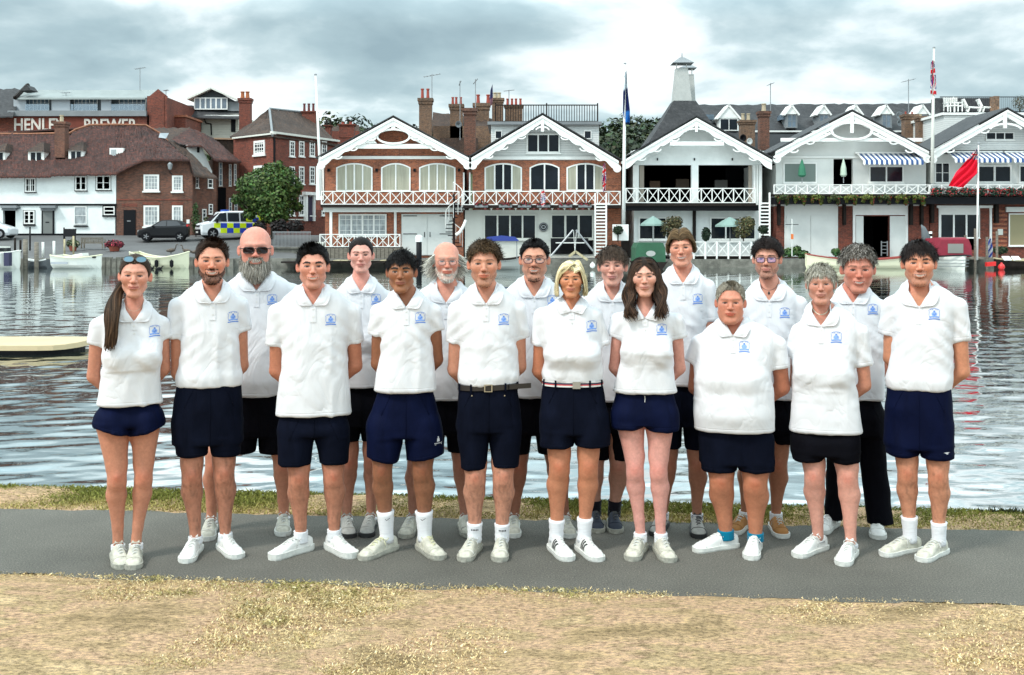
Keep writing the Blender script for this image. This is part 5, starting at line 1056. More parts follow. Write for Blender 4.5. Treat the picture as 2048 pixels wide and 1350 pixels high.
    c = mix(c, hc*.8, sst(hm, -.002, .003)*(ax < .0785)*s.get('scalp', .92))
    if s['hair'] in ('none', 'balding'): c = mix(c, np.array(sk)*np.array((1.05, .95, .95)), sst(z, .05, .09)*.6)
    return np.clip(c, 0, 1)

# ---------------- hair strands
def ribbons(P_, w, nrm, colr):
    """P_ (n,k,3) strands, w (n,k) half widths, nrm (n,k,3) outward -> V,Q,col"""
    n, k, _ = P_.shape; T = np.gradient(P_, axis=1); S = np.cross(T, nrm); S /= np.linalg.norm(S, axis=2, keepdims=True)+1e-9
    A = P_ - S*w[..., None]; B = P_ + S*w[..., None]; V = np.stack([A, B], 2).reshape(-1, 3)
    i = (np.arange(n)*k*2)[:, None] + np.arange(k-1)[None]*2; Q = np.stack([i, i+1, i+3, i+2], -1).reshape(-1, 4)
    return V, Q, np.repeat(colr, k*2, axis=0)
def strands(roots, rn, N, s, length, flow, K=6, grav=.3, curl=0.0, lift=.25, width=.0022, frizz=.15, push=True, rs=0, jit=.35, maxr=0):
    r = np.random.RandomState(rs + 5); pick = r.randint(0, len(roots), N); p = roots[pick] + r.normal(0, .0015, (N, 3)); n = rn[pick]
    L_ = length*(1 + jit*r.uniform(-1, 1, N)); st = (L_/(K-1))[:, None]; pts = [p.copy()]; ns = [n]
    f0 = flow(p, n); f0 = f0 - n*(f0*n).sum(1, keepdims=True)*.8; f0 /= np.linalg.norm(f0, axis=1, keepdims=True)+1e-9
    d = f0 + n*lift; ph = r.uniform(0, 6.28, N); rd = r.normal(0, 1, (N, 3))
    cc = np.array((0, .0, .01)); 
    for k in range(K-1):
        d = d/ (np.linalg.norm(d, axis=1, keepdims=True)+1e-9)
        p = p + d*st
        if push:
            q = (p-np.array((0, .018, .030)))/np.array((.080, .099, .092)); l = np.linalg.norm(q, axis=1, keepdims=True)
            p = np.where((l < 1.02) & (p[:, 2:3] > -.05), np.array((0, .018, .030)) + q/l*1.02*np.array((.080, .099, .092)), p)
        if maxr:
            q = (p-np.array((0, .018, .030)))/np.array((.080, .099, .092)); q[:, 2] = np.maximum(q[:, 2], 0); l = np.linalg.norm(q, axis=1, keepdims=True); s_ = np.where(l > maxr, maxr/l, 1.0); p = np.array((0, .018, 0)) + (p-np.array((0, .018, 0)))*np.concatenate([s_, s_, np.where(p[:, 2:3] > .03, s_, 1)], 1)
        q = (p-cc); nn = q/(np.linalg.norm(q, axis=1, keepdims=True)+1e-9)
        d = d*.9 + flow(p, nn)*.35 + np.array((0, 0, -1.))*grav + rd*frizz*.3
        if curl:
            a = ph + k*1.7; u = np.cross(nn, np.array((0, 0, 1.))); d = d + curl*(u*np.cos(a)[:, None] + nn*np.sin(a)[:, None]*.7)
        d = d - nn*np.minimum((d*nn).sum(1, keepdims=True), 0)*.7
        pts.append(p.copy()); ns.append(nn)
    P_ = np.stack(pts, 1); NN = np.stack(ns, 1)
    w = width*np.linspace(1, .25, K)[None]*(1+.4*r.uniform(-1, 1, (N, 1)))
    hc = np.array(s['haircol']); g = np.clip(1 + .42*r.normal(0, 1, (N, 1))*s.get('hvar', 1), .45, 2.2); colr = hc*g
    if 'haircol2' in s: m = (r.rand(N, 1) < s.get('mix2', .4)); colr = np.where(m, np.array(s['haircol2'])*g, colr)
    return ribbons(P_, w, NN, colr)
def merge(parts):
    Vs, Qs, Cs = [], [], []; o = 0
    for V, Q, c in parts: Vs.append(V); Qs.append(Q+o); Cs.append(c); o += len(V)
    return np.concatenate(Vs), np.concatenate(Qs), np.clip(np.concatenate(Cs), 0, 1)
def guide(pts, N, K, spread, s, width=.0025, rs=0, wave=0.0, wlen=3.0, nrm=(0, -1, 0.0)):
    """bundle of strands along a guide polyline; spread per control point"""
    r = np.random.RandomState(rs); pts = np.array(pts, float); t = np.linspace(0, len(pts)-1, K)
    ctr = np.stack([np.interp(t, range(len(pts)), pts[:, i]) for i in range(3)], 1)
    for _ in range(2): ctr[1:-1] = (ctr[:-2]+2*ctr[1:-1]+ctr[2:])/4
    sp_ = np.interp(t, range(len(pts)), spread); off = r.normal(0, .5, (N, 3)); off *= np.minimum(1, 1/np.maximum(np.linalg.norm(off, axis=1, keepdims=True), 1e-6))
    ln = np.sqrt(r.uniform(.72, 1, N))
    tt = t[None]*ln[:, None]; P_ = np.stack([np.interp(tt, t, ctr[:, i]) for i in range(3)], -1); S_ = np.interp(tt, t, sp_)
    P_ = P_ + off[:, None]*S_[..., None]
    if wave: a = tt*wlen + off[:, :1]*2.2; P_[..., 0] += wave*np.sin(a)*np.clip(tt-.8, 0, 1); P_[..., 1] += wave*.6*np.cos(a)*np.clip(tt-.8, 0, 1)
    NN = off[:, None]*.8 + np.array(nrm)[None, None]; NN = np.tile(NN, (1, K, 1)) if NN.shape[1] == 1 else NN; NN = NN/np.linalg.norm(NN, axis=2, keepdims=True)
    hc = np.array(s['haircol']); g = np.clip(1 + .42*r.normal(0, 1, (N, 1)), .45, 2.2); colr = hc*g
    if 'haircol2' in s: m = (r.rand(N, 1) < s.get('mix2', .4)); colr = np.where(m, np.array(s['haircol2'])*g, colr)
    return ribbons(P_, width*np.linspace(1, .5, K)[None]*np.ones((N, 1)), NN, colr)
def V3(x, y, z): return np.array((x, y, z), float)
def hair_parts(V, Q, N, lon, s):
    hm = s['hm']; st = s['hair']; x, y, z = V.T; out_ = []
    if st == 'none': return None
    ear = (np.abs(x) > .0785)
    inside = (hm > -.001) & ~ear; roots = V[inside]; rn = N[inside]
    th = s.get('thick', .010)
    # cap shell following the scalp, lifted where the hair is deep
    tz = th*sst(hm, -.002, .018)*(.55+.45*sst(z, .0, .08)); tz = tz*(1+.22*vnoise(V, (70, 70, 70)))
    Vc = V + N*tz[:, None]; qm = inside[Q].all(1); used = np.unique(Q[qm]); mp = -np.ones(len(V), int); mp[used] = np.arange(len(used))
    hcv = np.array(s['haircol'])*(0.75+.25*vnoise(V[used], (160, 60, 60)))[:, None]
    out_.append((Vc[used], mp[Q[qm]], hcv))
    top = roots[:, 2] > .03
    sgn = lambda p, x0=0: np.sign(p[:, :1]-x0+1e-6)
    rt = roots + rn*th*.5
    one = lambda p, v: np.tile(np.array(v, float), (len(p), 1))
    rs = s['seed']
    if st == 'short':      # brushed up and forward, cropped sides
        fl = lambda p, n: one(p, (.25*s.get('sweep', 1), -.55, .55))*sst(p[:, 2], .02, .09)[:, None] + one(p, (0, .5, -.8))*(1-sst(p[:, 2], .02, .09)[:, None])
        out_.append(strands(rt[top], rn[top], 1300, s, s.get('len', .030), fl, 5, .0, lift=s.get('lift', .6), width=.0019, rs=rs, curl=s.get('curl', 0)))
        out_.append(strands(roots, rn, 1100, s, .010, fl, 4, .0, lift=.5, width=.0016, rs=rs+1))
    elif st == 'crop':
        fl = lambda p, n: one(p, (0, -.6, .1)); out_.append(strands(rt[top], rn[top], 1300, s, .013, fl, 4, 0, lift=.7, width=.0016, rs=rs)); out_.append(strands(roots, rn, 1100, s, .006, fl, 3, 0, lift=.6, width=.0014, rs=rs+1))
    elif st == 'fringe':   # combed forward over the forehead
        fl = lambda p, n: one(p, (.15*s.get('sweep', 1), -.9, -.45)) + np.concatenate([p[:, :1]*6, p[:, :1]*0, -np.clip(-p[:, 1:2]-.05, 0, 1)*10], 1)
        out_.append(strands(rt[top], rn[top], 1500, s, s.get('len', .055), fl, 6, .22, lift=.22, width=.0020, rs=rs, curl=s.get('curl', 0), maxr=1.23))
        fl2 = lambda p, n: one(p, (0, -.2, -1)); out_.append(strands(roots, rn, 1100, s, s.get('side', .022), fl2, 5, .15, lift=.3, width=.002, rs=rs+1))
        out_.append(strands(rt[top], rn[top], 420, s, .030, lambda p, n: one(p, (.3, -.5, .1)), 5, .05, lift=.7, width=.0018, rs=rs+4, curl=.4, frizz=.5))
    elif st == 'curly':
        fl = lambda p, n: n*.12 + one(p, (.25*np.sign(rs % 2-.5), -.45, .1)); c = s.get('curl', .9)
        out_.append(strands(rt[top], rn[top], 1700, s, s.get('len', .05), fl, 8, .20, lift=.6, width=.0021, rs=rs, curl=c*1.6, frizz=.35, maxr=s.get('maxr', 1.32)))
        out_.append(strands(roots, rn, 900, s, .014, lambda p, n: one(p, (0, .3, -.7)), 5, 0, lift=.6, width=.0018, rs=rs+1, curl=c*.7, frizz=.5))
    elif st == 'slick':    # pulled back tight
        out_[0] = (out_[0][0], out_[0][1], out_[0][2]*.7)
        fl = lambda p, n: one(p, (0, 1, .05)) + np.concatenate([-p[:, :1]*2, p[:, :1]*0, p[:, :1]*0], 1)
        out_.append(strands(roots+rn*.004, rn, 1500, s, .05, fl, 6, .0, lift=.02, width=.0017, rs=rs, frizz=.05))
    elif st == 'arcs':     # parted hair arching over the crown and falling at the sides
        r = np.random.RandomState(rs); nlk = 90; N_ = 1900; lk = r.randint(0, nlk, N_); pt_ = s.get('part', 0.); lift, zend, outw = s['lift'], s['zend'], s.get('out', .01)
        ly = r.uniform(-.080, .098, nlk); lj = r.normal(0, 1, (nlk, 3)); sx = np.where(r.rand(nlk) < .5, -1., 1.)[lk]; y0 = ly[lk] + r.normal(0, .0035, N_); j0 = lj[lk]; l2 = lift*(1+.25*j0[:, 0])
        zt = .030 + .092*np.sqrt(np.clip(1-((y0-.018)/.101)**2, .05, 1)); frt = np.clip((-.035-y0)/.04, 0, 1); ze = zend*(1-frt)+s.get('zfront', zend)*frt + .010*j0[:, 1]
        o1 = np.ones(N_); CP = np.stack([np.stack([pt_*o1+sx*.002, y0, zt-.002], 1), np.stack([pt_+sx*.028, y0*1.03-.006*frt, zt+l2*.62], 1), np.stack([sx*.060, y0*1.0-.004*frt, np.minimum(zt, .088)-.004+l2*.75], 1), np.stack([sx*(.082+outw*.5)-sx*frt*.006, y0*.95, .030*o1], 1), np.stack([sx*(.086+outw)-sx*frt*.006, y0*.9+.006*frt, .030*.4+ze*.6], 1), np.stack([sx*(.082+outw*(.8+.5*j0[:, 2]))-sx*frt*.004, y0*.85+.012*frt, ze], 1)], 1)
        tt = np.linspace(0, 5, 12); P_ = np.stack([np.stack([np.interp(tt, range(6), CP[q_, :, c_]) for c_ in range(3)], 1) for q_ in range(N_)])
        for _ in range(2): P_[:, 1:-1] = (P_[:, :-2]+2*P_[:, 1:-1]+P_[:, 2:])/4
        P_ = P_ + r.normal(0, .0022, (N_, 1, 3)) + np.linspace(0, 1, 12)[None, :, None]*r.normal(0, .004, (N_, 1, 3)); wv = s.get('wav', .002); P_[..., 0] += wv*np.sin(tt[None]*2.2+j0[:, :1]*3)
        keep = (~((y0 < -.02) & (ze[:] < .0) & False)); NN = P_-np.array((0, .02, .0)); NN /= np.linalg.norm(NN, axis=2, keepdims=True)
        g_ = np.clip(1+.30*lj[lk][:, :1]+.30*r.normal(0, 1, (N_, 1)), .45, 2.0); cc_ = np.array(s['haircol'])*g_; m_ = r.rand(N_, 1) < .35; cc_ = np.where(m_, np.array(s.get('haircol2', s['haircol']))*g_, cc_)
        out_.append(ribbons(P_, 0.0024*np.linspace(1, .35, 12)[None]*np.ones((N_, 1)), NN, cc_))
        if s.get('bangs'): bf = (roots[:, 1] < -.02) & (roots[:, 2] > .055); out_.append(strands(rt[bf], rn[bf], 800, s, .042, lambda p, n: one(p, (.1, -.7, -.7))+np.concatenate([p[:, :1]*6, p[:, :2]*0], 1), 7, .2, lift=.25, width=.0015, rs=rs+6, frizz=.15, maxr=1.2))
        if s.get('fr'):      # fringe swept across the forehead
            for fx in s['fr']:
                n_ = 260; lk = r.randint(0, 14, n_); a_ = r.normal(0, 1, (14, 2))[lk]; q0 = r.uniform(0, 1, n_)[:, None]
                CP = np.array([(pt_, -.070, .108), (pt_+fx*.022, -.094, .098), (pt_+fx*.046, -.100, .074), (fx*.066, -.086, .046), (fx*.079, -.060, .010)])[None]+np.stack([fx*(-.012)*q0[:, 0], .006*a_[:, 0]*0, .016*q0[:, 0]+.004*a_[:, 1]], 1)[:, None]*np.linspace(0, 1, 5)[None, :, None]+r.normal(0, .0018, (n_, 1, 3)); CP[:, :2, 1] += (.03*q0)[:, :1]
                t5 = np.linspace(0, 4, 9); P_ = np.stack([np.stack([np.interp(t5, range(5), CP[q_, :, c_]) for c_ in range(3)], 1) for q_ in range(n_)]); P_[:, 1:-1] = (P_[:, :-2]+2*P_[:, 1:-1]+P_[:, 2:])/4
                g_ = np.clip(1+.25*a_[:, :1]+.25*r.normal(0, 1, (n_, 1)), .5, 1.8); NN = P_-np.array((0, .02, .0)); NN /= np.linalg.norm(NN, axis=2, keepdims=True); out_.append(ribbons(P_, .0021*np.linspace(1, .4, 9)[None]*np.ones((n_, 1)), NN, np.array(s['haircol'])*g_))
        out_.append(strands(roots, rn, 900, s, .018, lambda p, n: one(p, (0, .2, -1)), 4, .1, lift=.3, width=.0016, rs=rs+1))
    elif st == 'long':
        fl = lambda p, n: np.concatenate([sgn(p)*np.where((p[:, 2:3] > .03) & (np.abs(p[:, :1]) < .06), .9, -.03), np.where(p[:, 2:3] > .05, .15, -.05)*1.0, np.where(p[:, 2:3] > .085, 0, -1.0)], 1)
        out_.append(strands(rt, rn, 1400, s, .14, fl, 9, .30, lift=.08, width=.0022, rs=rs, frizz=.05, maxr=1.14))
        for sx in (-1, 1):
            out_.append(guide([(sx*.070, .0, .04), (sx*.083, -.005, -.02), (sx*.092, -.02, -.10), (sx*.098, -.060, -.18), (sx*.088, -.095, -.25)], 480, 16, (.022, .026, .034, .040, .036), s, .0028, rs+sx, wave=.012, wlen=3.2, nrm=(sx*.4, -1, 0)))
            out_.append(guide([(sx*.06, .05, .02), (sx*.078, .05, -.06), (sx*.09, .03, -.15), (sx*.09, -.02, -.22)], 200, 10, (.03, .035, .04, .04), s, .0028, rs+sx+7, nrm=(sx, -.3, 0)))
    elif st == 'pony':
        fl = lambda p, n: one(p, (-.1, 1, -.1)) + np.concatenate([-p[:, :1]*2, p[:, :1]*0, p[:, :1]*0], 1)
        out_.append(strands(roots+rn*.004, rn, 1600, s, .05, fl, 6, .0, lift=.03, width=.0017, rs=rs, frizz=.05))
        out_.append(guide([(-.02, .10, .0), (-.07, .075, -.06), (-.095, .01, -.12), (-.100, -.075, -.17), (-.102, -.120, -.24), (-.100, -.125, -.33), (-.11, -.125, -.41)], 700, 18, (.016, .026, .030, .034, .040, .036, .026), s, .0030, rs, wave=.005, wlen=2))
    elif st == 'balding':
        fl = lambda p, n: np.concatenate([sgn(p)*.8, np.full((len(p), 1), .3), np.full((len(p), 1), -.8)], 1)
        out_.append(strands(roots, rn, 1300, s, .085, fl, 7, .12, lift=.8, width=.0022, rs=rs, curl=.3, frizz=.5))
    return merge(out_)
def beard_parts(V, N, s):
    bd = s.get('beard')
    if not bd: return None
    bm = s['beardmask']; x, y, z = V.T; L_ = bd['len']
    m = bm > .35
    if bd.get('goatee'): m &= (np.abs(x) < .034)
    if bd.get('chin_only'): m &= (z < -.075) | (np.abs(x) > .045)
    roots, rn = V[m], N[m]; ss = dict(s, haircol=s.get('beardcol', s['haircol'])); ss.pop('haircol2', None)
    if 'beardcol2' in s: ss['haircol2'] = s['beardcol2']; ss['mix2'] = .5
    lowz = np.clip((-.05-roots[:, 2])/.06, 0, 1)
    out_ = []
    cap_m = m
    fl = lambda p, n: np.stack([p[:, 0]*2, np.full(len(p), -.25), np.full(len(p), -1.)], 1)
    out_.append(strands(roots, rn, int(bd.get('n', 1400)*.5), ss, L_*.5, fl, 4, .1, lift=.6, width=.0013, rs=s['seed']+9, push=False, curl=bd.get('curl', .1), frizz=.3))
    if L_ > .02:
        low = roots[:, 2] < -.055
        if low.any(): out_.append(strands(roots[low], rn[low], int(bd.get('n', 1400)*.5), ss, L_*1.15, fl, 6, .35, lift=.5, width=.0013, rs=s['seed']+19, push=False, curl=.15, frizz=.3))
    return merge(out_)

# ---------------- shoes and socks
def shoe_meshes(kind):
    """proto shoe pointing to -Y, heel at y=0.07, ankle centre at (0,0)"""
    t = [0, .06, .16, .30, .42, .52, .64, .76, .87, .95, 1]
    W_ = [.016, .028, .034, .035, .035, .037, .042, .046, .044, .034, .010]
    Ht = [.070, .082, .086, .082, .092, .088, .070, .056, .047, .038, .022]
    Lh = .285; sole_t = .026 if kind != 'runner' else .034
    def ringpts(i, zmin, zmax, wo, top=True):
        y = .075 - t[i]*Lh; w = W_[i] + wo; sk = -.006*math.sin(t[i]*math.pi)
        pts = []
        for k in range(13):
            a = math.pi*k/12; cx_ = math.cos(a); pz = math.sin(a)
            pts.append((sk + w*math.copysign(abs(cx_)**.75, cx_), y, zmin + (zmax-zmin)*pz**.72))
        return pts
    u = MB()
    rings = [ringpts(i, sole_t-.004, Ht[i], -.002) for i in range(len(t))]
    b = 0
    for r_ in rings: u.v += r_
    for i in range(len(t)-1):
        for k in range(12): u.f.append([i*13+k, i*13+k+1, (i+1)*13+k+1, (i+1)*13+k]); u.m.append(0)
    u.f.append([k for k in range(13)]); u.m.append(0)
    s_ = MB(); n = len(t)
    for zz_, wo in ((0.0, .003), (.008, .006), (sole_t, .0055)):
        y0 = [.080 - tt*(Lh+.010) for tt in t]
        for i in range(n): s_.v.append((-.006*math.sin(t[i]*math.pi)+W_[i]+wo, y0[i], zz_))
        for i in reversed(range(n)): s_.v.append((-.006*math.sin(t[i]*math.pi)-W_[i]-wo, y0[i], zz_))
    m2 = 2*n
    for l in range(2):
        for k in range(m2): j = (k+1) % m2; s_.f.append([l*m2+k, l*m2+j, (l+1)*m2+j, (l+1)*m2+k]); s_.m.append(0)
    s_.f.append([k for k in reversed(range(m2))]); s_.m.append(0); s_.f.append([2*m2+k for k in range(m2)]); s_.m.append(0)
    # laces over the instep, tongue, bow
    l = MB()
    for q in range(5):
        y = -.028 - q*.021; zt = np.interp(-(y-.075)/Lh, t, Ht)+.0025; w = .020 - q*.0015
        l.tube([(-w, y+.004, zt-.010), (-w*.5, y, zt-.001), (w*.5, y, zt-.001), (w, y-.004, zt-.010)], .0030, 5)
        l.tube([(w, y+.004, zt-.010), (0, y-.010, zt+.001), (-w, y-.016, zt-.012)], .0026, 5)
    for sx in (-1, 1):
        l.tube([(0, -.024, .094), (sx*.018, -.020, .099), (sx*.034, -.026, .086), (sx*.030, -.036, .076), (sx*.010, -.028, .091)], .0026, 5)
        l.tube([(0, -.024, .094), (sx*.016, -.040, .082), (sx*.036, -.052, .060), (sx*.040, -.060, .040)], .0022, 5)
    tg = MB(); tg.obox((0, -.012, .094), (.020, 0, 0), (0, .016, -.010), (0, .003, .006))
    # overlays: toe cap ridge and side stripes
    ov = MB()
    def surf(tt, ang, lift=.0015):
        i = min(int(np.searchsorted(t, tt))-1, n-2); i = max(i, 0); f_ = (tt-t[i])/(t[i+1]-t[i])
        w = (W_[i]*(1-f_)+W_[i+1]*f_)-.002+lift; h = Ht[i]*(1-f_)+Ht[i+1]*f_; a = math.radians(ang); cx_ = math.cos(a)
        return (-.006*math.sin(tt*math.pi)+w*math.copysign(abs(cx_)**.75, cx_), .075-tt*Lh, sole_t-.004+(h-sole_t+.004+lift)*math.sin(a)**.72)
    ov.tube([surf(.80, a_) for a_ in range(8, 173, 12)], .0016, 4)
    st = MB()
    for q in range(3):
        for sx in (0, 1):
            pts = [surf(.40+.070*q+.016*j_, (4+16*j_) if sx == 0 else (176-16*j_), .0022) for j_ in range(5)]
            pts2 = [surf(.438+.070*q+.016*j_, (4+16*j_) if sx == 0 else (176-16*j_), .0022) for j_ in range(5)]
            for j_ in range(4): st.face([pts[j_], pts2[j_], pts2[j_+1], pts[j_+1]])
    return u, s_, l, tg, ov, st
_SH = {}
def make_shoe(parent, ax_, ay_, yaw, up, sole, lace, stripes=None, kind='trainer', ovm=None):
    if kind not in _SH:
        g = shoe_meshes(kind); _SH[kind] = []
        for nm, mb in zip(('shoe', 'sole', 'lace', 'tongue', 'stitching', 'stripe'), g):
            me = bpy.data.meshes.new(nm); me.from_pydata(mb.v, [], mb.f); me.materials.append(None); me.update(); me.shade_smooth() if nm in ('shoe', 'lace', 'stitching') else None; _SH[kind].append(me)
    ms = _SH[kind]
    def mk(nm, me, m, par):
        o = bpy.data.objects.new(nm, me); C.objects.link(o); o.parent = par; o.material_slots[0].link = 'OBJECT'; o.material_slots[0].material = m; return o
    s0 = mk('shoe', ms[0], up, parent); s0.location = (ax_, ay_, 0); s0.rotation_euler = (0, 0, yaw)
    mk('sole', ms[1], sole, s0); mk('lace', ms[2], lace, s0); mk('tongue', ms[3], ovm or up, s0); mk('stitching', ms[4], ovm or sole, s0)
    if stripes: mk('stripe', ms[5], stripes, s0)
    return s0
def crest_mesh(place, bvh, name='crest', parent=None):
    """blue embroidered badge: shield outline, lettering arc, figure, banner - laid onto the shirt"""
    cx_, cz_ = place; fl = MB()
    def pt(u, v, lift=.0022):
        loc, n_, i_, d_ = bvh.ray_cast(Vector((cx_+u, -1, cz_+v)), Vector((0, 1, 0)))
        if loc is None: return (cx_+u, -.1, cz_+v)
        return (loc.x, loc.y-lift, loc.z)
    def line(pts, w, m=0):
        fl.mat(m)
        for a, b in zip(pts[:-1], pts[1:]):
            dx, dz = b[0]-a[0], b[1]-a[1]; l = math.hypot(dx, dz)+1e-9; nx_, nz_ = -dz/l*w/2, dx/l*w/2
            fl.face([pt(a[0]-nx_, a[1]-nz_), pt(b[0]-nx_, b[1]-nz_), pt(b[0]+nx_, b[1]+nz_), pt(a[0]+nx_, a[1]+nz_)])
    def blob(u, v, a, b, m=0, n=8):
        fl.mat(m); fl.face([pt(u+a*math.cos(6.2832*k/n), v+b*math.sin(6.2832*k/n)) for k in range(n)])
    line([(-.026, .028), (-.014, .033), (0, .035), (.014, .033), (.026, .028)], .0022)
    line([(-.029, .026), (-.026, .014), (-.028, .0), (-.024, -.016)], .0020); line([(.029, .026), (.026, .014), (.028, .0), (.024, -.016)], .0020)
    blob(0, .018, .0055, .006); blob(0, .004, .015, .012, 1, 12); blob(-.006, .004, .0035, .005); blob(.006, .004, .0035, .005); blob(0, -.002, .003, .006)
    line([(-.026, -.014), (-.012, -.011), (0, -.010), (.012, -.011), (.026, -.014)], .008, 1); line([(-.030, -.026), (-.012, -.023), (0, -.022), (.012, -.023), (.030, -.026)], .0055)
    for u in (-.018, -.009, .009, .018): blob(u, .0285, .002, .0028)
    for u in (-.020, -.012, -.004, .004, .012, .020): blob(u, -.0125, .0018, .0025)
    return fl.build(name, [EMB, EMBL], parent)

def person(sp):
    """sp: dict of photo measurements (pixels) turned into metres at the person's own distance"""
    D = sp['D']; k = D/F; hx, crown, chin = sp['head']; cx0 = sp['cx']
    th0 = math.atan2(PX(cx0, D), D); kc = k*math.cos(th0)      # everybody faces the photographer
    X = lambda px: (px-cx0)*kc
    Z = lambda py: H-(py-YH)*k
    root = empty('person', (PX(cx0, D), D, 0), -th0, sp['label'], 'person', sp.get('group'))
    female = sp.get('fem', False); sk = np.array(sp['skin'], np.float32); seed = sp['seed']
    lsk = np.array(sp.get('legskin', sp['skin']), np.float32)*SKT; ask = np.array(sp.get('armskin', sp['skin']), np.float32)*SKT; sk = sk*SKT
    # ---- head frame
    hh = (chin-crown)*k; s = dict(sp); s.setdefault('smile', .5); s.setdefault('teeth', False)
    fr = random.Random(seed*17)
    for kk, vv in (('jaw', fr.uniform(.95, 1.06)), ('cheek', fr.uniform(.9, 1.1)), ('nose', fr.uniform(.88, 1.12)), ('fat', 0), ('brow', 1.0)): s.setdefault(kk, vv)
    hs = hh/(.250+sp.get('hairh', .012)); zc = Z(chin) + .127*hs
    s['hs'] = hs; s['hc'] = (X(hx), -.045, zc)
    M = headframe(s)
    # ---- torso profile
    ct, vb = sp['collar']; zct, zvb = Z(ct), Z(vb); nr = (.0415 if female else .048)*sp.get('neckw', 1); nx = X(sp.get('neckx', (hx+cx0)/2 if 'neckx' not in sp else sp['neckx']))
    dp = sp.get('depth', 1.0)*(.9 if female else 1.0)
    shL, shR = sp['sh']       # outer shoulder (sleeve) x
    zsh = Z(sp['shy']); xsL, xsR = X(shL)+.064, X(shR)-.064
    keys = [(zct+.030, nx-nr-.004, nx+nr+.004, -nr-.012, nr+.030), (zct-.002, nx-nr-.024, nx+nr+.024, -nr-.028, nr+.045),
            (zct-.030, nx-(nx-xsL)*.64, nx+(xsR-nx)*.64, -.088*dp, .098), (zct*.35+zsh*.65-.018, nx-(nx-xsL)*.92, nx+(xsR-nx)*.92, -.10*dp, .106), (zsh-.035, xsL-.004, xsR+.004, -.105*dp, .112)]
    bust = sp.get('bust', .0); belly = sp.get('belly', .0)
    for i, (py, xl, xr) in enumerate(sp['torso']):
        fr_ = sp.get('front', None)
        if i == 0: yf, yb = -.122*dp - bust*.6, .115          # armpit line
        elif i == 1: yf, yb = -.118*dp - bust*.25 - belly*.6, .10
        elif i == 2: yf, yb = -.122*dp - belly, .098
        else: yf, yb = -.120*dp - belly*.55, .11
        keys.append((Z(py), X(xl), X(xr), yf, yb))
    if bust: keys.append((Z(sp['torso'][0][0])-.05, X(sp['torso'][0][1])*.98, X(sp['torso'][0][2])*.98, -.126*dp-bust, .108))
    hem_py, hxl, hxr = sp['torso'][-1]; zhem = Z(hem_py)
    # ---- limbs
    def arm(side):
        sx = xsL if side == 0 else xsR; sg = -1 if side == 0 else 1
        ox, ey = sp['elbow'][side]; aw = sp.get('armw', 1)*(.041 if not female else .036)
        S = (sx, .005, zsh-.064); E = (X(ox)-sg*aw, .045, Z(ey)); wr = (nx*.5+sg*.035+(X(hxl)+X(hxr))*.25, .175+belly*.1, Z(ey)-.19)
        return S, E, wr, aw, sg
    arms = [arm(0), arm(1)]
    knees, ankles = sp['knee'], sp['ankle']; lw = sp.get('legw', 1.0); zhip = Z(sp['hipy'])
    zkn = .495*sp.get('kneez', 1.0)
    legs = []
    for i in (0, 1):
        kx, kw = knees[i]; axp = ankles[i]; sg = -1 if i == 0 else 1
        a_y = sp.get('ay', (0, 0))[i]
        hipx = (X(sp['hips'][0])*.73+X(sp['hips'][1])*.27, X(sp['hips'][0])*.27+X(sp['hips'][1])*.73)[i]
        kz = Z(sp['kneey'][i] if isinstance(sp['kneey'], (tuple, list)) else sp['kneey']); kr = kw*kc/2
        legs.append(((hipx, .01, zhip), (X(kx), -.012, kz), (X(axp), .02+a_y, .085), kr, sg))
    tuck = sp.get('tuck', False); bt = sp['bottom']; ztop = Z(bt['top'])+(.012 if tuck else .05); hl, hr = X(sp['hips'][0]), X(sp['hips'][1])
    crz = Z(bt.get('crotch', (bt['L'][0]+bt['top'])/2+10)); wl, wr_ = X(bt.get('waist', (hxl, hxr))[0]), X(bt.get('waist', (hxl, hxr))[1])
    if not tuck: wl, wr_ = wl+.014, wr_-.014
    bb = -.112*dp-belly*.5+(0 if tuck else .018)
    skeys = [(ztop, wl, wr_, bb, .108), (((ztop+zhip)/2, hl*.55+wl*.45, hr*.55+wr_*.45, bb-.006, .125) if tuck else (zhem-.012, wl+.006, wr_-.006, bb+.004, .100)), (zhip, hl, hr, -.112, .13), (crz, hl, hr, -.105, .12)]
    h = .0122; tall = zct+.10
    xs = [X(shL)-.03, X(shR)+.03]+[X(a[0]) for a in knees]
    g = Grid((min(xs)-.09, -.30, .0), (max(xs)+.09, .32, tall+.06), h)
    g.torso(keys, inset=.016, n=2.35, zlo=zhem+.03)
    g.torso(skeys, inset=.018, n=2.4, zlo=max(crz, zhip-.03), zhi=ztop, sm=1)
    g.cone((nx, 0, zhem+.06), (nx*.5+(hl+hr)*.25, 0, zhip+.05), .08, .08, .02)
    g.cone((nx, .012, zct-.03), (X(hx), -.020, zc-.055*hs), nr+.006, nr-.003, .03)
    for S, E, wr, aw, sg in arms:
        g.cone(S, E, min(aw*1.22, .047), aw*.96, .02); mid = tuple(E[i]*.6+wr[i]*.4 for i in range(3)); g.cone(E, mid, aw*.96, aw*.93, .015); g.cone(mid, wr, aw*.93, aw*.66, .015)
        g.cone(wr, (wr[0]-sg*.045, wr[1]+.006, wr[2]-.045), .024, .028, .012)
        for q in range(4):
            f0 = (wr[0]-sg*(.030+.010*q), wr[1]+.008, wr[2]-.060+.012*q); g.cone(f0, (f0[0]-sg*.050, f0[1]+.012, f0[2]-.028+.004*q), .0095, .008, .003)
        g.cone((wr[0]-sg*.015, wr[1]+.01, wr[2]-.015), (wr[0]-sg*.065, wr[1]+.02, wr[2]-.005), .011, .009, .004)
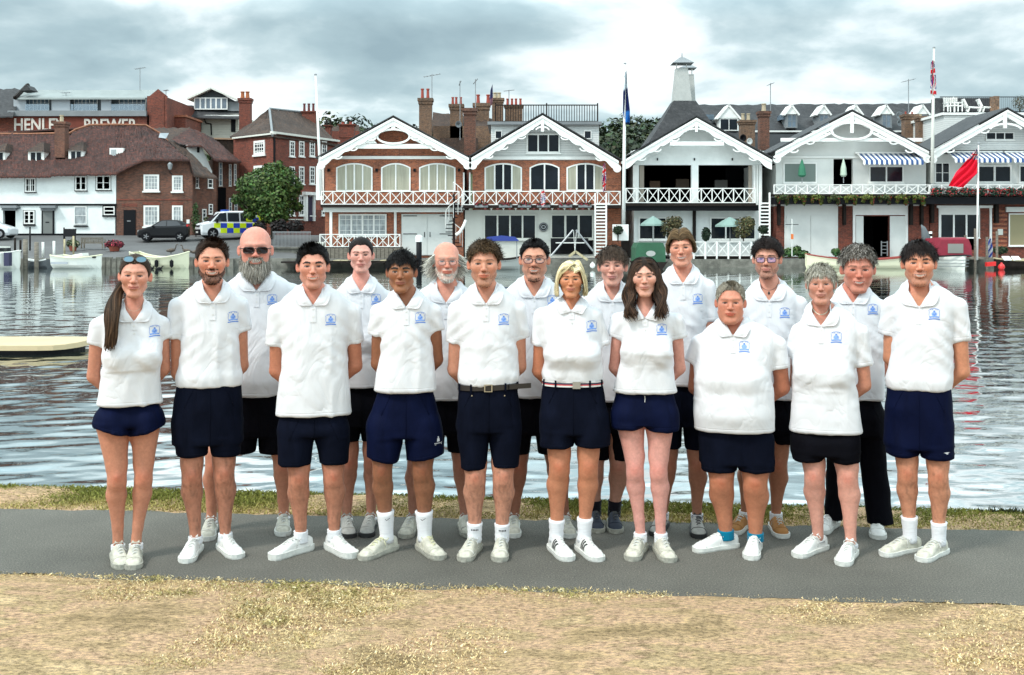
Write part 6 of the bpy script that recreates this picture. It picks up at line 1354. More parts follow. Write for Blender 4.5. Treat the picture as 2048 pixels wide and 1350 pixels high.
    for hp, kn, an, kr, sg in legs:
        th = kr*1.38*sp.get('thigh', 1); cal = kr*1.03*sp.get('calf', 1)
        g.cone(hp, (kn[0]*.9+hp[0]*.1, .0, kn[2]+.05), th, kr*1.06, .02); g.cone((kn[0], .002, kn[2]+.07), (kn[0], kn[1], kn[2]-.03), kr*1.06, kr*.92, .02)
        g.ell((kn[0], kn[1]-kr*.52, kn[2]+.005), (kr*.56, kr*.58, .034), .014)
        ca = (kn[0]*.72+an[0]*.28+sg*kr*.10, kn[1]*.72+an[1]*.28+.020, kn[2]*.72+an[2]*.28)
        g.cone((kn[0], kn[1]+.004, kn[2]-.03), ca, kr*.90, cal, .025)
        lo_ = (kn[0]*.25+an[0]*.75, kn[1]*.25+an[1]*.75+.006, kn[2]*.25+an[2]*.75); g.cone(ca, lo_, cal*.98, kr*.60, .02); g.cone(lo_, an, kr*.60, max(.030, kr*.55), .015)
        g.cone(an, (an[0], an[1]+.005, .05), max(.029, kr*.52), .024, .01)
    V, Q = g.mesh(2); N = normals(V, Q)
    Cb = np.tile(lsk, (len(V), 1)); up_ = sst(V[:, 2], zhem-.05, zhem+.05); arm_m = up_
    Cb = mix(Cb, ask, arm_m); Cb = mix(Cb, sk*np.array((1.02, .92, .90)), sst(V[:, 2], zsh-.02, zsh+.04))
    for hp, kn, an, kr, sg in legs:
        m = np.exp(-(((V[:, 0]-kn[0])/.035)**2 + ((V[:, 2]-kn[2]+.0)/.040)**2))*(V[:, 1] < kn[1]); Cb = mix(Cb, lsk*np.array((1.0, .66, .60)), .6*m*(1+.5*vnoise(V, (60, 60, 60))))
    Cb = Cb*(1+.04*vnoise(V, (22, 22, 14))+.03*vnoise(V, (70, 70, 50)))[:, None]
    if sp.get('leghair'):
        m = sst(zhem-V[:, 2], .2, .4)*(V[:, 2] > .12)*np.clip(vnoise(V, (190, 190, 40), 1)+.05, 0, 1); Cb = mix(Cb, np.array((.05, .03, .02)), np.clip(m*sp['leghair']*.8, 0, .8))
    # head joined into the same skin
    Vh, Qh, lon, nl, na = head_grid(s); Nh = normals(Vh, Qh)
    if np.mean((Nh*(Vh-np.array((0, 0, 0)))).sum(1)) < 0: Qh = Qh[:, ::-1]; Nh = -Nh
    Ch = paint_head(Vh, Nh, lon, s); Wh = xf(M, Vh)
    capq = np.arange(nl)
    allV = np.concatenate([V, Wh]); allQ = np.concatenate([Q, Qh+len(V)])
    me = npmesh('body', allV, allQ); setcol(me, np.concatenate([np.clip(Cb, 0, 1), Ch])); link('body', me, root, SKIN, True)
    # ---- hair, beard
    hp_ = hair_parts(Vh, Qh, Nh, lon, s)
    if hp_ is not None:
        me = npmesh('hair', xf(M, hp_[0]), hp_[1]); setcol(me, hp_[2]); link('hair', me, root, HAIR, True)
    bp_ = beard_parts(Vh, Nh, s)
    if bp_ is not None:
        me = npmesh('beard', xf(M, bp_[0]), bp_[1]); setcol(me, bp_[2]); link('beard', me, root, HAIR, True)
    # ---- polo shirt
    h = .0088
    slp = sp['sleeve']  # ((py_end, x_out, x_in) left, right)
    g = Grid((X(shL)-.09, -.30-belly, zhem-.03), (X(shR)+.09, .26, zct+.05), h)
    tuck = sp.get('tuck', False)
    ks = [kk for kk in keys if kk[0] < zct+.02]
    if tuck: ks = [kk for kk in ks]
    g.torso(keys, n=2.3, zlo=zhem, zhi=zct+.012, sm=2)
    if bust:
        bz = Z(sp['torso'][0][0])-.055
        for sg in (-1, 1): g.ell(((X(sp['torso'][0][1])+X(sp['torso'][0][2]))/2+sg*.070, -.070*dp-bust*.9, bz), (.068, .062, .066), .05)
    sl_ends = []
    for i in (0, 1):
        S, E, wr, aw, sg = arms[i]; pe, xo, xi = slp[i]; ze = Z(pe); t_ = (S[2]-ze)/(S[2]-E[2]); mid = (X(xo)+X(xi))/2; rad = abs(X(xo)-X(xi))/2
        e = (mid, S[1]+t_*(E[1]-S[1]), ze); rad = max(rad, aw*1.18); dvec = np.array((e[0]-S[0], e[1]-S[1], e[2]-S[2])); dvec /= np.linalg.norm(dvec)
        far = tuple(np.array(e)+dvec*.05); cn = dvec*.9+np.array((sg*.05, -.12, -.2)); cn /= np.linalg.norm(cn)
        g.cone((S[0]+sg*.002, S[1]+.003, S[2]+.006), far, (.050 if female else .054), rad*1.0, .022, cut=(e, cn)); sl_ends.append((e, cn, sg, rad))
    vw = max(.030, (zct-zvb)*.62)
    # open neck: the hole round the neck and the V down the front
    g.carve(lambda X_, Y_, Z_: (nr+.007 + np.clip(Z_-zct+.02, 0, 1)*.3) - np.sqrt((X_-nx)**2 + (Y_-.012)**2*.9) + 0*Z_, (nx-.12, -.14, zct-.07), (nx+.12, .14, zct+.06))
    g.carve(lambda X_, Y_, Z_: np.minimum(np.minimum((Z_-zvb)*vw/(zct-zvb) - np.abs(X_-nx), -(Y_-.0)), 1.0), (nx-.12, -.30, zvb-.02), (nx+.12, .02, zct+.06))
    V, Q = g.mesh(1); N = normals(V, Q)
    # folds
    cxm = (X(hxl)+X(hxr))/2; zt = (V[:, 2]-zhem)/(zsh-zhem); so_ = np.array((seed*3.1, seed*1.7, 0), np.float32); Pn = V+so_
    rid = lambda n_: 1-np.abs(n_)*2
    amp = sp.get('fold', 1.0)
    fold = .0075*(1-sst(zt, .35, .95))*rid(vnoise(Pn, (13, 6, 3.2))) + .0050*rid(vnoise(Pn, (9, 9, 12), 1))*np.exp(-((zt-.5)/.28)**2)
    ds = np.minimum(np.linalg.norm(V-np.array((X(sp['torso'][0][1]), -.05, Z(sp['torso'][0][0]))), axis=1), np.linalg.norm(V-np.array((X(sp['torso'][0][2]), -.05, Z(sp['torso'][0][0]))), axis=1))
    u_ = (V[:, 2]-zsh)*np.sign(V[:, 0]-cxm)*.7 - (np.abs(V[:, 0]-cxm))*1.0*np.sign(V[:, 0]-cxm)
    fold += .0070*np.exp(-(ds/.15)**2)*np.sin((V[:, 2]*1.0+np.abs(V[:, 0]-cxm)*.9)*75+seed)*(.5+.5*vnoise(Pn, (6, 6, 6)))
    fold += .0040*vnoise(Pn, (22, 22, 10))
    if tuck: fold += (.0065*np.exp(-((zt-.07)/.085)**2)*rid(vnoise(Pn, (24, 9, 5), 1))); fold += .007*np.exp(-((zt-.11)/.075)**2)
    else: fold += .003*np.exp(-(zt/.05)**2)
    if female: fold += .0045*np.exp(-((zt-.42)/.16)**2)*rid(vnoise(Pn, (5, 5, 30), 1))
    front = V[:, 1] < .3
    V = V + N*(fold*amp*.68)[:, None]
    me = npmesh('polo_shirt', V, Q); seam = np.clip(V[:, 2]-zhem, 0, 1) if not tuck else np.full(len(V), 1.)
    for e, cn, sg, rad in sl_ends:
        dd = -((V-np.array(e))@cn); m = (np.linalg.norm((V-np.array(e)), axis=1) < .12) & (sg*(V[:, 0]-e[0]) > -rad*1.25) & (dd > -.02); seam = np.where(m, np.minimum(seam, np.abs(dd)), seam)
    at = me.attributes.new('seam', 'FLOAT', 'POINT'); at.data.foreach_set('value', seam.astype(np.float32))
    shirt = link('polo_shirt', me, root, POLO, True)
    bvh = BVHTree.FromPolygons([tuple(v) for v in V.tolist()], Q.tolist())
    # collar
    def fronty(x, z, lift=.006, n=0):
        loc, n_, i_, d_ = bvh.ray_cast(Vector((x, -1, z)), Vector((0, 1, 0)))
        if loc is None or loc.y > .0: return fronty(x, z-.012, lift, n+1) if n < 5 else -.04
        return loc.y-lift
    cm = MB(); dz = zct-zvb; cw = sp.get('cw', 1)
    for sg in (-1, 1):
        inn = [(nx, nr+.030, zct+.028), (nx+sg*(nr*.75), nr*.75+.018, zct+.024), (nx+sg*(nr+.013), .012, zct+.012), (nx+sg*(nr*.93+.006), -nr*.62, zct-.15*dz)]
        for f_ in (.35, .6, .82, 1.0):
            xx = nx+sg*max(vw*(1-f_)+.001, .003); zz_ = zct-f_*dz; inn.append((xx, min(fronty(xx+sg*.012, zz_-.004, .009), -nr-.01), zz_))
        ot = [(nx, nr+.052, zct-.022), (nx+sg*(nr*.9+.014), nr*.8+.040, zct-.026), (nx+sg*(nr+.050)*cw, .012, zct-.034), (nx+sg*(nr+.048)*cw, -.055, zct-.050)]
        tip = (nx+sg*(vw*.40+.046)*cw, zct-.62*dz-.045)
        for f_, (xx, zz_) in zip((.35, .6, .82, 1.0), ((nx+sg*(vw*.62+.050)*cw, zct-.35*dz-.036), tip, (nx+sg*.030, zct-.80*dz-.022), (nx+sg*.006, zvb-.004))):
            ot.append((xx, 0, zz_))
        L_ = len(inn); top_ = []; 
        for i in range(L_):
            a_, b_ = Vector(inn[i]), Vector(ot[i]); row = []
            for q in range(5):
                f_ = q/4; p = a_.lerp(b_, f_)
                if i >= 3:
                    yy = fronty(p.x, p.z, .006+.010*math.sin(math.pi*min(f_, .9))*(1 if i < 6 else .3)); w_ = min(1, f_*2 + (i-3)*.4); p.y = min(p.y, yy) if f_ == 0 else p.y*(1-w_)+yy*w_ if i == 3 else yy
                else:
                    loc, n_, i_, d_ = bvh.find_nearest(p)
                    if loc is not None and f_ > .5: p = loc + n_*(.008 if n_.dot(p-loc) > -1 else .008)
                    p.z += .006*math.sin(math.pi*f_)
                row.append(tuple(p))
            top_.append(row)
        b0 = len(cm.v)
        fine = []
        T_ = np.array(top_); tt = np.linspace(0, L_-1, 25); T_ = np.stack([[np.interp(tt, range(L_), T_[:, q, c_]) for c_ in range(3)] for q in range(5)]).transpose(2, 0, 1)
        for _ in range(2): T_[1:-1] = (T_[:-2]+2*T_[1:-1]+T_[2:])/4
        nrow = len(T_)
        for off in (0, .0035):
            for r_ in T_:
                for q in range(5):
                    p = r_[q]; o_ = np.array((p[0]-nx, p[1]-.01, .02)); o_ /= np.linalg.norm(o_); cm.v.append(tuple(p + o_*off))
        for i in range(nrow-1):
            for q in range(4):
                a_ = b0+i*5+q; f1 = [a_, a_+1, a_+6, a_+5]; a2 = a_+nrow*5; f2 = [a2+5, a2+6, a2+1, a2]
                cm.f.append(f1); cm.f.append(f2); cm.m += [0, 0]
            for q in (0, 4):
                a_ = b0+i*5+q; a2 = a_+nrow*5; cm.f.append([a_, a_+5, a2+5, a2]); cm.m.append(0)
        for q in range(4):
            a_ = b0+(nrow-1)*5+q; a2 = a_+nrow*5; cm.f.append([a_, a_+1, a2+1, a2]); cm.m.append(0)
    cm.build('collar', POLO, shirt, True)
    # placket and buttons
    if not sp.get('noplacket'):
        pk = MB(); pl_ = sp.get('plk', .10); n_ = 8; pw = .0155
        rows = [zvb+.004-(pl_*i/n_) for i in range(n_+1)]
        for i in range(n_):
            for (xa, xb) in ((nx-pw, nx), (nx, nx+pw)):
                a_ = [(xx, fronty(xx, zz_, .0035), zz_) for xx, zz_ in ((xa, rows[i]), (xb, rows[i]), (xb, rows[i+1]), (xa, rows[i+1]))]; pk.face(a_[::-1])
            for xx in (nx-pw, nx+pw):
                f1 = fronty(xx, rows[i], .0035); f2 = fronty(xx, rows[i+1], .0035); pk.face([(xx, f1, rows[i]), (xx, f2, rows[i+1]), (xx, f2+.005, rows[i+1]), (xx, f1+.005, rows[i])])
        pk.build('placket', POLO, shirt)
        for q in range(2):
            zb = zvb-.022-.042*q; b_ = MB(); b_.lathe([(.0001, 0), (.0052, 0), (.0052, .002), (.0001, .002)], (nx+.001, fronty(nx, zb, .006), zb), 8, 'y'); b_.build('button', BTN, shirt)
    if 'crest' in sp: crest_mesh((X(sp['crest'][0]), Z(sp['crest'][1])), bvh, 'crest', shirt)
    # ---- shorts / trousers
    g = Grid((min(hl, X(bt['L'][1]))-.06, -.24, max(0.05, Z(max(bt['L'][0], bt['R'][0]))-.03)), (max(hr, X(bt['R'][2]))+.06, .24, ztop+.02), .0105)
    g.torso(skeys, zlo=crz, zhi=ztop, n=2.4, sm=1)
    ends = []
    for i, q in ((0, bt['L']), (1, bt['R'])):
        ze = Z(q[0]); xl, xr = X(q[1]), X(q[2]); r0 = (hr-hl)/4; r1 = (xr-xl)/2; sg = -1 if i == 0 else 1
        top_c = ((hl+r0) if i == 0 else (hr-r0), .005, max(crz+.03, zhip)); e = ((xl+xr)/2, -.002, ze)
        if 'mid' in bt:
            mq = bt['mid'][i]; mc = ((X(mq[1])+X(mq[2]))/2, .0, Z(mq[0])); g.cone(top_c, mc, r0*.98, (X(mq[2])-X(mq[1]))/2, .016); top_c = mc; r0 = (X(mq[2])-X(mq[1]))/2
        dv = np.array(e)-np.array(top_c); dv /= np.linalg.norm(dv); far = tuple(np.array(e)+dv*.03); cn = np.array((sg*bt.get('flare', .0), .0, -1.)); cn /= np.linalg.norm(cn)
        g.cone(top_c, far, r0, r1, .012, flat=bt.get('flat', .95), cut=(e, cn)); ends.append((e, cn))
    V, Q = g.mesh(1); N = normals(V, Q); Pn = V+so_
    tz = sst(ztop-V[:, 2], .0, .1)
    fold = tz*(.0045*rid(vnoise(Pn, (11, 6, 5)))+.003*vnoise(Pn, (20, 20, 9), 1)); fold += .004*np.exp(-((V[:, 2]-crz)/.05)**2)*rid(vnoise(Pn, (10, 10, 26)))
    if bt.get('long'): fold += .007*rid(vnoise(Pn, (6, 6, 11)))*sst(.35-V[:, 2], 0, .2)
    V = V + N*fold[:, None]; me = npmesh('shorts', V, Q); seam = np.full(len(V), 1.)
    for e, cn in ends: seam = np.minimum(seam, np.abs((V-np.array(e))@cn)*1.0)
    at = me.attributes.new('seam', 'FLOAT', 'POINT'); at.data.foreach_set('value', seam.astype(np.float32))
    sh_o = link('trousers' if bt.get('long') else 'shorts', me, root, bt['mat'], True)
    sbvh = BVHTree.FromPolygons([tuple(v) for v in V.tolist()], Q.tolist())
    def sfront(x, z, lift=.004):
        loc, n_, i_, d_ = sbvh.ray_cast(Vector((x, -1, z)), Vector((0, 1, 0))); return (loc.y-lift) if loc is not None else -.11
    if not bt.get('plain'):   # fly seam and pockets
        fy = MB(); zt_ = (ztop if tuck else zhem)-.02; cmx = (wl+wr_)/2; fy.tube([(cmx+.004, sfront(cmx, z_, .001), z_) for z_ in np.linspace(zt_, crz+.01, 7)], .0018, 4)
        for sg in (-1, 1): fy.tube([(cmx+sg*(.085+.05*f_), sfront(cmx+sg*(.085+.05*f_), zt_-.11*f_, .001), zt_-.11*f_) for f_ in np.linspace(0, 1, 5)], .0018, 4)
        fy.build('seam', bt['mat'], sh_o, True)
    if sp.get('belt'):
        b_ = sp['belt']; nb = 40; zb = ztop-.018; bm = MB(); hgt = .030
        K_ = [(wl, wr_, bb, .108)]
        a_, bq, cxx, cyy = (wr_-wl)/2+.009, (.108-bb)/2+.009, (wl+wr_)/2, (.108+bb)/2
        def bp2(th, z_, o_): c_, s_ = math.cos(th), math.sin(th); r_ = 1/((abs(c_)**2.4+abs(s_)**2.4)**(1/2.4)); return (cxx+(a_+o_)*c_*r_, cyy+(bq+o_)*s_*r_, z_+b_.get('tilt', 0)*c_)
        def band(mb, z0, z1, o_, m_=0, t0=0, t1=2*math.pi):
            mb.mat(m_)
            for i in range(nb):
                t0_, t1_ = t0+(t1-t0)*i/nb, t0+(t1-t0)*(i+1)/nb; mb.face([bp2(t0_, z0, o_), bp2(t1_, z0, o_), bp2(t1_, z1, o_), bp2(t0_, z1, o_)])
                mb.face([bp2(t0_, z1, o_-.006), bp2(t0_, z1, o_), bp2(t1_, z1, o_), bp2(t1_, z1, o_-.006)][::-1])
        if b_['kind'] == 'leather':
            band(bm, zb-hgt/2, zb+hgt/2, .002); bo = bm.build('belt', LEATHER, sh_o, True)
            bu = MB(); c0 = bp2(-math.pi/2, zb, .006); 
            for dx_ in (-.020, .020): bu.box(c0[0]+dx_-.003, c0[0]+dx_+.003, c0[1]-.004, c0[1]+.002, c0[2]-.021, c0[2]+.021)
            for dz_ in (-.019, .019): bu.box(c0[0]-.017, c0[0]+.017, c0[1]-.004, c0[1]+.002, c0[2]+dz_-.002, c0[2]+dz_+.002)
            bu.build('buckle', BRASS, bo); e0 = bp2(-.25, zb, .010); tl = MB(); e1 = bp2(-.9, zb, .008); tl.obox(((e0[0]+e1[0])/2+.03, (e0[1]+e1[1])/2-.006, zb+.004), (.062, .030, 0), (.0015, -.003, 0), (0, 0, .014)); tl.build('belt_end', LEATHER, bo)
            for sx in (-.115, .115):
                rv = MB(); rv.lathe([(.0001, 0), (.004, 0), (.004, .002), (.0001, .002)], (cmx+sx*.8, sfront(cmx+sx*.8, zb-.045, .003), zb-.045), 8, 'y'); rv.build('rivet', BRASS, sh_o)
        else:
            band(bm, zb-.015, zb-.006, .002, 0); band(bm, zb-.006, zb+.000, .0021, 1); band(bm, zb, zb+.009, .002, 2); band(bm, zb+.009, zb+.015, .002, 0)
            bo = bm.build('belt', [mat('belt_white', (.62, .62, .6), .7), mat('belt_red', (.5, .03, .03), .7), mat('belt_navy', (.03, .03, .06), .7)], sh_o, True)
            bu = MB(); c0 = bp2(-math.pi/2+.12, zb, .004); bu.box(c0[0]-.022, c0[0]+.022, c0[1]-.006, c0[1]+.002, zb-.022, zb+.018); bu.build('buckle', mat('brushed_steel', (.4, .4, .38), .35, metal=.8), bo)
        for th in (-math.pi*.5-.55, -math.pi*.5+.55, -math.pi*.5-1.1, -math.pi*.5+1.1):
            lp = MB(); c0 = bp2(th, zb, .004); lp.obox(c0, (.005, 0, 0), (0, .004, 0), (0, 0, .022)); lp.build('belt_loop', bt['mat'], sh_o)
    if bt.get('logo'):
        lx, ly = X(bt['logo'][0]), Z(bt['logo'][1]); lg = MB()
        def fp(u, v): return (lx+u, sfront(lx+u, ly+v, .003), ly+v)
        if bt['logo'][2] == 'swoop':
            lg.face([fp(-.016, .004), fp(-.002, -.001), fp(.016, .006), (fp(.002, .006))]); lg.face([fp(-.004, -.006), fp(.004, -.004), fp(.010, .001), fp(0, -.002)])
        else:
            lg.face([fp(-.006, .022), fp(.006, .022), fp(.008, .004), fp(-.008, .004)]); lg.face([fp(-.003, .032), fp(.003, .032), fp(.003, .024), fp(-.003, .024)])
            for q in range(7): lg.face([fp(-.022+q*.0065, -.008), fp(-.018+q*.0065, -.008), fp(-.018+q*.0065, -.002), fp(-.022+q*.0065, -.002)])
            lg.face([fp(-.020, -.014), fp(.020, -.014), fp(.020, -.0115), fp(-.020, -.0115)])
        lg.build('logo', mat('logo_white', (.6, .6, .62), .6), sh_o)
    if bt.get('cord'):
        cdm = MB(); x0 = (wl+wr_)/2; z0 = zhem-.012; cdm.tube([(x0, sfront(x0, z0, .004), z0), (x0+.002, sfront(x0, z0-.02, .005), z0-.02), (x0, sfront(x0, z0-.035, .004), z0-.035)], .0022, 5); cdm.build('drawstring', LACE, sh_o)
    # ---- shoes and socks
    for i in (0, 1):
        hp, kn, an, kr, sg = legs[i]; sd_ = sp['shoe'][i] if isinstance(sp['shoe'], list) else sp['shoe']
        make_shoe(root, an[0], an[1], math.radians(sd_['yaw'][i]), sd_['up'], sd_['sole'], sd_['lace'], sd_.get('stripe'), sd_.get('kind', 'trainer'), sd_.get('ov'))
        sk_ = sp.get('sock')
        if sk_:
            zt_ = Z(sk_[0][i]); m_ = MB(); nz_ = 8; n_ = 14; ar = max(.033, kr*.60); ytop = an[1]+(kn[1]-an[1])*max(0, (zt_-an[2])/(kn[2]-an[2])); xtop = an[0]+(kn[0]-an[0])*max(0, (zt_-an[2])/(kn[2]-an[2]))
            prof = []
            for q in range(nz_+1):
                f_ = q/nz_; z_ = .055+(zt_-.055)*f_; prof.append(((an[0]*(1-f_)+xtop*f_), (an[1]+.002)*(1-f_)+(ytop+.002)*f_, z_, (ar+.005+max(0, z_-.12)*.10)*(1+.03*math.sin(q*2.9+seed))))
            m_.tube([(a_, b_, c_) for a_, b_, c_, r_ in prof], [r_ for *_, r_ in prof], n_)
            so2 = m_.build('sock', sk_[1], root, True)
            if len(sk_) > 2:
                mk = MB(); z0 = zt_-.030; xx0 = xtop; yy = lambda u: ytop-math.sqrt(max(0, (ar+.010+max(0, z0-.12)*.10)**2-u*u))-.001
                if sk_[2] == 'tick':
                    ox = .012 if i == 0 else -.008
                    for (u0, v0, u1, v1, w_) in ((-.012, -.002, -.004, -.010, .004), (-.004, -.010, .016, .002, .003)):
                        mk.face([(xx0+ox+u0, yy(ox+u0), z0+v0-w_/2), (xx0+ox+u1, yy(ox+u1), z0+v1-w_/2), (xx0+ox+u1, yy(ox+u1), z0+v1+w_/2), (xx0+ox+u0, yy(ox+u0), z0+v0+w_/2)])
                else:
                    for q in range(5):
                        u = -.020+q*.0088; mk.face([(xx0+u, yy(u), z0-.005), (xx0+u+.006, yy(u+.006), z0-.005), (xx0+u+.006, yy(u+.006), z0+.004), (xx0+u, yy(u), z0+.004)])
                mk.build('logo', mat('logo_black', (.02, .02, .025), .7), so2)
    # ---- glasses and jewellery
    def hpnt(x, y, z): q = xf(M, np.array([[x, y, z]], np.float32))[0]; return (float(q[0]), float(q[1]), float(q[2]))
    gl = sp.get('glasses')
    if gl:
        fm = MB(); up_ = gl.get('up', 0); rw, rh, th = gl['w'], gl['h'], gl['t']; zc_, yc_ = (0.0, -.1085) if not up_ else (.098, -.068)
        def gp(x, z, dy=0):
            if up_: return hpnt(x, yc_+dy + (z)*.55 + abs(x)*.25, zc_+z*.85)
            return hpnt(x, yc_+dy+x*x*6.0, zc_+z)
        for sg in (-1, 1):
            n_ = 20; ex = 4.0 if gl.get('sq') else 2.3
            pts = []
            for q in range(n_+1):
                a_ = 2*math.pi*q/n_; c_, s_ = math.cos(a_), math.sin(a_); rr = 1/((abs(c_)**ex+abs(s_)**ex)**(1/ex)); pts.append((sg*.0325+rw*c_*rr, rh*s_*rr - (.004 if not up_ else 0)))
            fm.tube([gp(*p) for p in pts], th*hs, 5, caps=False)
            fm.tube([gp(sg*(.0325+rw), .004), hpnt(sg*.074, yc_+.035, .006+zc_*.9), hpnt(sg*.080, .0 if not up_ else .02, .008+zc_*.6)], th*.9*hs, 5)
            s.setdefault('_l', []).append(pts)
        fm.tube([gp(-.0325+rw, .002), gp(0, .005, -.003), gp(.0325-rw, .002)], th*hs, 5)
        go_ = fm.build('sunglasses' if gl.get('dark') else 'glasses', gl['mat'], root, True)
        for pts in s['_l']:
            lm = MB(); lm.face([gp(*p, .001) for p in pts[:-1]]); lm.build('lens', gl['lens'], go_)
    nk = sp.get('necklace')
    if nk:
        nm = MB(); pts = []
        for q in range(15):
            a_ = math.pi*(q/14); x_ = nx-math.cos(a_)*(nr+.012); z_ = zct+.01-math.sin(a_)*(zct-zvb)*.55; y_ = -(nr+.035)*math.sin(a_)*.9-.02; pts.append((x_, y_-.015*math.sin(a_), z_))
        nm.tube(pts, nk[0], 5); 
        if len(nk) > 2: nm.lathe([(.001, -.008), (.007, 0), (.007, .008), (.001, .016)], (pts[7][0], pts[7][1]-.012, pts[7][2]-.02), 8)
        nm.build('necklace', nk[1], root, True)
    return root
# ---------------- the eighteen people
SK_FAIR = (.52, .27, .20); SK_PINK = (.56, .27, .21); SK_MED = (.44, .22, .145); SK_TAN = (.40, .165, .085); SK_BRN = (.27, .125, .065); SK_RED = (.50, .20, .14); SK_PALE = (.60, .36, .29)
BRN = (.050, .028, .016); DBR = (.022, .013, .009); BLKH = (.008, .007, .007); LBR = (.13, .075, .035)
def shoe(yl, yr, up, sole, lace, **kw): return dict(yaw=(yl, yr), up=up, sole=sole, lace=lace, **kw)
GLASS_CLEAR = mat('spectacle_lens', (.8, .85, .9), .05, alpha=.12)
GLASS_BLUE = mat('blue_tint_lens', (.35, .35, .8), .05, alpha=.28)
SUNL = mat('sunglass_lens', (.012, .006, .006), .12)
SUNB = mat('mirror_lens', (.16, .26, .32), .08, metal=.6)
FR_B = mat('spectacle_frame_black', (.012, .008, .012), .3)
FR_R = mat('spectacle_frame_maroon', (.05, .012, .02), .3)
FR_M = mat('spectacle_frame_wire', (.12, .11, .10), .3, metal=.7)
FR_T = mat('tortoise_frame', (.03, .01, .006), .3)
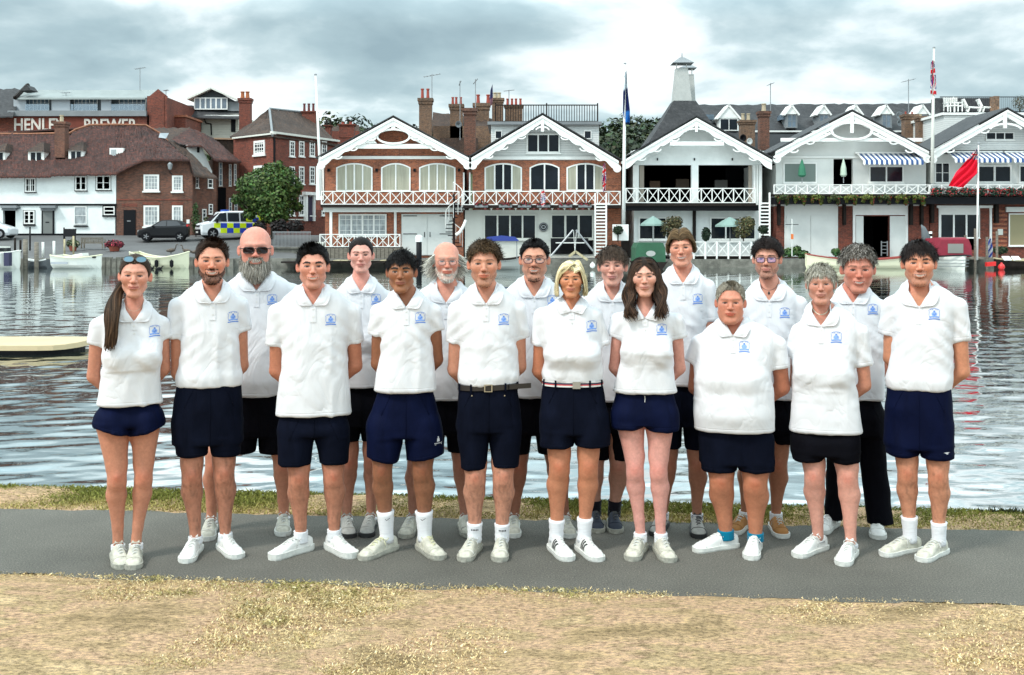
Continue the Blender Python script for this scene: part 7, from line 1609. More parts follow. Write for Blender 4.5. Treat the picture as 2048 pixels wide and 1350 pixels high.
PEOPLE = [
 dict(cx=262, D=6.0, head=(270, 507, 594), yaw=-4, roll=2, skin=SK_FAIR, armskin=(.46,.22,.15), legskin=(.46,.22,.145), fem=True, seed=1, hair='pony', haircol=(.040,.024,.015), haircol2=(.075,.042,.024), hairline=-.004, thick=.006, hairh=.006, hvar=.6,
   smile=.5, eye=.0026, browcol=BRN, brows=.55, browt=.7, lip=(.40,.13,.11), jaw=.95, neckx=268, collar=(602, 641), sh=(174, 347), shy=630, sleeve=((688, 174, 211), (680, 349, 318)), torso=[(690, 207, 324), (745, 204, 317), (780, 199, 321), (808, 194, 326)],
   elbow=((173, 752), (343, 742)), hips=(187, 329), hipy=842, bust=.018, bottom=dict(top=800, L=(858, 184, 262), R=(862, 258, 330), mat=NAVYB, crotch=850, plain=True, flare=.25, flat=.75), knee=((234, 40), (287, 38)), kneey=950, ankle=(236, 272), legw=1, thigh=1.28, shoe=shoe(8, -4, SHOE_D, SOLE_D, LACE, ov=SHOE_D), sock=((1092, 1090), SOCKW), ay=(.03, .0),
   crest=(309, 662), plk=.05, glasses=dict(up=1, w=.026, h=.020, t=.0018, mat=FR_M, lens=SUNB, dark=1), necklace=(.0009, BRASS),
   label='young woman with a long brown ponytail over her shoulder and sunglasses on her head'),
 dict(cx=418, D=6.15, head=(424, 474, 566), skin=(.52,.26,.18), armskin=(.44,.21,.135), legskin=(.40,.19,.125), leghair=.7, seed=2, hair='short', sweep=1.2, lift=.35, len=.026, haircol=(.035,.018,.011), hairline=.006, thick=.012, hairh=.014, smile=1.0, teeth=True, eye=.0030, browcol=DBR, brows=.75, beardcol=(.020,.010,.007), stubble=.93, beard=dict(len=.013, n=3000), lip=(.42,.16,.13), blush=.5,
   neckx=425, collar=(563, 604), sh=(334, 502), shy=592, sleeve=((676, 332, 372), (664, 503, 470)), torso=[(675, 364, 478), (725, 360, 481), (760, 353, 484), (771, 354, 483)], tuck=True, elbow=((341, 745), (499, 735)), hips=(345, 486), hipy=845,
   bottom=dict(top=768, L=(908, 355, 414), R=(910, 424, 480), mat=NAVY, crotch=885), knee=((384, 42), (448, 43)), kneey=945, ankle=(391, 451), shoe=shoe(-14, 20, SHOE_W, SOLE_W, LACE, ov=SHOE_W), sock=((1072, 1070), SOCKW), crest=(466, 634),
   label='man with short brown hair and trimmed dark beard, white shirt tucked into navy shorts'),
 dict(cx=627, D=6.15, head=(626, 485, 576), skin=(.54,.27,.20), armskin=(.42,.18,.11), legskin=(.42,.20,.13), leghair=.5, seed=3, hair='short', sweep=-.8, lift=.35, len=.028, haircol=BLKH, hairline=-.008, thick=.012, smile=1.1, teeth=True, eye=.0030, browcol=BLKH, brows=.85, browt=1.3, stubble=.22, jaw=1.03,
   neckx=626, collar=(570, 608), sh=(533, 727), shy=605, sleeve=((691, 531, 570), (689, 729, 693)), torso=[(690, 566, 693), (740, 563, 695), (790, 557, 699), (828, 553, 701)], elbow=((538, 742), (727, 735)), hips=(556, 699), hipy=860,
   bottom=dict(top=815, L=(926, 557, 622), R=(926, 640, 697), mat=NAVY, crotch=868), knee=((598, 42), (667, 42)), kneey=950, ankle=(602, 669), shoe=shoe(-52, 30, SHOE_W, SOLE_W, LACE, kind='runner', ov=SHOE_W), sock=((1062, 1062), SOCKW), crest=(661, 638), fold=1.1,
   label='smiling man with black hair, long untucked white shirt reaching down over navy shorts'),
 dict(cx=810, D=6.15, head=(803, 496, 584), yaw=-4, skin=SK_BRN, armskin=(.22,.095,.05), legskin=(.24,.11,.06), leghair=.4, seed=4, hair='fringe', len=.040, haircol=BLKH, hairline=-.010, thick=.013, hairh=.020, curl=.30, smile=.5, eye=.0034, browcol=BLKH, brows=.95, browt=1.5, nose=1.08, lip=(.26,.09,.07), ear=1.08,
   neckx=812, collar=(580, 613), sh=(738, 888), shy=605, sleeve=((671, 736, 769), (663, 890, 857)), torso=[(668, 763, 861), (715, 762, 866), (755, 752, 872), (780, 748, 873)], elbow=((741, 728), (888, 722)), hips=(735, 884), hipy=850, armw=.95,
   bottom=dict(top=772, L=(918, 734, 797), R=(914, 812, 888), mat=NAVYB, crotch=870, flare=.2, logo=(876, 880, 'text')), knee=((765, 40), (845, 42)), kneey=935, ankle=(774, 850), shoe=shoe(-42, 25, SHOE_D, SOLE_D, LACE_Y, ov=SHOE_D), sock=((1022, 1024), SOCKW, 'tick'), crest=(840, 634),
   label='young man with thick black hair, brown skin and high white socks with tick marks'),
 dict(cx=975, D=6.15, head=(968, 477, 572), skin=(.50,.26,.18), armskin=(.44,.22,.15), legskin=(.46,.24,.165), leghair=.6, seed=5, hair='curly', curl=.55, maxr=1.5, len=.036, haircol=(.055,.034,.018), haircol2=(.10,.06,.03), hairline=-.006, thick=.016, hairh=.018, smile=.35, eye=.0028, browcol=BRN, brows=.6, stubble=.38, beardcol=(.09,.045,.02), beard=dict(len=.006, n=900),
   neckx=972, collar=(568, 606), sh=(893, 1057), shy=600, sleeve=((687, 891, 925), (679, 1059, 1028)), torso=[(680, 921, 1031), (725, 919, 1036), (755, 918, 1035), (768, 919, 1034)], tuck=True, elbow=((894, 742), (1054, 735)), hips=(914, 1042), hipy=850, belt=dict(kind='leather', tilt=.006),
   bottom=dict(top=768, L=(936, 922, 974), R=(932, 983, 1037), mat=NAVY, crotch=860), knee=((951, 42), (1006, 42)), kneey=950, ankle=(949, 1004), shoe=shoe(-16, -4, SHOE_D, SOLE_D, LACE, ov=SHOE_W), sock=((1046, 1048), SOCKW, 'text'), crest=(1027-20, 637),
   label='man with curly light brown hair and stubble wearing a black leather belt'),
 dict(cx=1146, D=6.15, head=(1142, 515, 594), skin=(.50,.235,.13), armskin=(.44,.185,.105), legskin=(.44,.20,.115), fem=True, seed=6, hair='arcs', lift=.024, zend=-.105, zfront=-.085, out=.012, fr=(-1,), part=.022, haircol=(.50,.42,.24), haircol2=(.62,.55,.38), hvar=.5, hairline=-.004, thick=.008, hairh=.026, smile=.5, eye=.0030, browcol=(.06,.03,.015), lip=(.42,.14,.11), cheek=1.05,
   neckx=1143, collar=(596, 620), cw=.95, sh=(1062, 1211), shy=612, sleeve=((691, 1060, 1092), (690, 1213, 1196)), torso=[(690, 1087, 1203), (725, 1088, 1206), (748, 1086, 1204), (762, 1088, 1203)], tuck=True, elbow=((1063, 745), (1206, 740)), hips=(1078, 1216), hipy=835, bust=.030, belt=dict(kind='stripe'),
   bottom=dict(top=762, L=(892, 1081, 1146), R=(890, 1150, 1219), mat=NAVY, crotch=865, flat=.85), knee=((1119, 42), (1176, 40)), kneey=930, ankle=(1112, 1168), shoe=shoe(22, 24, SHOE_W, SOLE_W, SHOE_W, stripe=SOLE_K, ov=SHOE_W), sock=((1040, 1036), SOCKW), crest=(1183, 651), plk=.05,
   label='tanned woman with a blonde bob and a red and white striped belt'),
 dict(cx=1292, D=6.15, head=(1289, 512, 592), roll=-2, skin=(.56,.32,.25), armskin=(.52,.27,.22), legskin=(.58,.31,.27), fem=True, seed=7, hair='long', haircol=(.024,.015,.011), haircol2=(.065,.034,.020), hairline=.0, thick=.006, hairh=.008, hvar=.6, smile=.45, eye=.0026, browcol=DBR, brows=.7, lip=(.42,.17,.14), jaw=.93,
   neckx=1290, collar=(608, 634), sh=(1216, 1373), shy=622, sleeve=((676, 1214, 1246), (676, 1375, 1341)), torso=[(680, 1245, 1341), (728, 1240, 1343), (760, 1232, 1349), (783, 1226, 1353)], elbow=((1216, 738), (1372, 738)), hips=(1222, 1357), hipy=830, bust=.014, armw=.9,
   bottom=dict(top=775, L=(856, 1224, 1289), R=(858, 1292, 1357), mat=NAVYB, crotch=848, plain=True, cord=True, flat=.85), knee=((1270, 36), (1317, 36)), kneey=935, ankle=(1281, 1322), thigh=1.25, shoe=shoe(-14, 14, SHOE_D, SOLE_D, LACE, ov=SHOE_D), sock=((1067, 1066), SOCKW), crest=(1323, 657), plk=.05,
   label='young woman with long dark hair parted in the middle falling to her chest'),
 dict(cx=1466, D=6.2, head=(1461, 560, 645), skin=(.48,.22,.15), armskin=(.34,.135,.08), legskin=(.40,.175,.10), fem=True, seed=8, hair='short', len=.018, lift=.2, sweep=.5, haircol=(.26,.23,.18), haircol2=(.42,.39,.33), hairline=.004, thick=.009, hairh=.012, smile=.1, eye=.0026, browcol=(.20,.12,.08), brows=.5, fat=1.0, jaw=1.1, browt=.7,
   neckx=1466, neckw=1.12, collar=(637, 668), sh=(1376, 1577), shy=668, sleeve=((728, 1374, 1397), (735, 1580, 1536)), torso=[(735, 1388, 1541), (780, 1388, 1546), (825, 1386, 1547), (858, 1390, 1547)], elbow=((1374, 778), (1580, 775)), hips=(1396, 1547), hipy=880, bust=.05, belly=.06, armw=1.25, depth=1.1,
   bottom=dict(top=850, L=(940, 1404, 1472), R=(938, 1477, 1547), mat=NAVY, crotch=925, plain=True), knee=((1443, 50), (1510, 50)), kneey=960, ankle=(1452, 1511), calf=.97, shoe=shoe(-58, -8, SHOE_W, SOLE_W, SHOE_W, ov=SHOE_W), sock=((1062, 1064), SOCKT), crest=(1488, 690), fold=.7,
   label='stocky older woman with short slicked grey hair, the shortest person of the front row'),
 dict(cx=1648, D=6.15, head=(1642, 523, 607), roll=-1, skin=(.48,.25,.19), armskin=(.46,.22,.15), legskin=(.52,.28,.22), fem=True, seed=9, hair='fringe', len=.040, side=.050, haircol=(.27,.25,.20), haircol2=(.38,.36,.31), hvar=.6, hairline=-.006, thick=.012, hairh=.018, smile=-.1, eye=.0030, browcol=(.25,.17,.12), brows=.35, browt=.7, lip=(.36,.15,.12), sweep=-1,
   neckx=1642, collar=(606, 650), sh=(1575, 1742), shy=645, sleeve=((716, 1573, 1592), (730, 1745, 1709)), torso=[(725, 1583, 1709), (780, 1582, 1713), (830, 1579, 1720), (862, 1578, 1723)], elbow=((1577, 770), (1743, 770)), hips=(1581, 1719), hipy=880, bust=.018, belly=.01,
   bottom=dict(top=855, L=(920, 1585, 1647), R=(920, 1661, 1717), mat=BLK, crotch=908, plain=True), knee=((1629, 42), (1695, 42)), kneey=950, ankle=(1636, 1701), ay=(0, -.06), shoe=shoe(-34, -14, SHOE_W, SOLE_W, LACE, ov=SHOE_W), sock=((1085, 1080), SOCKW), crest=(1672, 672), necklace=(.0030, BRASS),
   label='older woman with short grey hair and a thin necklace, standing second from the right end'),
 dict(cx=1842, D=6.12, head=(1838, 477, 571), yaw=3, skin=(.54,.26,.17), armskin=(.50,.24,.145), legskin=(.48,.235,.145), leghair=.5, seed=10, hair='fringe', len=.050, haircol=(.016,.011,.010), hairline=.0, thick=.010, hairh=.014, smile=1.1, teeth=True, eye=.0028, browcol=DBR, brows=.85, browt=1.2, stubble=.35, beard=dict(len=.006, n=700, goatee=1), lip=(.45,.18,.14),
   neckx=1838, collar=(563, 612), sh=(1760, 1938), shy=592, sleeve=((672, 1758, 1789), (680, 1941, 1902)), torso=[(672, 1786, 1903), (725, 1779, 1905), (762, 1772, 1903), (777, 1773, 1902)], tuck=True, elbow=((1764, 720), (1940, 742)), hips=(1768, 1907), hipy=850,
   bottom=dict(top=776, L=(912, 1772, 1838), R=(913, 1842, 1908), mat=NAVYB, crotch=895, logo=(1893, 898, 'swoop')), knee=((1815, 42), (1876, 42)), kneey=945, ankle=(1820, 1878), shoe=shoe(-44, -28, SHOE_D, SOLE_W, LACE, stripe=None, ov=SHOE_W), sock=((1036, 1042), SOCKW), crest=(1868, 626),
   label='smiling man with dark fringe at the right end of the front row'),
 # back row
 dict(cx=516, D=6.62, head=(511, 453, 545), skin=(.56,.27,.21), legskin=(.46,.22,.145), seed=11, hair='none', haircol=(.3,.28,.25), smile=.8, teeth=True, eye=.003, hairh=.0, blush=.5, beardcol=(.34,.32,.28), beardcol2=(.18,.16,.13), stubble=.9, beard=dict(len=.040, n=6500), brows=.2, fat=.9, jaw=1.05,
   neckx=513, neckw=1.15, collar=(542, 580), cw=1.1, sh=(428, 606), shy=566, sleeve=((650, 426, 466), (650, 608, 568)), torso=[(655, 462, 572), (710, 462, 574), (760, 466, 570), (787, 468, 568)], elbow=((430, 715), (604, 715)), hips=(462, 572), hipy=830, belly=.05, depth=1.12,
   bottom=dict(top=780, L=(902, 460, 512), R=(905, 518, 580), mat=BLK, crotch=870), knee=((430, 38), (566, 40)), kneey=925, ankle=(423, 568), shoe=shoe(-4, -2, SHOE_D, SOLE_W, LACE, ov=SHOE_W), sock=((1040, 1040), SOCKW), crest=(544, 598),
   glasses=dict(sq=1, w=.026, h=.016, t=.0028, mat=FR_T, lens=SUNL, dark=1), label='tall bald man with a long grey beard and dark sunglasses'),
 dict(cx=722, D=6.62, head=(722, 474, 545), skin=(.58,.32,.27), legskin=(.40,.20,.14), fem=True, seed=12, hair='slick', haircol=(.018,.012,.011), hairline=-.002, thick=.007, hairh=.006, smile=.35, eye=.0032, browcol=DBR, brows=.75, lip=(.46,.16,.14), jaw=1.0, ear=1.05,
   neckx=722, neckw=1.05, collar=(553, 583), sh=(650, 795), shy=580, sleeve=((655, 648, 680), (655, 797, 764)), torso=[(660, 675, 770), (700, 678, 768), (740, 672, 772), (773, 668, 776)], elbow=((654, 705), (792, 705)), hips=(666, 778), hipy=815, bust=.016,
   bottom=dict(top=765, L=(880, 672, 718), R=(880, 724, 770), mat=BLK, crotch=850), knee=((698, 36), (745, 36)), kneey=920, ankle=(693, 742), shoe=shoe(6, -8, SHOE_G, SOLE_K, LACE, ov=SHOE_G), sock=((1038, 1038), SOCKW), crest=(752, 598),
   label='young woman with dark hair scraped back, standing in the back row'),
 dict(cx=890, D=6.62, head=(893, 484, 562), yaw=3, skin=(.54,.27,.20), legskin=(.34,.17,.12), seed=13, hair='balding', haircol=(.55,.53,.46), haircol2=(.68,.66,.60), hairh=.0, smile=.7, eye=.003, brows=.5, browcol=(.4,.35,.3), beardcol=(.58,.56,.50), stubble=.6, beard=dict(len=.020, n=1900, chin_only=1), blush=.5,
   neckx=892, collar=(562, 604), sh=(812, 970), shy=582, sleeve=((665, 810, 845), (665, 972, 937)), torso=[(665, 838, 945), (710, 838, 945), (760, 838, 945), (796, 836, 946)], elbow=((816, 715), (968, 715)), hips=(838, 944), hipy=830, belly=.02,
   bottom=dict(top=788, L=(902, 842, 888), R=(902, 896, 940), mat=BLK, crotch=865), knee=((832, 36), (924, 38)), kneey=925, ankle=(826, 930), shoe=shoe(-12, 8, SHOE_D, SOLE_D, LACE, ov=SHOE_G), glasses=dict(w=.022, h=.017, t=.0013, mat=FR_M, lens=GLASS_CLEAR),
   label='balding older man with wild white side hair, white beard and wire glasses'),
 dict(cx=1066, D=6.62, head=(1069, 475, 560), yaw=-2, skin=(.50,.26,.18), legskin=(.30,.14,.09), seed=14, hair='crop', haircol=BLKH, hairline=-.002, thick=.008, hairh=.010, smile=.7, teeth=True, eye=.0036, browcol=BLKH, brows=.8, stubble=.22, beardcol=(.03,.02,.015), beard=dict(len=.014, n=900, goatee=1), jaw=1.05, fat=.6,
   neckx=1068, neckw=1.1, collar=(555, 593), sh=(984, 1152), shy=585, sleeve=((660, 982, 1016), (660, 1154, 1118)), torso=[(665, 1010, 1124), (710, 1010, 1124), (755, 1010, 1124), (790, 1010, 1124)], elbow=((988, 715), (1150, 715)), hips=(1012, 1122), hipy=830, belly=.02,
   bottom=dict(top=782, L=(905, 1008, 1058), R=(905, 1076, 1122), mat=BLK, crotch=865), knee=((1036, 38), (1112, 38)), kneey=930, ankle=(1028, 1130), shoe=shoe(0, 8, SHOE_D, SOLE_W, LACE, ov=SHOE_W), crest=(1104, 600), glasses=dict(w=.025, h=.017, t=.0022, mat=FR_R, lens=GLASS_CLEAR),
   label='man with cropped black hair, maroon framed glasses and a small goatee'),
 dict(cx=1220, D=6.72, head=(1225, 488, 571), yaw=-2, skin=(.54,.30,.24), legskin=(.42,.24,.18), seed=15, hair='fringe', len=.060, haircol=(.045,.030,.022), haircol2=(.07,.048,.034), hairline=.004, thick=.010, hairh=.016, smile=.2, eye=.0026, browcol=BRN, brows=.7, lip=(.42,.17,.16), jaw=.93, ear=1.1,
   neckx=1224, neckw=.9, collar=(564, 601), sh=(1150, 1290), shy=590, sleeve=((660, 1148, 1180), (660, 1292, 1260)), torso=[(665, 1174, 1266), (710, 1174, 1266), (755, 1172, 1268), (798, 1170, 1268)], elbow=((1154, 712), (1288, 712)), hips=(1172, 1266), hipy=830,
   bottom=dict(top=790, L=(918, 1170, 1216), R=(918, 1220, 1262), mat=BLK, crotch=860), knee=((1190, 36), (1238, 38)), kneey=930, ankle=(1190, 1228), shoe=shoe(6, 4, SHOE_N, SOLE_D, LACE_D, ov=SHOE_N), sock=((1002, 1002), SOCKK),
   label='teenage boy with a brown fringe, black socks and navy shoes'),
 dict(cx=1368, D=6.62, head=(1362, 451, 533), roll=-3, skin=(.56,.28,.20), legskin=(.34,.17,.11), seed=16, hair='arcs', lift=.030, zend=-.020, zfront=.030, out=.002, wav=.004, part=-.006, haircol=(.085,.052,.026), haircol2=(.14,.09,.045), hairline=.002, thick=.010, hairh=.030, smile=1.1, teeth=True, eye=.0028, browcol=(.06,.035,.02), brows=.6, lip=(.46,.18,.15), ear=.95,
   neckx=1366, collar=(532, 566), sh=(1290, 1434), shy=556, sleeve=((640, 1288, 1322), (642, 1437, 1402)), torso=[(640, 1316, 1410), (690, 1318, 1410), (730, 1318, 1408), (768, 1316, 1408)], elbow=((1294, 700), (1432, 700)), hips=(1316, 1412), hipy=815,
   bottom=dict(top=760, L=(896, 1316, 1362), R=(897, 1370, 1414), mat=NAVY, crotch=850), knee=((1336, 36), (1394, 36)), kneey=925, ankle=(1325, 1394), shoe=shoe(-10, 4, SHOE_G, SOLE_K, LACE_D, ov=SOLE_K), sock=((1028, 1028), SOCKW), crest=(1395, 597),
   label='tall young man with light brown curtain hair and a wide smile'),
 dict(cx=1542, D=6.62, head=(1534, 473, 556), yaw=-3, skin=(.52,.28,.21), legskin=(.32,.15,.09), seed=17, hair='curly', curl=1.0, len=.050, haircol=(.014,.009,.008), hairline=-.002, thick=.018, hairh=.022, smile=.0, eye=.0034, browcol=DBR, brows=.8, stubble=.5, beardcol=(.030,.014,.010), beard=dict(len=.007, n=1300), lip=(.44,.17,.15),
   neckx=1538, collar=(560, 600), sh=(1462, 1618), shy=590, sleeve=((670, 1460, 1494), (670, 1620, 1584)), torso=[(672, 1490, 1592), (715, 1490, 1592), (760, 1488, 1592), (796, 1486, 1592)], elbow=((1466, 725), (1614, 725)), hips=(1488, 1590), hipy=830,
   bottom=dict(top=788, L=(884, 1488, 1536), R=(884, 1544, 1588), mat=BLK, crotch=862), knee=((1496, 36), (1556, 38)), kneey=925, ankle=(1490, 1552), shoe=shoe(-20, 12, SHOE_M, SOLE_W, LACE, ov=SHOE_M), sock=((1026, 1026), SOCKW), crest=(1569, 624), glasses=dict(sq=1, w=.025, h=.018, t=.0022, mat=FR_B, lens=GLASS_BLUE), necklace=(.0014, LEATHER, 1),
   label='man with black curly hair, moustache, dark framed glasses and a black pendant'),
 dict(cx=1712, D=6.62, head=(1716, 487, 583), yaw=4, pitch=4, skin=(.50,.22,.16), legskin=(.4,.2,.14), seed=18, hair='curly', curl=.6, len=.042, haircol=(.10,.085,.07), haircol2=(.22,.20,.18), hairline=-.002, thick=.014, hairh=.016, smile=1.0, teeth=True, eye=.0026, browcol=(.09,.06,.04), brows=.6, blush=.55, fat=.5, jaw=1.05,
   neckx=1706, neckw=1.1, collar=(572, 605), sh=(1636, 1786), shy=598, sleeve=((680, 1634, 1668), (682, 1788, 1754)), torso=[(682, 1664, 1768), (725, 1664, 1768), (765, 1664, 1768), (796, 1662, 1768)], elbow=((1640, 735), (1782, 735)), hips=(1664, 1770), hipy=832,
   bottom=dict(top=788, L=(1046, 1648, 1682), R=(1044, 1732, 1786), mat=BLK, crotch=868, long=True, mid=((925, 1654, 1704), (925, 1722, 1772))), knee=((1676, 40), (1748, 40)), kneey=925, ankle=(1664, 1756), shoe=shoe(-18, 0, SHOE_W, SOLE_W, SHOE_W, ov=SHOE_W), crest=(1745, 617),
   label='older man with grey wavy hair and long black trousers, smiling'),
]
import time as _t
_t0 = _t.time()
for sp in PEOPLE:
    sp['group'] = 'people in white polo shirts posing in two rows'
    person(sp)
print('PEOPLE', _t.time()-_t0)
# ================================================================= OBJECTS ON THE FAR BANK AND THE RIVER
def gz(px, Y): return farz(PX(px, Y), Y)
def tree(px, py_base, Y, crown, label, base=(.045, .085, .02), n=5200, size=.16, seed=1, cat='tree', name='tree', trunk=.16):
    """crown: list of lobes (px, py, rx px, rz px)"""
    k = Y/F; x0, z0 = PX(px, Y), PZ(py_base, Y); t = empty(name, (x0, Y, z0), 0, label, cat); Vs, cs, tot = [], [], sum(c[2]*c[3] for c in crown)
    tb = MB(); top = PZ(min(c[1] for c in crown), Y)-z0
    tb.tube([(0, 0, -.1), (.03, .02, top*.35), (-.05, 0, top*.75)], [trunk, trunk*.75, trunk*.3], 8)
    for i, c in enumerate(crown):
        cx_, cz_ = PX(c[0], Y)-x0, PZ(c[1], Y)-z0; tb.tube([(.02, .01, top*.22), (cx_*.6, (i % 3-1)*.3, cz_*.7), (cx_, (i % 3-1)*.6, cz_)], [trunk*.5, trunk*.3, trunk*.12], 6)
        m = int(n*c[2]*c[3]/tot); Vs.append(leafcloud(m, (cx_, (i % 3-1)*.5, cz_), (c[2]*k, c[2]*k*.9, c[3]*k), size, seed*10+i, .5, .45)); cs.append(lcol(m, base, .4, seed*10+i))
    tb.build('trunk', mat('tree_bark', (.07, .055, .04), .9), t, True); leafmesh('crown', Vs, cs, t); return t
tree(545, 476, 75, [(520, 375, 46, 34), (560, 365, 40, 36), (500, 400, 30, 24), (545, 400, 44, 36), (580, 385, 22, 24), (540, 336, 20, 13), (555, 425, 36, 26), (474, 398, 14, 10), (515, 345, 14, 10), (572, 345, 15, 10), (596, 372, 11, 10), (480, 372, 12, 10), (562, 330, 9, 8), (500, 428, 16, 12), (590, 412, 14, 12)], 'bushy dark green tree in front of the red brick georgian house', (.050, .090, .018), 11000, .12, 3)
def shrub(px, py, Y, lobes, label, base=(.03, .05, .02), n=900, size=.09, seed=5, cat='shrub', name='shrub', flowers=None):
    k = Y/F; x0, z0 = PX(px, Y), PZ(py, Y); t = empty(name, (x0, Y, z0), 0, label, cat); Vs, cs = [], []
    for i, c in enumerate(lobes): Vs.append(leafcloud(n//len(lobes), (PX(c[0], Y)-x0, 0, PZ(c[1], Y)-z0), (c[2]*k, c[2]*k*.8, c[3]*k), size, seed*7+i, .5, .4)); cs.append(lcol(n//len(lobes), base, .4, seed+i))
    leafmesh('foliage', Vs, cs, t)
    if flowers:
        Vs, cs = [], []
        for i, c in enumerate(lobes): m = flowers[1]//len(lobes); Vs.append(leafcloud(m, (PX(c[0], Y)-x0, -.05, PZ(c[1], Y)-z0), (c[2]*k, c[2]*k*.8, c[3]*k), size*.8, seed*9+i, .6, .9)); cs.append(lcol(m, flowers[0], .3, seed+i+3))
        leafmesh('blossom', Vs, cs, t)
    s_ = MB(); s_.tube([(0, 0, -.05), (0, 0, .4)], .04, 6); s_.build('stem', DKWOOD, t); return t
shrub(580, 468, 73.5, [(560, 452, 20, 14), (590, 452, 20, 13), (520, 455, 14, 16)], 'dark purple leaved hedge under the tree by the railings', (.020, .016, .016), 1500, .10, 11, 'hedge', 'hedge'); shrub(392, 472, 79, [(392, 440, 10, 22), (391, 420, 6, 16), (395, 458, 10, 12)], 'climbing shrub against the narrow brick side cottage', (.04, .07, .02), 900, .08, 12); shrub(414, 472, 78.6, [(414, 440, 6, 6)], 'small pale green bush beside the parked police van', (.08, .10, .04), 200, .07, 13)
# ---- vehicles
CARP = mat('car_paint_black', (.004, .004, .006), .35, coat=.15, spec=.3); CARW = mat('car_paint_white', (.7, .72, .74), .25, coat=.6); CGLASS = mat('car_glass', (.02, .024, .03), .06, spec=.6); TYRE = mat('tyre_rubber', (.010, .010, .010), .8); RIM = mat('alloy_rim', (.32, .32, .33), .35, metal=.6); LAMP = mat('headlamp', (.5, .52, .52), .15); HIY = mat('fluorescent_yellow', (.62, .78, .0), .5); HIB = mat('police_blue', (.01, .05, .45), .5)
def loft(mb, secs):
    """secs: list of point loops of equal length"""
    n = len(secs[0]); b = len(mb.v)
    for s_ in secs: mb.v += s_
    for i in range(len(secs)-1):
        for k in range(n): j = (k+1) % n; mb.f.append([b+i*n+k, b+i*n+j, b+(i+1)*n+j, b+(i+1)*n+k]); mb.m.append(mb.cm)
    mb.f.append([b+k for k in range(n)]); mb.m.append(mb.cm); e = b+(len(secs)-1)*n; mb.f.append([e+k for k in reversed(range(n))]); mb.m.append(mb.cm)
def car_section(x, w, zb, zs, wr, zr):
    """closed loop across the car at station x: sill, shoulder, roof"""
    h = [(w*.90, zb), (w, zb+.18), (w, zs-.08), (w*.97, zs), (wr, zr-.05), (wr*.8, zr), (0, zr+.02)]
    return [(x, -a, z) for a, z in h] + [(x, a, z) for a, z in reversed(h[:-1])]
def vehicle(name, label, loc, rz, L_, W_, st, paint, wheels, wr, glass, cat, extra=None):
    t = empty(name, loc, rz, label, cat); b = MB(); w = W_/2
    loft(b, [car_section(x, w*q, zb, zs, w*rw_, zr) for x, q, zb, zs, rw_, zr in st]); b.build('body', paint, t, False)
    for side in (-1, 1):
        for g in glass[0]:
            q = MB(); y_ = side*w; q.prism([(x, z) for x, z in g], y_*.0+side*(w*.99), side*(w*.99)+side*.012)
            for i, v in enumerate(q.v): f_ = (v[2]-glass[2])/(glass[3]-glass[2]); q.v[i] = (v[0], v[1]-side*f_*glass[4], v[2])
            q.build('window', CGLASS, t)
        for wx in wheels:
            q = MB(); q.lathe([(.05, -.11), (wr, -.10), (wr, .10), (.05, .11)], (wx, side*(w-.10), wr), 18, 'y'); wh = q.build('wheel', TYRE, t); q = MB(); q.lathe([(.02, 0), (wr*.62, 0), (wr*.66, .02), (.02, .03)], (wx, side*(w+.01), wr), 14, 'y')
            for a in range(5): aa = a*1.2566; q.obox((wx+math.cos(aa)*wr*.33, side*(w+.03), wr+math.sin(aa)*wr*.33), (math.cos(aa)*wr*.3, 0, math.sin(aa)*wr*.3), (0, .01, 0), (-math.sin(aa)*.03, 0, math.cos(aa)*.03))
            q.build('rim', RIM, wh)
            q = MB(); q.lathe([(.02, -.02), (wr*1.14, -.02), (wr*1.14, .005), (.02, .006)], (wx, side*(w+.0), wr+.02), 18, 'y'); q.build('wheel_arch', BLACK, t)
    for g in glass[1]: q = MB(); q.face(g); q.face([(a, b_, c-.01) for a, b_, c in reversed(g)]); q.build('windscreen', CGLASS, t)
    if extra: extra(t, w)
    return t
hatch = [(-1.72, .80, .30, .62, .55, .64), (-1.62, .95, .20, .72, .60, .74), (-1.05, 1, .18, .92, .72, .95), (-.75, 1, .18, .96, .74, 1.02), (-.15, 1, .18, .98, .74, 1.40), (.5, 1, .18, 1.0, .74, 1.46), (1.15, 1, .18, 1.02, .72, 1.40), (1.55, .97, .22, 1.02, .66, 1.18), (1.70, .90, .30, .95, .6, .97)]
def hx_(t, w):
    for s_ in (-1, 1): q = MB(); q.obox((-1.52, s_*w*.74, .68), (.16, 0, .02), (-.06*s_*0, .12, 0), (0, 0, .07)); q.build('headlight', LAMP, t); q = MB(); q.obox((1.62, s_*w*.72, .95), (.05, 0, 0), (0, .09, 0), (0, 0, .18)); q.build('tail_light', RED, t); q = MB(); q.obox((-.62, s_*(w+.10), .98), (.07, 0, 0), (0, .08, 0), (0, 0, .06)); q.build('wing_mirror', BLACK, t)
    q = MB(); q.box(-1.74, -1.71, -.25, .25, .36, .47); q.build('number_plate', WHITE, t)
gl1 = ([[(-.72, 1.0), (-.10, 1.36), (.22, 1.40), (.22, 1.0)], [(.28, 1.0), (.28, 1.40), (.95, 1.36), (1.25, 1.06)]], [[(-.80, -.55, 1.02), (-.80, .55, 1.02), (-.18, .50, 1.40), (-.18, -.50, 1.40)]], 1.0, 1.4, .19)
cz = PZ(481, 76); vehicle('parked_car', 'small black hatchback parked in front of the brick cottage', (PX(328, 76), 76, cz), math.radians(12), 3.44, 1.62, hatch, CARP, (-1.12, 1.14), .29, gl1, 'car', hx_)
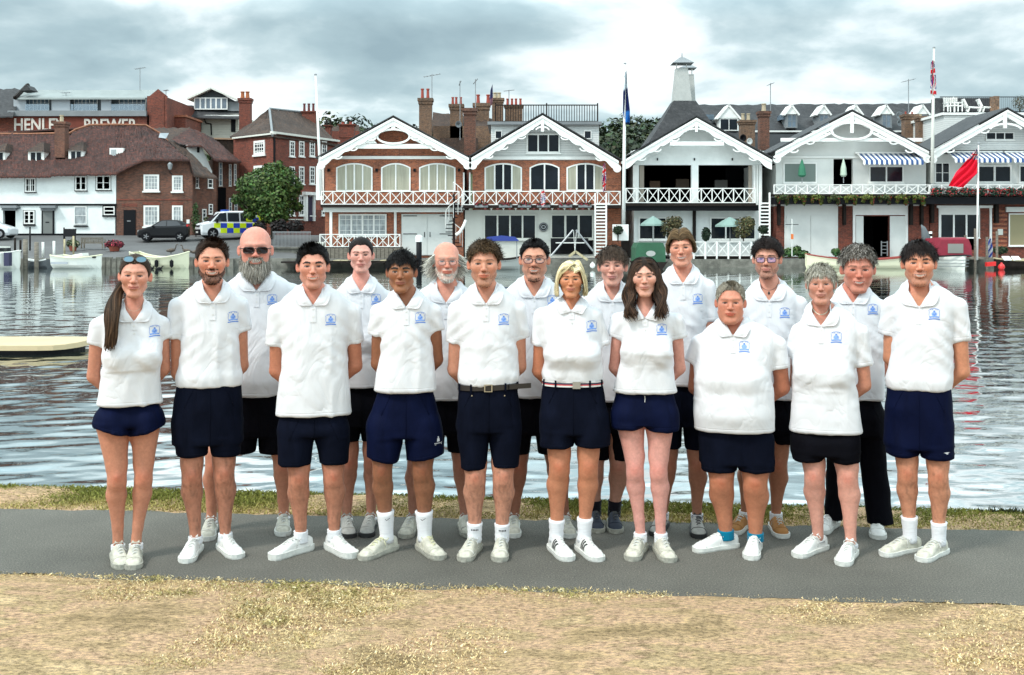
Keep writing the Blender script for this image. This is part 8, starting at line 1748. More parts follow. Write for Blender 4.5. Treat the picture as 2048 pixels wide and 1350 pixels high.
hatchw = [(x*1.05, a, b_, c, d_, e*1.02) for x, a, b_, c, d_, e in hatch]; vehicle('parked_car', 'white car cut off by the left edge beside the dark passage', (PX(-22, 77), 77, PZ(476, 77)), math.radians(180), 3.6, 1.66, hatchw, CARW, (-1.17, 1.19), .30, gl1, 'car', hx_)
van = [(-2.25, .82, .32, .78, .60, .82), (-2.15, .96, .22, 1.0, .66, 1.05), (-1.55, 1, .2, 1.12, .72, 1.20), (-.85, 1, .2, 1.15, .80, 1.86), (-.2, 1, .2, 1.15, .82, 1.93), (1.2, 1, .2, 1.15, .83, 1.94), (2.15, .99, .2, 1.15, .82, 1.92), (2.30, .96, .28, 1.1, .80, 1.86)]
def vx_(t, w):
    for s_ in (-1, 1):
        q = MB(); q.obox((-2.10, s_*w*.72, .88), (.10, 0, .02), (0, .16, 0), (0, 0, .10)); q.build('headlight', LAMP, t)
        q = MB(); q.obox((-1.15, s_*(w+.12), 1.22), (.06, 0, 0), (0, .10, 0), (0, 0, .14)); q.build('wing_mirror', BLACK, t)
        for i in range(8):
            for r_i in range(3):
                x0, x1 = -1.35+i*.46, -1.35+(i+1)*.46
                if r_i == 2 and i in (0, 1, 2, 3, 4): continue
                z0 = .36+r_i*.36+(.06 if r_i == 2 else 0); z1 = z0+.35; yf = w*1.0+.006-(.03 if r_i == 2 else 0)
                if abs((x0+x1)/2+1.42) < .3 and r_i == 0: continue
                q = MB(); q.obox(((x0+x1)/2, s_*yf, (z0+z1)/2), (.228, 0, 0), (0, .012, 0), (0, 0, .172)); q.build('reflective_panel', HIB if (i+r_i) % 2 == 0 else HIY, t)
        q = MB(); q.obox((2.02, s_*(w*.95), 1.62), (.24, 0, 0), (0, .012, -.05*0), (0, 0, .24)); q.build('reflective_panel', HIY, t)
    q = MB(); q.box(-2.30, -2.24, -.75, .75, .22, .62); q.build('bumper', BLACK, t); q = MB(); q.box(-2.29, -2.22, -.5, .5, .80, .92); q.build('grille', BLACK, t); q = MB(); q.box(-2.33, -2.30, -.26, .26, .36, .48); q.build('number_plate', mat('plate_white', (.7, .7, .66), .4), t)
    q = MB(); q.box(-.5, -.2, -.6, .6, 1.93, 2.03); q.build('light_bar', mat('blue_light_bar', (.05, .12, .5), .2), t)
gl2 = ([[(-1.42, 1.18), (-.92, 1.76), (-.45, 1.80), (-.45, 1.18)], [(-.36, 1.18), (-.36, 1.80), (.45, 1.80), (.45, 1.18)], [(.55, 1.20), (.55, 1.80), (1.6, 1.80), (1.6, 1.20)]], [[(-1.60, -.70, 1.20), (-1.60, .70, 1.20), (-.92, .64, 1.80), (-.92, -.64, 1.80)]], 1.15, 1.93, .14)
vehicle('police_van', 'white police van with yellow and blue checkered sides', (PX(459, 77.5), 77.5, PZ(476, 77.5)), math.radians(30), 4.6, 1.85, van, CARW, (-1.42, 1.45), .34, gl2, 'van', vx_)
# ---- railings, planters, bench, posts on the left bank
rl = empty('railing', (PX(545, 71), 71, PZ(497, 71)), 0, 'grey metal railing above the low wall under the tree', 'railing'); b = MB(); Lr = PX(622, 71)-PX(545, 71); hr_ = 33*71/F
for z_ in (.08, hr_): b.box(0, Lr, -.03, .03, z_-.03, z_+.03)
b.build('rail', METAL, rl); me = None
for i in range(28):
    if me is None: q = MB(); q.box(-.015, .015, -.015, .015, 0, hr_); o = q.build('bar', METAL, rl); me = o.data
    else: o = bpy.data.objects.new('bar', me); C.objects.link(o); o.parent = rl
    o.location = (Lr*(i+.5)/28, 0, 0)
lw = MB(); x0, x1 = PX(540, 70), PX(640, 70); lw.box(x0, x1, 70.2, 74, -.2, PZ(497, 70.5)); lw.box(x0-.1, x1+.1, 70.1, 70.6, PZ(497, 70.5), PZ(494, 70.5)); o = lw.build('retaining_wall', STONE); tag(o, 'low grey retaining wall under the metal railing', 'wall')
w2 = MB(); w2.box(PX(628, 69), PX(650, 69), 68.4, 69.4, 0, PZ(484, 69)); o = w2.build('white_pier', CREAM); tag(o, 'small pale corner pier left of the lower white lattice fence', 'pier')
def planter(px, py, Y, w, label, base, fl, seed):
    t = shrub(px, py-8, Y, [(px, py-14, w, 8), (px-w*.6, py-12, w*.5, 6), (px+w*.6, py-12, w*.5, 6)], label, base, 700, .09, seed, 'planter', 'planter', fl); k = Y/F; q = MB(); q.lathe([(w*k*.5, -8*k-.05), (w*k*.7, .0), (w*k*.74, .02), (w*k*.6, .0)], (0, 0, 0), 12); q.build('pot', TERRA, t)
planter(229, 501, 70.5, 17, 'round tub of dark red flowers beside the wooden bench', (.05, .02, .02), ((.25, .03, .05), 260), 21); planter(146, 500, 70.5, 12, 'terracotta tub with trailing pale plants left of the bench', (.07, .08, .04), ((.3, .3, .2), 60), 22)
bn = empty('park_bench', (PX(184, 71), 71, PZ(497, 71)), 0, 'weathered wooden slatted bench facing the houses', 'bench'); bw_, bh_ = 42*71/F, 22*71/F; q = MB(); q.box(-bw_/2, bw_/2, -.03, .03, bh_-.06, bh_); q.box(-bw_/2, bw_/2, -.03, .03, .33, .39); q.build('back_rail', WOOD, bn)
for i in range(13): q = MB(); x_ = -bw_/2+bw_*(i+.5)/13; q.box(x_-.03, x_+.03, -.015, .015, .38, bh_-.05); q.build('slat', WOOD, bn)
q = MB(); q.box(-bw_/2, bw_/2, .05, .5, .40, .44); q.build('seat', WOOD, bn)
for sx in (-1, 1):
    for y_ in (0, .45): q = MB(); q.box(sx*bw_/2-.04, sx*bw_/2+.04, y_-.03, y_+.03, 0, .6 if y_ else bh_); q.build('leg', WOOD, bn)
def post(px, yt, yb, Y, r, m, label, cap=None, name='mooring_post', cat='post', group=None, collar=None):
    t = empty(name, (PX(px, Y), Y, PZ(yb, Y)), 0, label, cat, group); h = (yb-yt)*Y/F; q = MB(); q.tube([(0, 0, -.3), (0, 0, h)], r, 10); q.build('post', m, t, True)
    if cap: q = MB(); q.lathe([(r*1.25, h-.28), (r*1.3, h), (r*.9, h+.10), (.02, h+.12)], (0, 0, 0), 10); q.build('cap', cap, t)
    return t
post(838, 474, 545, 62, .16, BLACK, 'thick black mooring post with a white cap standing in the water', WHITE)
GP = 'timber mooring posts by the left boats'
for i, (px, yt, yb, Y, r, m) in enumerate(((51, 478, 536, 65, .14, WOOD), (73, 484, 538, 65, .13, WOOD), (86, 484, 506, 67, .08, GREYW), (108, 482, 516, 67, .08, GREYW), (129, 478, 505, 68, .06, PALEWOOD), (147, 472, 505, 68, .06, PALEWOOD), (30, 476, 500, 70, .07, DKWOOD), (41, 480, 497, 70, .07, DKWOOD), (60, 454, 492, 70, .05, BLACK), (128, 455, 478, 72, .05, BLACK))):
    post(px, yt, yb, Y, r, m, ['tall rough mooring post right beside the white cruiser at the left edge', 'second rough mooring post, between the cruiser and the small dinghy', 'short pale post with a white top left of the white dayboat', 'leaning pale post with a white top nearest the dayboat', 'thin pale stake left of the terracotta tub', 'thin pale stake right of the terracotta tub', 'dark bollard with a yellow band on the left road edge', 'plain dark bollard beside the yellow banded one', 'thin black pole in front of the small lower cottage window', 'thin black pole beside the dark notice board'][i], None, 'mooring_post' if i < 6 else 'bollard', group=None)
nb = empty('notice_board', (PX(140, 71.5), 71.5, PZ(482, 71.5)), 0, 'dark angled notice board on a post in front of the white cottage', 'sign'); q = MB(); q.obox((0, 0, .55), (.40, 0, .0), (0, .03, .0), (.0, .05, .26)); q.build('board', BLACK, nb); q = MB(); q.box(-.4, -.33, -.03, .03, -.3, .4); q.box(.3, .37, -.03, .03, -.3, .4); q.build('frame', BLACK, nb)
# ---- boats
def boat(name, label, px0, px1, ytop, ywl, Y, hull, trim=None, beam=1.8, bow='both', rz=0, cat='boat', sheer=.12, inside=True, group=None, n=12, bluff=.5):
    """open hull lying broadside; waterline at z=-.3"""
    k = Y/F; L_ = (px1-px0)*k; t = empty(name, (PX((px0+px1)/2, Y), Y, -.3), rz, label, cat, group); h = (ywl-ytop)*k; secs_o, secs_i = [], []
    for i in range(n+1):
        s_ = i/n; x = (s_-.5)*L_; e = abs(2*s_-1); tap = (1-max(0, (2*s_-1) if bow == 'right' else (-(2*s_-1) if bow == 'left' else e))**2.4); tap = max(tap, .05); wd = beam/2*(.25+.75*tap) if bow == 'both' else beam/2*max(tap, .08)
        zt = h*(1+sheer*4*e*e*.5); sl = (.10*L_*bluff*(2*s_-1 if bow != 'none' else 0))*0
        secs_o.append([(x, -wd, zt), (x+sl, -wd*.86, h*.35), (x*.97, -wd*.4, -.12), (x*.97, wd*.4, -.12), (x+sl, wd*.86, h*.35), (x, wd, zt)])
    b = MB(); nn_ = 6
    for s_ in secs_o: b.v += s_
    for i in range(n):
        for q_ in range(nn_-1): b.f.append([i*6+q_, i*6+q_+1, (i+1)*6+q_+1, (i+1)*6+q_]); b.m.append(0)
    b.f.append([0, 1, 2, 3, 4, 5]); b.m.append(0); b.f.append([n*6+q_ for q_ in (5, 4, 3, 2, 1, 0)]); b.m.append(0); b.build('hull', hull, t, False)
    d_ = MB()
    for i in range(n): a, c = secs_o[i], secs_o[i+1]; d_.face([(a[0][0], a[0][1], a[0][2]-.12), (c[0][0], c[0][1], c[0][2]-.12), (c[5][0], c[5][1], c[5][2]-.12), (a[5][0], a[5][1], a[5][2]-.12)])
    d_.build('deck', trim or hull, t); g = MB()
    for sd in (0, 5): g.tube([s_[sd] for s_ in secs_o], .045, 5)
    g.build('gunwale', trim or hull, t); return t, L_, h
t, L_, h = boat('cruiser', 'white motor cruiser half cut off by the left edge', -60, 40, 508, 537, 64.5, BOATW, None, 2.2, 'right'); q = MB(); q.box(-1.6, .6, -.7, .7, h, h+.45); q.build('cabin', BOATW, t); q = MB(); q.box(-1.4, .62, -.72, .72, h+.15, h+.36); q.build('cabin_window', GLASS, t); q = MB(); q.box(1.0, 1.3, -1.0, -.6, h*.2, h+.1); q.build('fender', mat('fender_blue', (.02, .02, .06), .6), t)
t, L_, h = boat('dayboat', 'white dayboat with a small windscreen on its foredeck', 113, 203, 513, 535, 64.5, BOATW, BOATC, 1.9, 'right'); q = MB(); q.obox((.1, 0, h+.14), (.28, 0, .05), (0, .5, 0), (-.02, 0, .08)); q.build('windscreen', WHITE, t); q = MB(); q.box(-1.3, -.3, -.93, -.90, h*.45, h*.62); q.build('name_panel', mat('pale_lettering', (.35, .38, .42), .6), t); q = MB(); q.box(.75, 1.15, -.5, .5, h-.02, h+.06); q.build('hatch', BLACK, t)
t, L_, h = boat('launch', 'long cream open launch with black fenders behind the ponytailed woman', 268, 378, 505, 527, 65, BOATC, BOATC, 1.7, 'right', sheer=.25)
for i in range(3): q = MB(); q.lathe([(.02, -.25), (.12, -.15), (.12, .15), (.02, .25)], (-.9+i*.9, -.92, h*.45), 8); q.build('fender', BLACK, t)
t, L_, h = boat('dinghy', 'tiny grey dinghy tied between the mooring posts', 55, 100, 516, 530, 65.8, mat('grey_hull', (.10, .11, .12), .6), WHITE, 1.2, 'left')
t, L_, h = boat('skiff', 'long slim white rowing skiff with a red stripe moored under the pale boathouse', 1612, 1838, 519, 537, 64.5, BOATC, mat('varnished_red', (.25, .03, .02), .4), 1.3, 'both', sheer=.3)
# red canopy boat, bows on
t = empty('canopy_boat', (PX(1905, 63), 63, -.3), 0, 'white clinker boat with a burgundy canvas canopy seen bow on', 'boat'); kk = 63/F; q = MB(); secs = []
for i, s_ in enumerate((0, .25, .5, .75, 1)): w_ = 1.05*(1-(1-s_)**2.2*.93); y_ = -1.6+s_*3.6; secs.append([(-w_, y_, .72+.10*(1-s_)), (-w_*.9, y_, .36), (-w_*.45, y_, -.1), (w_*.45, y_, -.1), (w_*.9, y_, .36), (w_, y_, .72+.10*(1-s_))])
for s_ in secs: q.v += s_
for i in range(4):
    for j_ in range(5): q.f.append([i*6+j_, i*6+j_+1, (i+1)*6+j_+1, (i+1)*6+j_]); q.m.append(0)
q.f.append([0, 1, 2, 3, 4, 5]); q.m.append(0); q.f.append([24+j_ for j_ in (5, 4, 3, 2, 1, 0)]); q.m.append(0); q.build('hull', BOATW, t)
for z_ in (.18, .36, .54): g = MB(); g.tube([(-1.0*(.86+z_*.16), .6, z_), (-.62*(.86+z_*.16), -.9, z_+.02), (0, -1.72, z_+.04), (.62*(.86+z_*.16), -.9, z_+.02), (1.0*(.86+z_*.16), .6, z_)], .02, 4); g.build('strake', LEAD, t)
g = MB(); g.tube([(-1.06, 1.9, .74), (-1.04, .3, .74), (-.7, -.9, .80), (0, -1.66, .86), (.7, -.9, .80), (1.04, .3, .74), (1.06, 1.9, .74)], .05, 6); g.build('gunwale', BLACK, t)
q = MB(); fr_ = [(-1.0, .74), (1.0, .74), (.96, 1.35), (.80, 1.75), (-.80, 1.75), (-.96, 1.35)]; loft(q, [[(x_, -.35, z_) for x_, z_ in fr_], [(x_*1.0, .2, z_+.12*(z_ > 1.5)) for x_, z_ in fr_], [(x_, 2.0, z_+.05*(z_ > 1.5)) for x_, z_ in fr_]]); cv = q.build('canopy', BURG, t); q = MB(); q.box(-.42, .48, -.375, -.36, .95, 1.50); q.build('window', mat('plastic_window', (.22, .22, .20), .3), cv)
# blue canopied boat between heads
t, L_, h = boat('electric_launch', 'small launch with a navy blue fabric roof on thin posts', 966, 1040, 512, 532, 63, mat('grey_white_hull', (.35, .36, .34), .5), DKWOOD, 1.8, 'both'); q = MB(); q.prism([(-1.1, 1.66), (1.05, 1.66), (.8, 1.90), (0, 1.98), (-.8, 1.90)], -.7, .7); q.build('roof', BLUE, t)
for x_ in (-.95, .9): q = MB(); q.tube([(x_, -.6, h), (x_, -.6, 1.66)], .03, 5); q.build('post', METAL, t)
tr = empty('derrick', (PX(1148, 66), 66, .1), 0, 'grey lifting tripod with ropes and a wooden spreader behind the blonde woman', 'hoist')
for a, b_ in (((1102, 512), (1146, 460)), ((1186, 502), (1152, 460))): q = MB(); p0, p1 = P(*a, 66), P(*b_, 66); q.tube([p0, p1], .06, 6); wpart(q, 'leg', METAL, tr)
for dx in (-3, 3): q = MB(); q.tube([P(1150+dx, 460, 66), P(1150, 504, 66)], .02, 4); wpart(q, 'rope', GREYW, tr)
q = MB(); p0, p1, p2 = P(1138, 513, 65), P(1151, 503, 65), P(1175, 520, 65); q.bar(p0, p1, .14, .3); q.bar(p1, p2, .14, .3); wpart(q, 'spreader', PALEWOOD, tr)
gb = empty('covered_boat', (PX(1298, 64), 64, -.3), 0, 'dark green canvas boat cover with a clear oval window', 'boat'); q = MB(); kk = 64/F; loft(q, [[(x_, y_, z_) for x_, z_ in ((-.88, .3), (.88, .3), (.86, 1.25), (.72, 1.55), (-.72, 1.55), (-.86, 1.25))] for y_ in (-.8, 1.8)]); cv = q.build('cover', GREEN, gb); q = MB(); q.prism([(.28*math.cos(a*.4488), .92+.17*math.sin(a*.4488)) for a in range(14)], -.83, -.802); q.build('window', mat('clear_vinyl', (.35, .36, .34), .3), cv); q = MB(); loft(q, [[(x_, y_, z_) for x_, z_ in ((-.95, .42), (-.6, -.1), (.6, -.1), (.95, .42))] for y_ in (-1.0, 2.0)]); q.build('hull', DKWOOD, gb)
for i, (px, py, r) in enumerate(((2003, 534, .20), (1185, 531, .16))): q = MB(); q.lathe([(.01, -r), (r*.7, -r*.7), (r, 0), (r*.7, r*.7), (r*.25, r), (.05, r*1.3)], (0, 0, 0), 12); o = q.build('mooring_buoy', RED if i == 0 else WHITE, None, True, P(px, py, 62)); tag(o, ['bright red round buoy at the right edge of the water', 'small white round fender beside the hoist'][i], 'buoy')
t, L_, h = boat('rowing_boat', 'small open boat with two white seat boards by the red buoy', 1988, 2075, 519, 536, 64, DKWOOD, PALEWOOD, 1.2, 'left')
for i in (0, 1): q = MB(); q.obox((-.75+i*.55, -.45, h+.12), (.22, 0, 0), (0, .18, .10), (0, -.02, .03)); q.build('seat_board', WHITE, t)
q = MB(); q.obox((0, 0, 0), (.26, 0, .02), (0, .15, 0), (0, 0, .12)); o = q.build('fender_box', RED, None, False, P(1981, 528, 63)); tag(o, 'red soft fender hanging at the end of the jetty', 'fender')
# near left pontoon
pt = empty('pontoon', (-9.05, 19.5, -.42), 0, 'long pale grp pontoon with a rounded tip reaching in from the left', 'pontoon'); q = MB(); xs_ = [(x_, .80*math.sqrt(max(0.0, 1-max(0, (x_-0.6)/.722)**4))) for x_ in (-9, -4, -1, 0, .5, .8, 1.05, 1.2, 1.30, 1.32)]
loft(q, [[(x_, -w_-.02, .20), (x_, -w_-.02, .285), (x_, -w_*.98, .295), (x_, w_*.98, .295), (x_, w_+.02, .285), (x_, w_+.02, .20)] for x_, w_ in xs_]); q.build('deck', mat('cream_grp', (.46, .36, .21), .6, noise=(1.2, .12)), pt); q = MB(); loft(q, [[(x_-.1, -w_*.9, -.2), (x_-.1, -w_*.92, .202), (x_-.1, w_*.92, .202), (x_-.1, w_*.9, -.2)] for x_, w_ in xs_]); q.build('float', BLACK, pt)  # block under the deck is coloured black to stand for the shadow there
# ---- flagpoles and flags
def flag(mb_pts, name, mats_, parent, mi): pass
def pole(px0, yt, px1, yb, Y, r, label, m=WHITE, finial=True):
    a, b_ = P(px1, yb, Y), P(px0, yt, Y); t = empty('flagpole', a, 0, label, 'flagpole'); q = MB(); v = (b_[0]-a[0], 0, b_[2]-a[2]); q.tube([(0, 0, 0), tuple(c*.5 for c in v), v], [r, r*.85, r*.5], 8); q.build('pole', m, t, True)
    if finial: q = MB(); q.lathe([(.02, -.05), (.09, 0), (.09, .05), (.02, .10)], v, 8); q.build('finial', METAL, t)
    return t
pole(631, 150, 643, 392, 69.0, .10, 'tall white pole leaning left of the first brick boathouse'); pole(1250, 128, 1247, 458, 67.8, .12, 'tall white flagpole between the brick and the white boathouse'); pole(1868, 96, 1864, 366, 68.4, .12, 'cream flagpole rising between the two right hand boathouses', CREAM); pole(1957, 288, 1954, 520, 64, .07, 'slim white flagpole on the jetty carrying the red flag')
def cloth(name, label, pts_l, pts_r, Y, colfn, nu=8, nv=18, wave=.12, folds=3, cat='flag'):
    """hanging cloth between a left and right edge polyline (photo px)"""
    def res(L, n): L = np.array(L, float); t = np.linspace(0, 1, n); s_ = np.linspace(0, 1, len(L)); return np.stack([np.interp(t, s_, L[:, i]) for i in (0, 1)], 1)
    A, B = res(pts_l, nv), res(pts_r, nv); V, cs = [], []
    for j in range(nv):
        for i in range(nu): f_ = i/(nu-1); px, py = A[j]*(1-f_)+B[j]*f_; y_ = Y+wave*math.sin(f_*folds*math.pi+j*.3); V.append(P(px, py, y_)); cs.append(colfn(f_, j/(nv-1)))
    V = np.array(V); o_ = V[0].copy(); V2 = V-o_; V3_ = V2.copy(); V3_[:, 1] += .015; VV = np.concatenate([V2, V3_]); I_, J_ = np.meshgrid(np.arange(nu-1), np.arange(nv-1)); a = (J_*nu+I_).ravel(); Q = np.stack([a, a+1, a+nu+1, a+nu], 1); Q = np.concatenate([Q, Q[:, ::-1]+nu*nv])
    me = npmesh(name, VV, Q); setcol(me, np.array(cs+cs)); o = link(name, me, None, FLAGM, True); o.location = tuple(o_); return tag(o, label, cat)
FLAGM = simplemat('flag_cloth', .85, spec=.1)
def uj(u, v):   # union flag
    x_, y_ = u-.5, (v-.5); 
    if abs(x_) < .06 or abs(y_) < .09: return (.55, .02, .03)
    if abs(x_) < .11 or abs(y_) < .17: return (.62, .62, .62)
    d1 = abs(abs(x_)-abs(y_)); return (.55, .03, .04) if d1 < .035 else ((.6, .6, .6) if d1 < .11 else (.01, .02, .16))
cloth('flag', 'furled blue and white flag hanging from the centre flagpole', [(1248, 150), (1246, 190), (1246, 225), (1249, 248)], [(1253, 140), (1256, 185), (1260, 222), (1259, 250)], 67.7, lambda u, v: (.50, .56, .6) if v < .28 else ((.006, .012, .07) if v < .66 else ((.02, .13, .42) if v < .93 else (.01, .02, .05))), 10, 26, .16)
cloth('flag', 'furled union flag hanging from the cream flagpole', [(1862, 125), (1861, 155), (1861, 188)], [(1868, 118), (1872, 155), (1873, 190)], 68.3, lambda u, v: uj(u, (v*1.6) % 1), 12, 40, .14)
cloth('flag', 'large red ensign blowing to the left of the slim white flagpole', [(1954, 297), (1932, 322), (1912, 345), (1897, 372)], [(1955, 300), (1955, 322), (1954, 347), (1926, 375)], 63.9, lambda u, v: uj(u*1.05, v*3.4) if v < .29 and u > .0 else (.72, .012, .035), 20, 44, .14, 5)
cloth('flag', 'small union flag hanging by the white stair of the terrace boathouse', [(1206, 330), (1204, 360), (1206, 385)], [(1210, 326), (1213, 355), (1211, 380)], 68.5, lambda u, v: uj(u, (v*2) % 1), 10, 30, .08); cloth('flag', 'small red white and blue flag over the terrace boathouse balcony', [(1083, 380), (1081, 400), (1083, 415)], [(1088, 378), (1092, 398), (1089, 412)], 68.2, lambda u, v: uj(u, (v*1.5+.3) % 1), 8, 20, .06)
cloth('flag', 'dark furled flag on the roof terrace behind the brick chimneys', [(981, 180), (979, 200), (981, 212)], [(985, 168), (986, 195), (984, 210)], 76, lambda u, v: (.04, .04, .10) if v < .5 else (.2, .1, .12), 6, 12, .06); cloth('flag', 'blue and white striped flag hung low on the jetty', [(1976, 480), (1973, 500), (1975, 518)], [(1982, 476), (1986, 498), (1984, 516)], 65, lambda u, v: (.02, .05, .3) if int(v*5+u*2) % 2 else (.6, .6, .62), 8, 20, .08)
# ---- awnings
def awning(x0, x1, yt, yb, Y, label, n, proj=1.3):
    t = empty('awning', (PX(x0, Y), Y, PZ(yt, Y)), 0, label, 'awning', 'striped awnings over the balconies'); k_ = Y/F; L_ = (x1-x0)*k_; d_ = (yb-yt)*k_; B2 = mat('awning_blue', (.03, .08, .22), .8)
    for i in range(n): q = MB(); a, c = L_*i/n, L_*(i+1)/n; q.face([(a, 0, 0), (c, 0, 0), (c, -proj, -d_*.68), (a, -proj, -d_*.68)]); q.face([(a, -proj, -d_*.68), (c, -proj, -d_*.68), ((c), -proj-.02, -d_*.95), ((a+c)/2, -proj-.02, -d_*1.08), (a, -proj-.02, -d_*.95)]); q.build('stripe', B2 if i % 2 else WHITE, t)
    q = MB(); q.box(-.1, L_+.1, -.05, .12, 0, .10); q.build('housing', WHITE, t)
awning(1713, 1832, 307, 331, 69.8, 'blue and white striped awning over the pale boathouse balcony', 24); awning(1893, 2005, 305, 327, 69.8, 'blue and white striped awning left of the ensign pole on the last boathouse', 22); awning(2009, 2070, 305, 327, 69.8, 'striped awning cut off by the right edge of the picture', 12)
# ---- parasols
def parasol(px, yt, yb, Y, w, m, label, open_=False):
    t = empty('parasol', (PX(px, Y), Y, PZ(yb, Y)), 0, label, 'parasol'); k_ = Y/F; h = (yb-yt)*k_; r = w*k_/2; q = MB(); q.tube([(0, 0, 0), (0, 0, h)], .03, 6); q.build('pole', METAL, t)
    q = MB()
    if open_: q.lathe([(r, h-.62), (r*.97, h-.50), (r*.5, h-.22), (.03, h)], (0, 0, 0), 8)
    else: q.lathe([(r*.55, h*.25), (r, h*.32), (r*.85, h*.6), (r*.3, h*.9), (.02, h)], (0, 0, 0), 10)
    q.build('canopy', m, t)
parasol(1604, 318, 366, 69.2, 16, mat('green_parasol', (.03, .16, .09), .8), 'closed dark green parasol at the left of the pale balcony'); parasol(1687, 316, 366, 69.2, 13, PAREO, 'closed pale green parasol in front of the dark balcony opening'); parasol(1306, 432, 482, 67.6, 52, TEAL, 'open teal parasol on the left of the white terrace', True); parasol(1460, 434, 482, 67.6, 60, TEAL, 'open teal parasol half hidden by the olive tree on the white terrace', True)
shrub(1345, 482, 67, [(1340, 455, 20, 22), (1352, 445, 14, 14)], 'reddish olive shrub on the terrace behind the tall young man', (.07, .06, .025), 1500, .07, 31); shrub(1487, 482, 67, [(1485, 456, 22, 22), (1495, 446, 16, 14)], 'twiggy olive tree in a pot in front of the right terrace doors', (.08, .075, .03), 1700, .07, 32)
for i, (px, py, lb) in enumerate(((1236, 460, 'ball shaped topiary tree beside the white flagpole foot'), (1526, 459, 'ball shaped topiary tree at the foot of the right white stair'))): t = shrub(px, 482, 66.8, [(px, py, 11, 9)], lb, (.014, .028, .012), 700, .06, 33+i, 'topiary'); q = MB(); q.tube([(0, 0, 0), (0, 0, .5)], .025, 6); q.build('trunk', DKWOOD, t)
shrub(1413, 482, 67, [(1412, 468, 9, 14)], 'dark leafy bush against the white terrace wall', (.015, .03, .015), 600, .09, 36); shrub(1578, 512, 67.4, [(1575, 505, 14, 9), (1592, 500, 12, 10), (1605, 508, 14, 8)], 'clump of broad leaved hostas by the double white boat doors', (.07, .13, .04), 700, .11, 37); shrub(1672, 512, 67.8, [(1672, 504, 10, 8)], 'small green plant in front of the boat door pier', (.05, .10, .03), 350, .09, 38); shrub(2000, 512, 68, [(2000, 500, 16, 8)], 'low dark bush under the notice on the brick wall', (.02, .04, .015), 500, .08, 39)
# box planter screen, wind vane
q = MB(); q.box(-.5, .5, -.03, .03, 0, 1.0); o = q.build('white_screen', WHITE, None, False, P(1241, 481, 67)); tag(o, 'small plain white screen behind the left topiary ball', 'screen')
wv = empty('weather_vane', P(1584, 512, 66.5), 0, 'thin decorative weather vane pole with a small toy windmill', 'weather vane'); q = MB(); q.tube([(0, 0, 0), (0, 0, 2.3)], .03, 6); q.build('pole', GREYW, wv); q = MB(); q.tube([(-.4, 0, 1.95), (.4, 0, 1.95)], .02, 4); q.build('arm', BLACK, wv); q = MB(); q.obox((0, -.05, 1.2), (.08, 0, 0), (0, .01, 0), (0, 0, .16)); q.build('toy_windmill', mat('orange_plastic', (.6, .15, .03), .6), wv)
# flower boxes and hanging plants
for i, px in enumerate((963, 1011, 1049, 1087, 1131, 1170)):
    t = shrub(px, 411, 68.7, [(px-7, 408, 7, 3.4), (px+7, 408, 7, 3.4)], 'window box of red flowers, %s along the terrace boathouse balcony' % ['first', 'second', 'third', 'fourth', 'fifth', 'sixth'][i], (.03, .05, .02), 160, .07, 40+i, 'flower box', 'flower_box', ((.20, .015, .025), 110)); q = MB(); q.box(-.42, .42, -.12, .12, -.12, .05); q.build('box', LEAD, t)
for i in range(9):
    px = 1566+i*34; shrub(px, 398, 68.75, [(px, 394, 16, 6), (px+8, 401, 4, 10), (px-9, 399, 3, 7)], ['trailing plant at the far left of the pale balcony', 'trailing plant below the dark green parasol', 'sparse trailing plant left of the pale parasol', 'trailing plant under the pale green parasol', 'yellowish trailing plant left of the awning', 'long trailing plant under the left end of the awning', 'trailing plant under the middle of the awning', 'trailing plant under the right end of the awning', 'trailing plant at the right end of the pale balcony'][i], (.09, .11, .02) if i % 3 else (.05, .07, .02), 700, .075, 60+i, 'hanging plant', 'hanging_plant', ((.20, .02, .02), 30))
for i in range(7):
    px = 1874+i*29; shrub(px, 386, 68.75, [(px, 380, 15, 4.5), (px, 386, 15, 6)], ['bed of red flowers at the left end of the last balcony', 'red balcony flowers below the flying ensign', 'red balcony flowers just right of the ensign tail', 'red balcony flowers behind the slim flagpole', 'red balcony flowers right of the slim flagpole', 'red balcony flowers under the right awning', 'red balcony flowers cut by the right edge'][i], (.02, .05, .03), 420, .075, 80+i, 'flowers', 'flower_box', ((.32, .03, .035), 110))
# ---- garden chairs on the rooftop terrace
def chair(px, label, rz, lounge=False):
    Y = 80; t = empty('garden_chair', P(px, 224, Y), rz, label, 'chair', 'white plastic chairs on the roof terrace')
    if not lounge:
        q = MB(); q.box(-.28, .28, -.28, .28, .42, .47); q.build('seat', WHITE, t); q = MB(); q.obox((0, .30, .78), (.28, 0, 0), (0, .02, 0), (0, .06, .34)); q.build('backrest', WHITE, t)
        for sx in (-1, 1):
            for sy in (-1, 1): q = MB(); q.box(sx*.26-.03, sx*.26+.03, sy*.25-.03, sy*.25+.03, 0, .66); q.build('leg', WHITE, t)
            q = MB(); q.box(sx*.30-.04, sx*.30+.04, -.3, .3, .66, .70); q.build('armrest', WHITE, t)
    else:
        q = MB(); q.obox((0, 0, .34), (.55, 0, -.03), (0, .28, 0), (0, 0, .03)); q.build('seat', WHITE, t); q = MB(); q.obox((-.62, 0, .62), (.16, 0, -.32), (0, .28, 0), (.03, 0, .02)); q.build('backrest', WHITE, t)
        for sx in (-.4, .45): q = MB(); q.obox((sx, 0, .16), (.03, 0, 0), (0, .26, 0), (.05, 0, .17)); q.build('leg', WHITE, t)
chair(1898, 'white plastic chair leftmost on the roof terrace', .2); chair(1908, 'white plastic chair second from the left on the roof terrace', -.3); chair(1917, 'white plastic chair turned to the right on the roof terrace', 1.2); chair(1946, 'white reclining lounger left of its pair on the roof terrace', 0, True); chair(1976, 'white reclining lounger beside the brick stack on the roof terrace', 0, True)
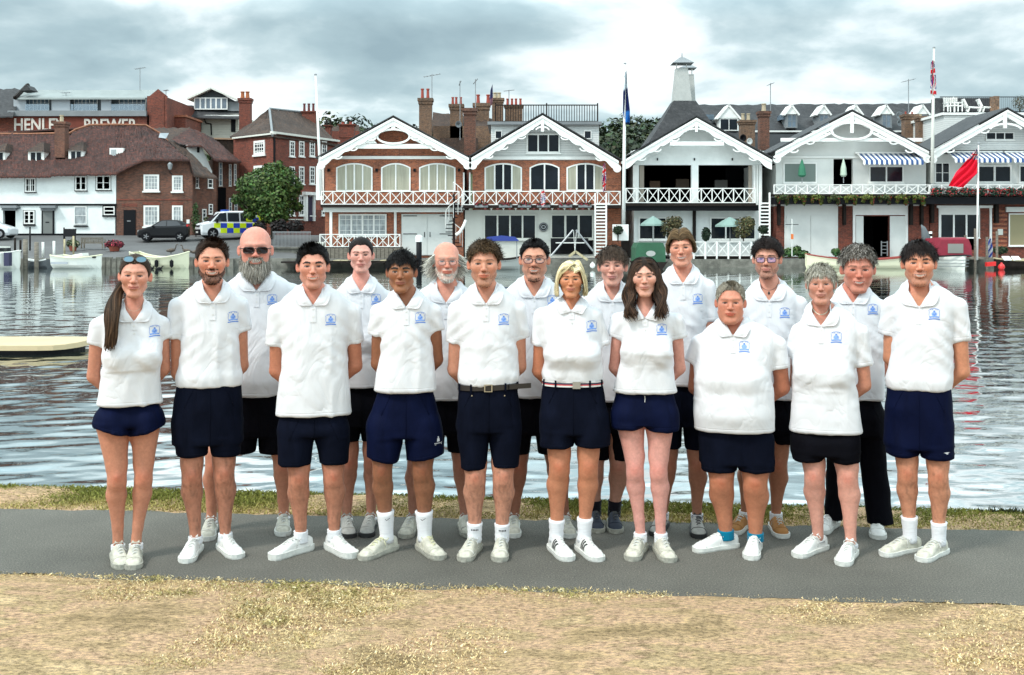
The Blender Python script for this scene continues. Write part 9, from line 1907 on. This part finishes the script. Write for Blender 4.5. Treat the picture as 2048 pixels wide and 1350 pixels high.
shrub(2040, 226, 80, [(2040, 205, 16, 16)], 'bare straggly shrub on the right of the roof terrace', (.08, .075, .05), 500, .05, 91)
# ---- aerials, dishes, lamp posts
antenna(280, 135, 180, 99, 10, 'tall thin tv aerial on the brewery roof'); antenna(132, 185, 196, 97, 9, 'low tv aerial over the brewery flats'); antenna(864, 148, 230, 87, 16, 'tv aerial rising next to the tall chimney with two red pots'); antenna(920, 162, 280, 86, 2, 'plain aerial mast left of the broad chimneys'); antenna(951, 158, 290, 82, 4, 'tall mast joined by a crossbar above the red brick stack')
antenna(1541, 166, 230, 84, 6, 'aerial behind the red chimney with one cream pot'); antenna(1817, 158, 240, 88, 12, 'aerial with a grid antenna over the slate terrace'); antenna(1018, 180, 210, 90, 10, 'spidery aerial over the railed roof terrace'); antenna(332, 180, 200, 97, 4, 'small aerial at the gable of the brewery')
def dish(px, py, Y, r, label, m): q = MB(); q.lathe([(.02, 0), (r*.6, -.05), (r, -.16), (r*.97, -.12), (.02, .06)], (0, 0, 0), 16, 'y'); o = q.build('satellite_dish', m, None, True, P(px, py, Y)); o.rotation_euler = (0, 0, .4); tag(o, label, 'satellite dish')
dish(1796, 231, 87, .32, 'upper grey satellite dish on the slate terrace', LEAD); dish(1798, 246, 87, .32, 'lower grey satellite dish on the slate terrace', LEAD); dish(1497, 283, 81, .26, 'white satellite dish on the chimney above the white boathouse', WHITE); dish(916, 249, 86, .28, 'grey satellite dish beside the brown roof slope', LEAD); dish(1484, 276, 81, .28, 'dark satellite dish left of the white dish', BLACK)
# ---- waterfowl
def goose(px, py, Y, rz, label):
    t = empty('goose', P(px, py, Y), rz, label, 'goose', 'geese by the left quay'); q = MB(); q.tube([(-.32, 0, .16), (-.2, 0, .18), (0, 0, .20), (.18, 0, .22), (.26, 0, .24)], [.02, .09, .13, .10, .05], 8); q.tube([(.22, 0, .24), (.30, 0, .38), (.31, 0, .50), (.36, 0, .56), (.46, 0, .54)], [.05, .035, .03, .042, .012], 7); q.build('body', mat('goose_feather', (.09, .07, .055), .8, noise=(12, .5)), t, True)
    for s_ in (-1, 1): q = MB(); q.tube([(0, s_*.05, .10), (.0, s_*.05, -.02)], .012, 5); q.build('leg', BLACK, t)
goose(342, 507, 66.9, 0, 'goose walking on the quay edge left of the bearded man'); goose(374, 508, 66.9, 3.0, 'goose on the quay turned toward the water'); goose(392, 510, 67, .4, 'goose nearest the bearded man on the quay')
for i, (px, py) in enumerate(((301, 517), (318, 522))): q = MB(); q.tube([(-.2, 0, 0), (0, 0, .04), (.15, 0, .05), (.2, 0, .16), (.27, 0, .17)], [.02, .09, .06, .03, .02], 7); o = q.build('duck', BLACK, None, True, (PX(px, 63), 63, -.28)); tag(o, ['dark duck on the water below the cream launch', 'second dark duck right of the first below the launch'][i], 'duck')
# jetty with posts by the right boats
jt = empty('jetty', P(1955, 520, 65), 0, 'short wooden jetty with posts right of the burgundy boat', 'jetty'); q = MB(); q.box(-.9, .9, -.5, 2.2, .05, .16); q.build('deck', WOOD, jt)
for dx, hh_ in ((-.95, 1.5), (-.35, 1.9), (.35, 1.4), (.95, 1.75)): q = MB(); q.tube([(dx, -.5, -.7), (dx, -.5, hh_)], .08, 8); q.build('post', WOOD, jt)
bp = post(1861, 463, 500, 66, .10, WHITE, 'black and white banded post beside the covered tender'); 
for i in range(3): q = MB(); q.lathe([(.105, .2+i*.32), (.105, .36+i*.32)], (0, 0, 0), 10); q.build('band', BLACK, bp)
cvb = empty('covered_prow', P(1845, 500, 66), 0, 'upright grey prow of a covered boat behind the right end man', 'boat'); q = MB(); q.tube([(.4, .3, 0), (.25, .1, .8), (.05, 0, 1.35), (-.08, 0, 1.55)], [.34, .28, .14, .03], 8); q.build('cover', mat('grey_canvas', (.12, .14, .15), .7), cvb, True)
for i, (px, lb) in enumerate(((2062, 'dark garden seat at the right edge'),)): pass
gc = empty('cafe_table', P(1140, 508, 68), 0, 'dark garden table and seats under the terrace boathouse deck', 'table'); q = MB(); q.box(-.9, .9, -.4, .4, .68, .74); q.build('table_top', GREYW, gc); q = MB(); q.box(-1.2, 1.2, .5, .6, 0, 1.0); q.build('bench_back', BLACK, gc)
for sx in (-.7, .7): q = MB(); q.box(sx-.05, sx+.05, -.05, .05, 0, .68); q.build('leg', BLACK, gc)
# spiral stair between the two brick boathouses
sp_ = empty('spiral_stair', P(908, 500, 68.6), 0, 'spiral stair with black treads and a white handrail between the brick boathouses', 'stair'); q = MB(); q.tube([(0, 0, 0), (0, 0, 3.6)], .06, 8); q.build('newel', BLACK, sp_); rail_ = []
for i in range(15):
    a = i*.55+.3; z_ = .2+i*.23; q = MB(); c_, s__ = math.cos(a), math.sin(a); c2, s2 = math.cos(a+.5), math.sin(a+.5); q.prism([(0, 0), (.55*c_, .55*s__), (.55*c2, .55*s2)], z_, z_+.06, 'z'); q.build('tread', BLACK, sp_); rail_.append((.56*c_, .56*s__, z_+.95)); b2 = MB(); b2.tube([(.55*c_, .55*s__, z_), (.55*c_, .55*s__, z_+.95)], .015, 4); b2.build('spindle', WHITE, sp_)
q = MB(); q.tube(rail_, .025, 5); q.build('handrail', WHITE, sp_)
cs_ = MB(); p0, p1 = P(916, 468, 67.6), P(933, 440, 67.6); cs_.tube([P(912, 470, 67.6), P(920, 464, 67.6), P(926, 454, 67.6), P(932, 440, 67.6)], .10, 8); o = cs_.build('curved_handrail', WHITE); tag(o, 'white curved rail sweeping up beside the spiral stair', 'handrail')
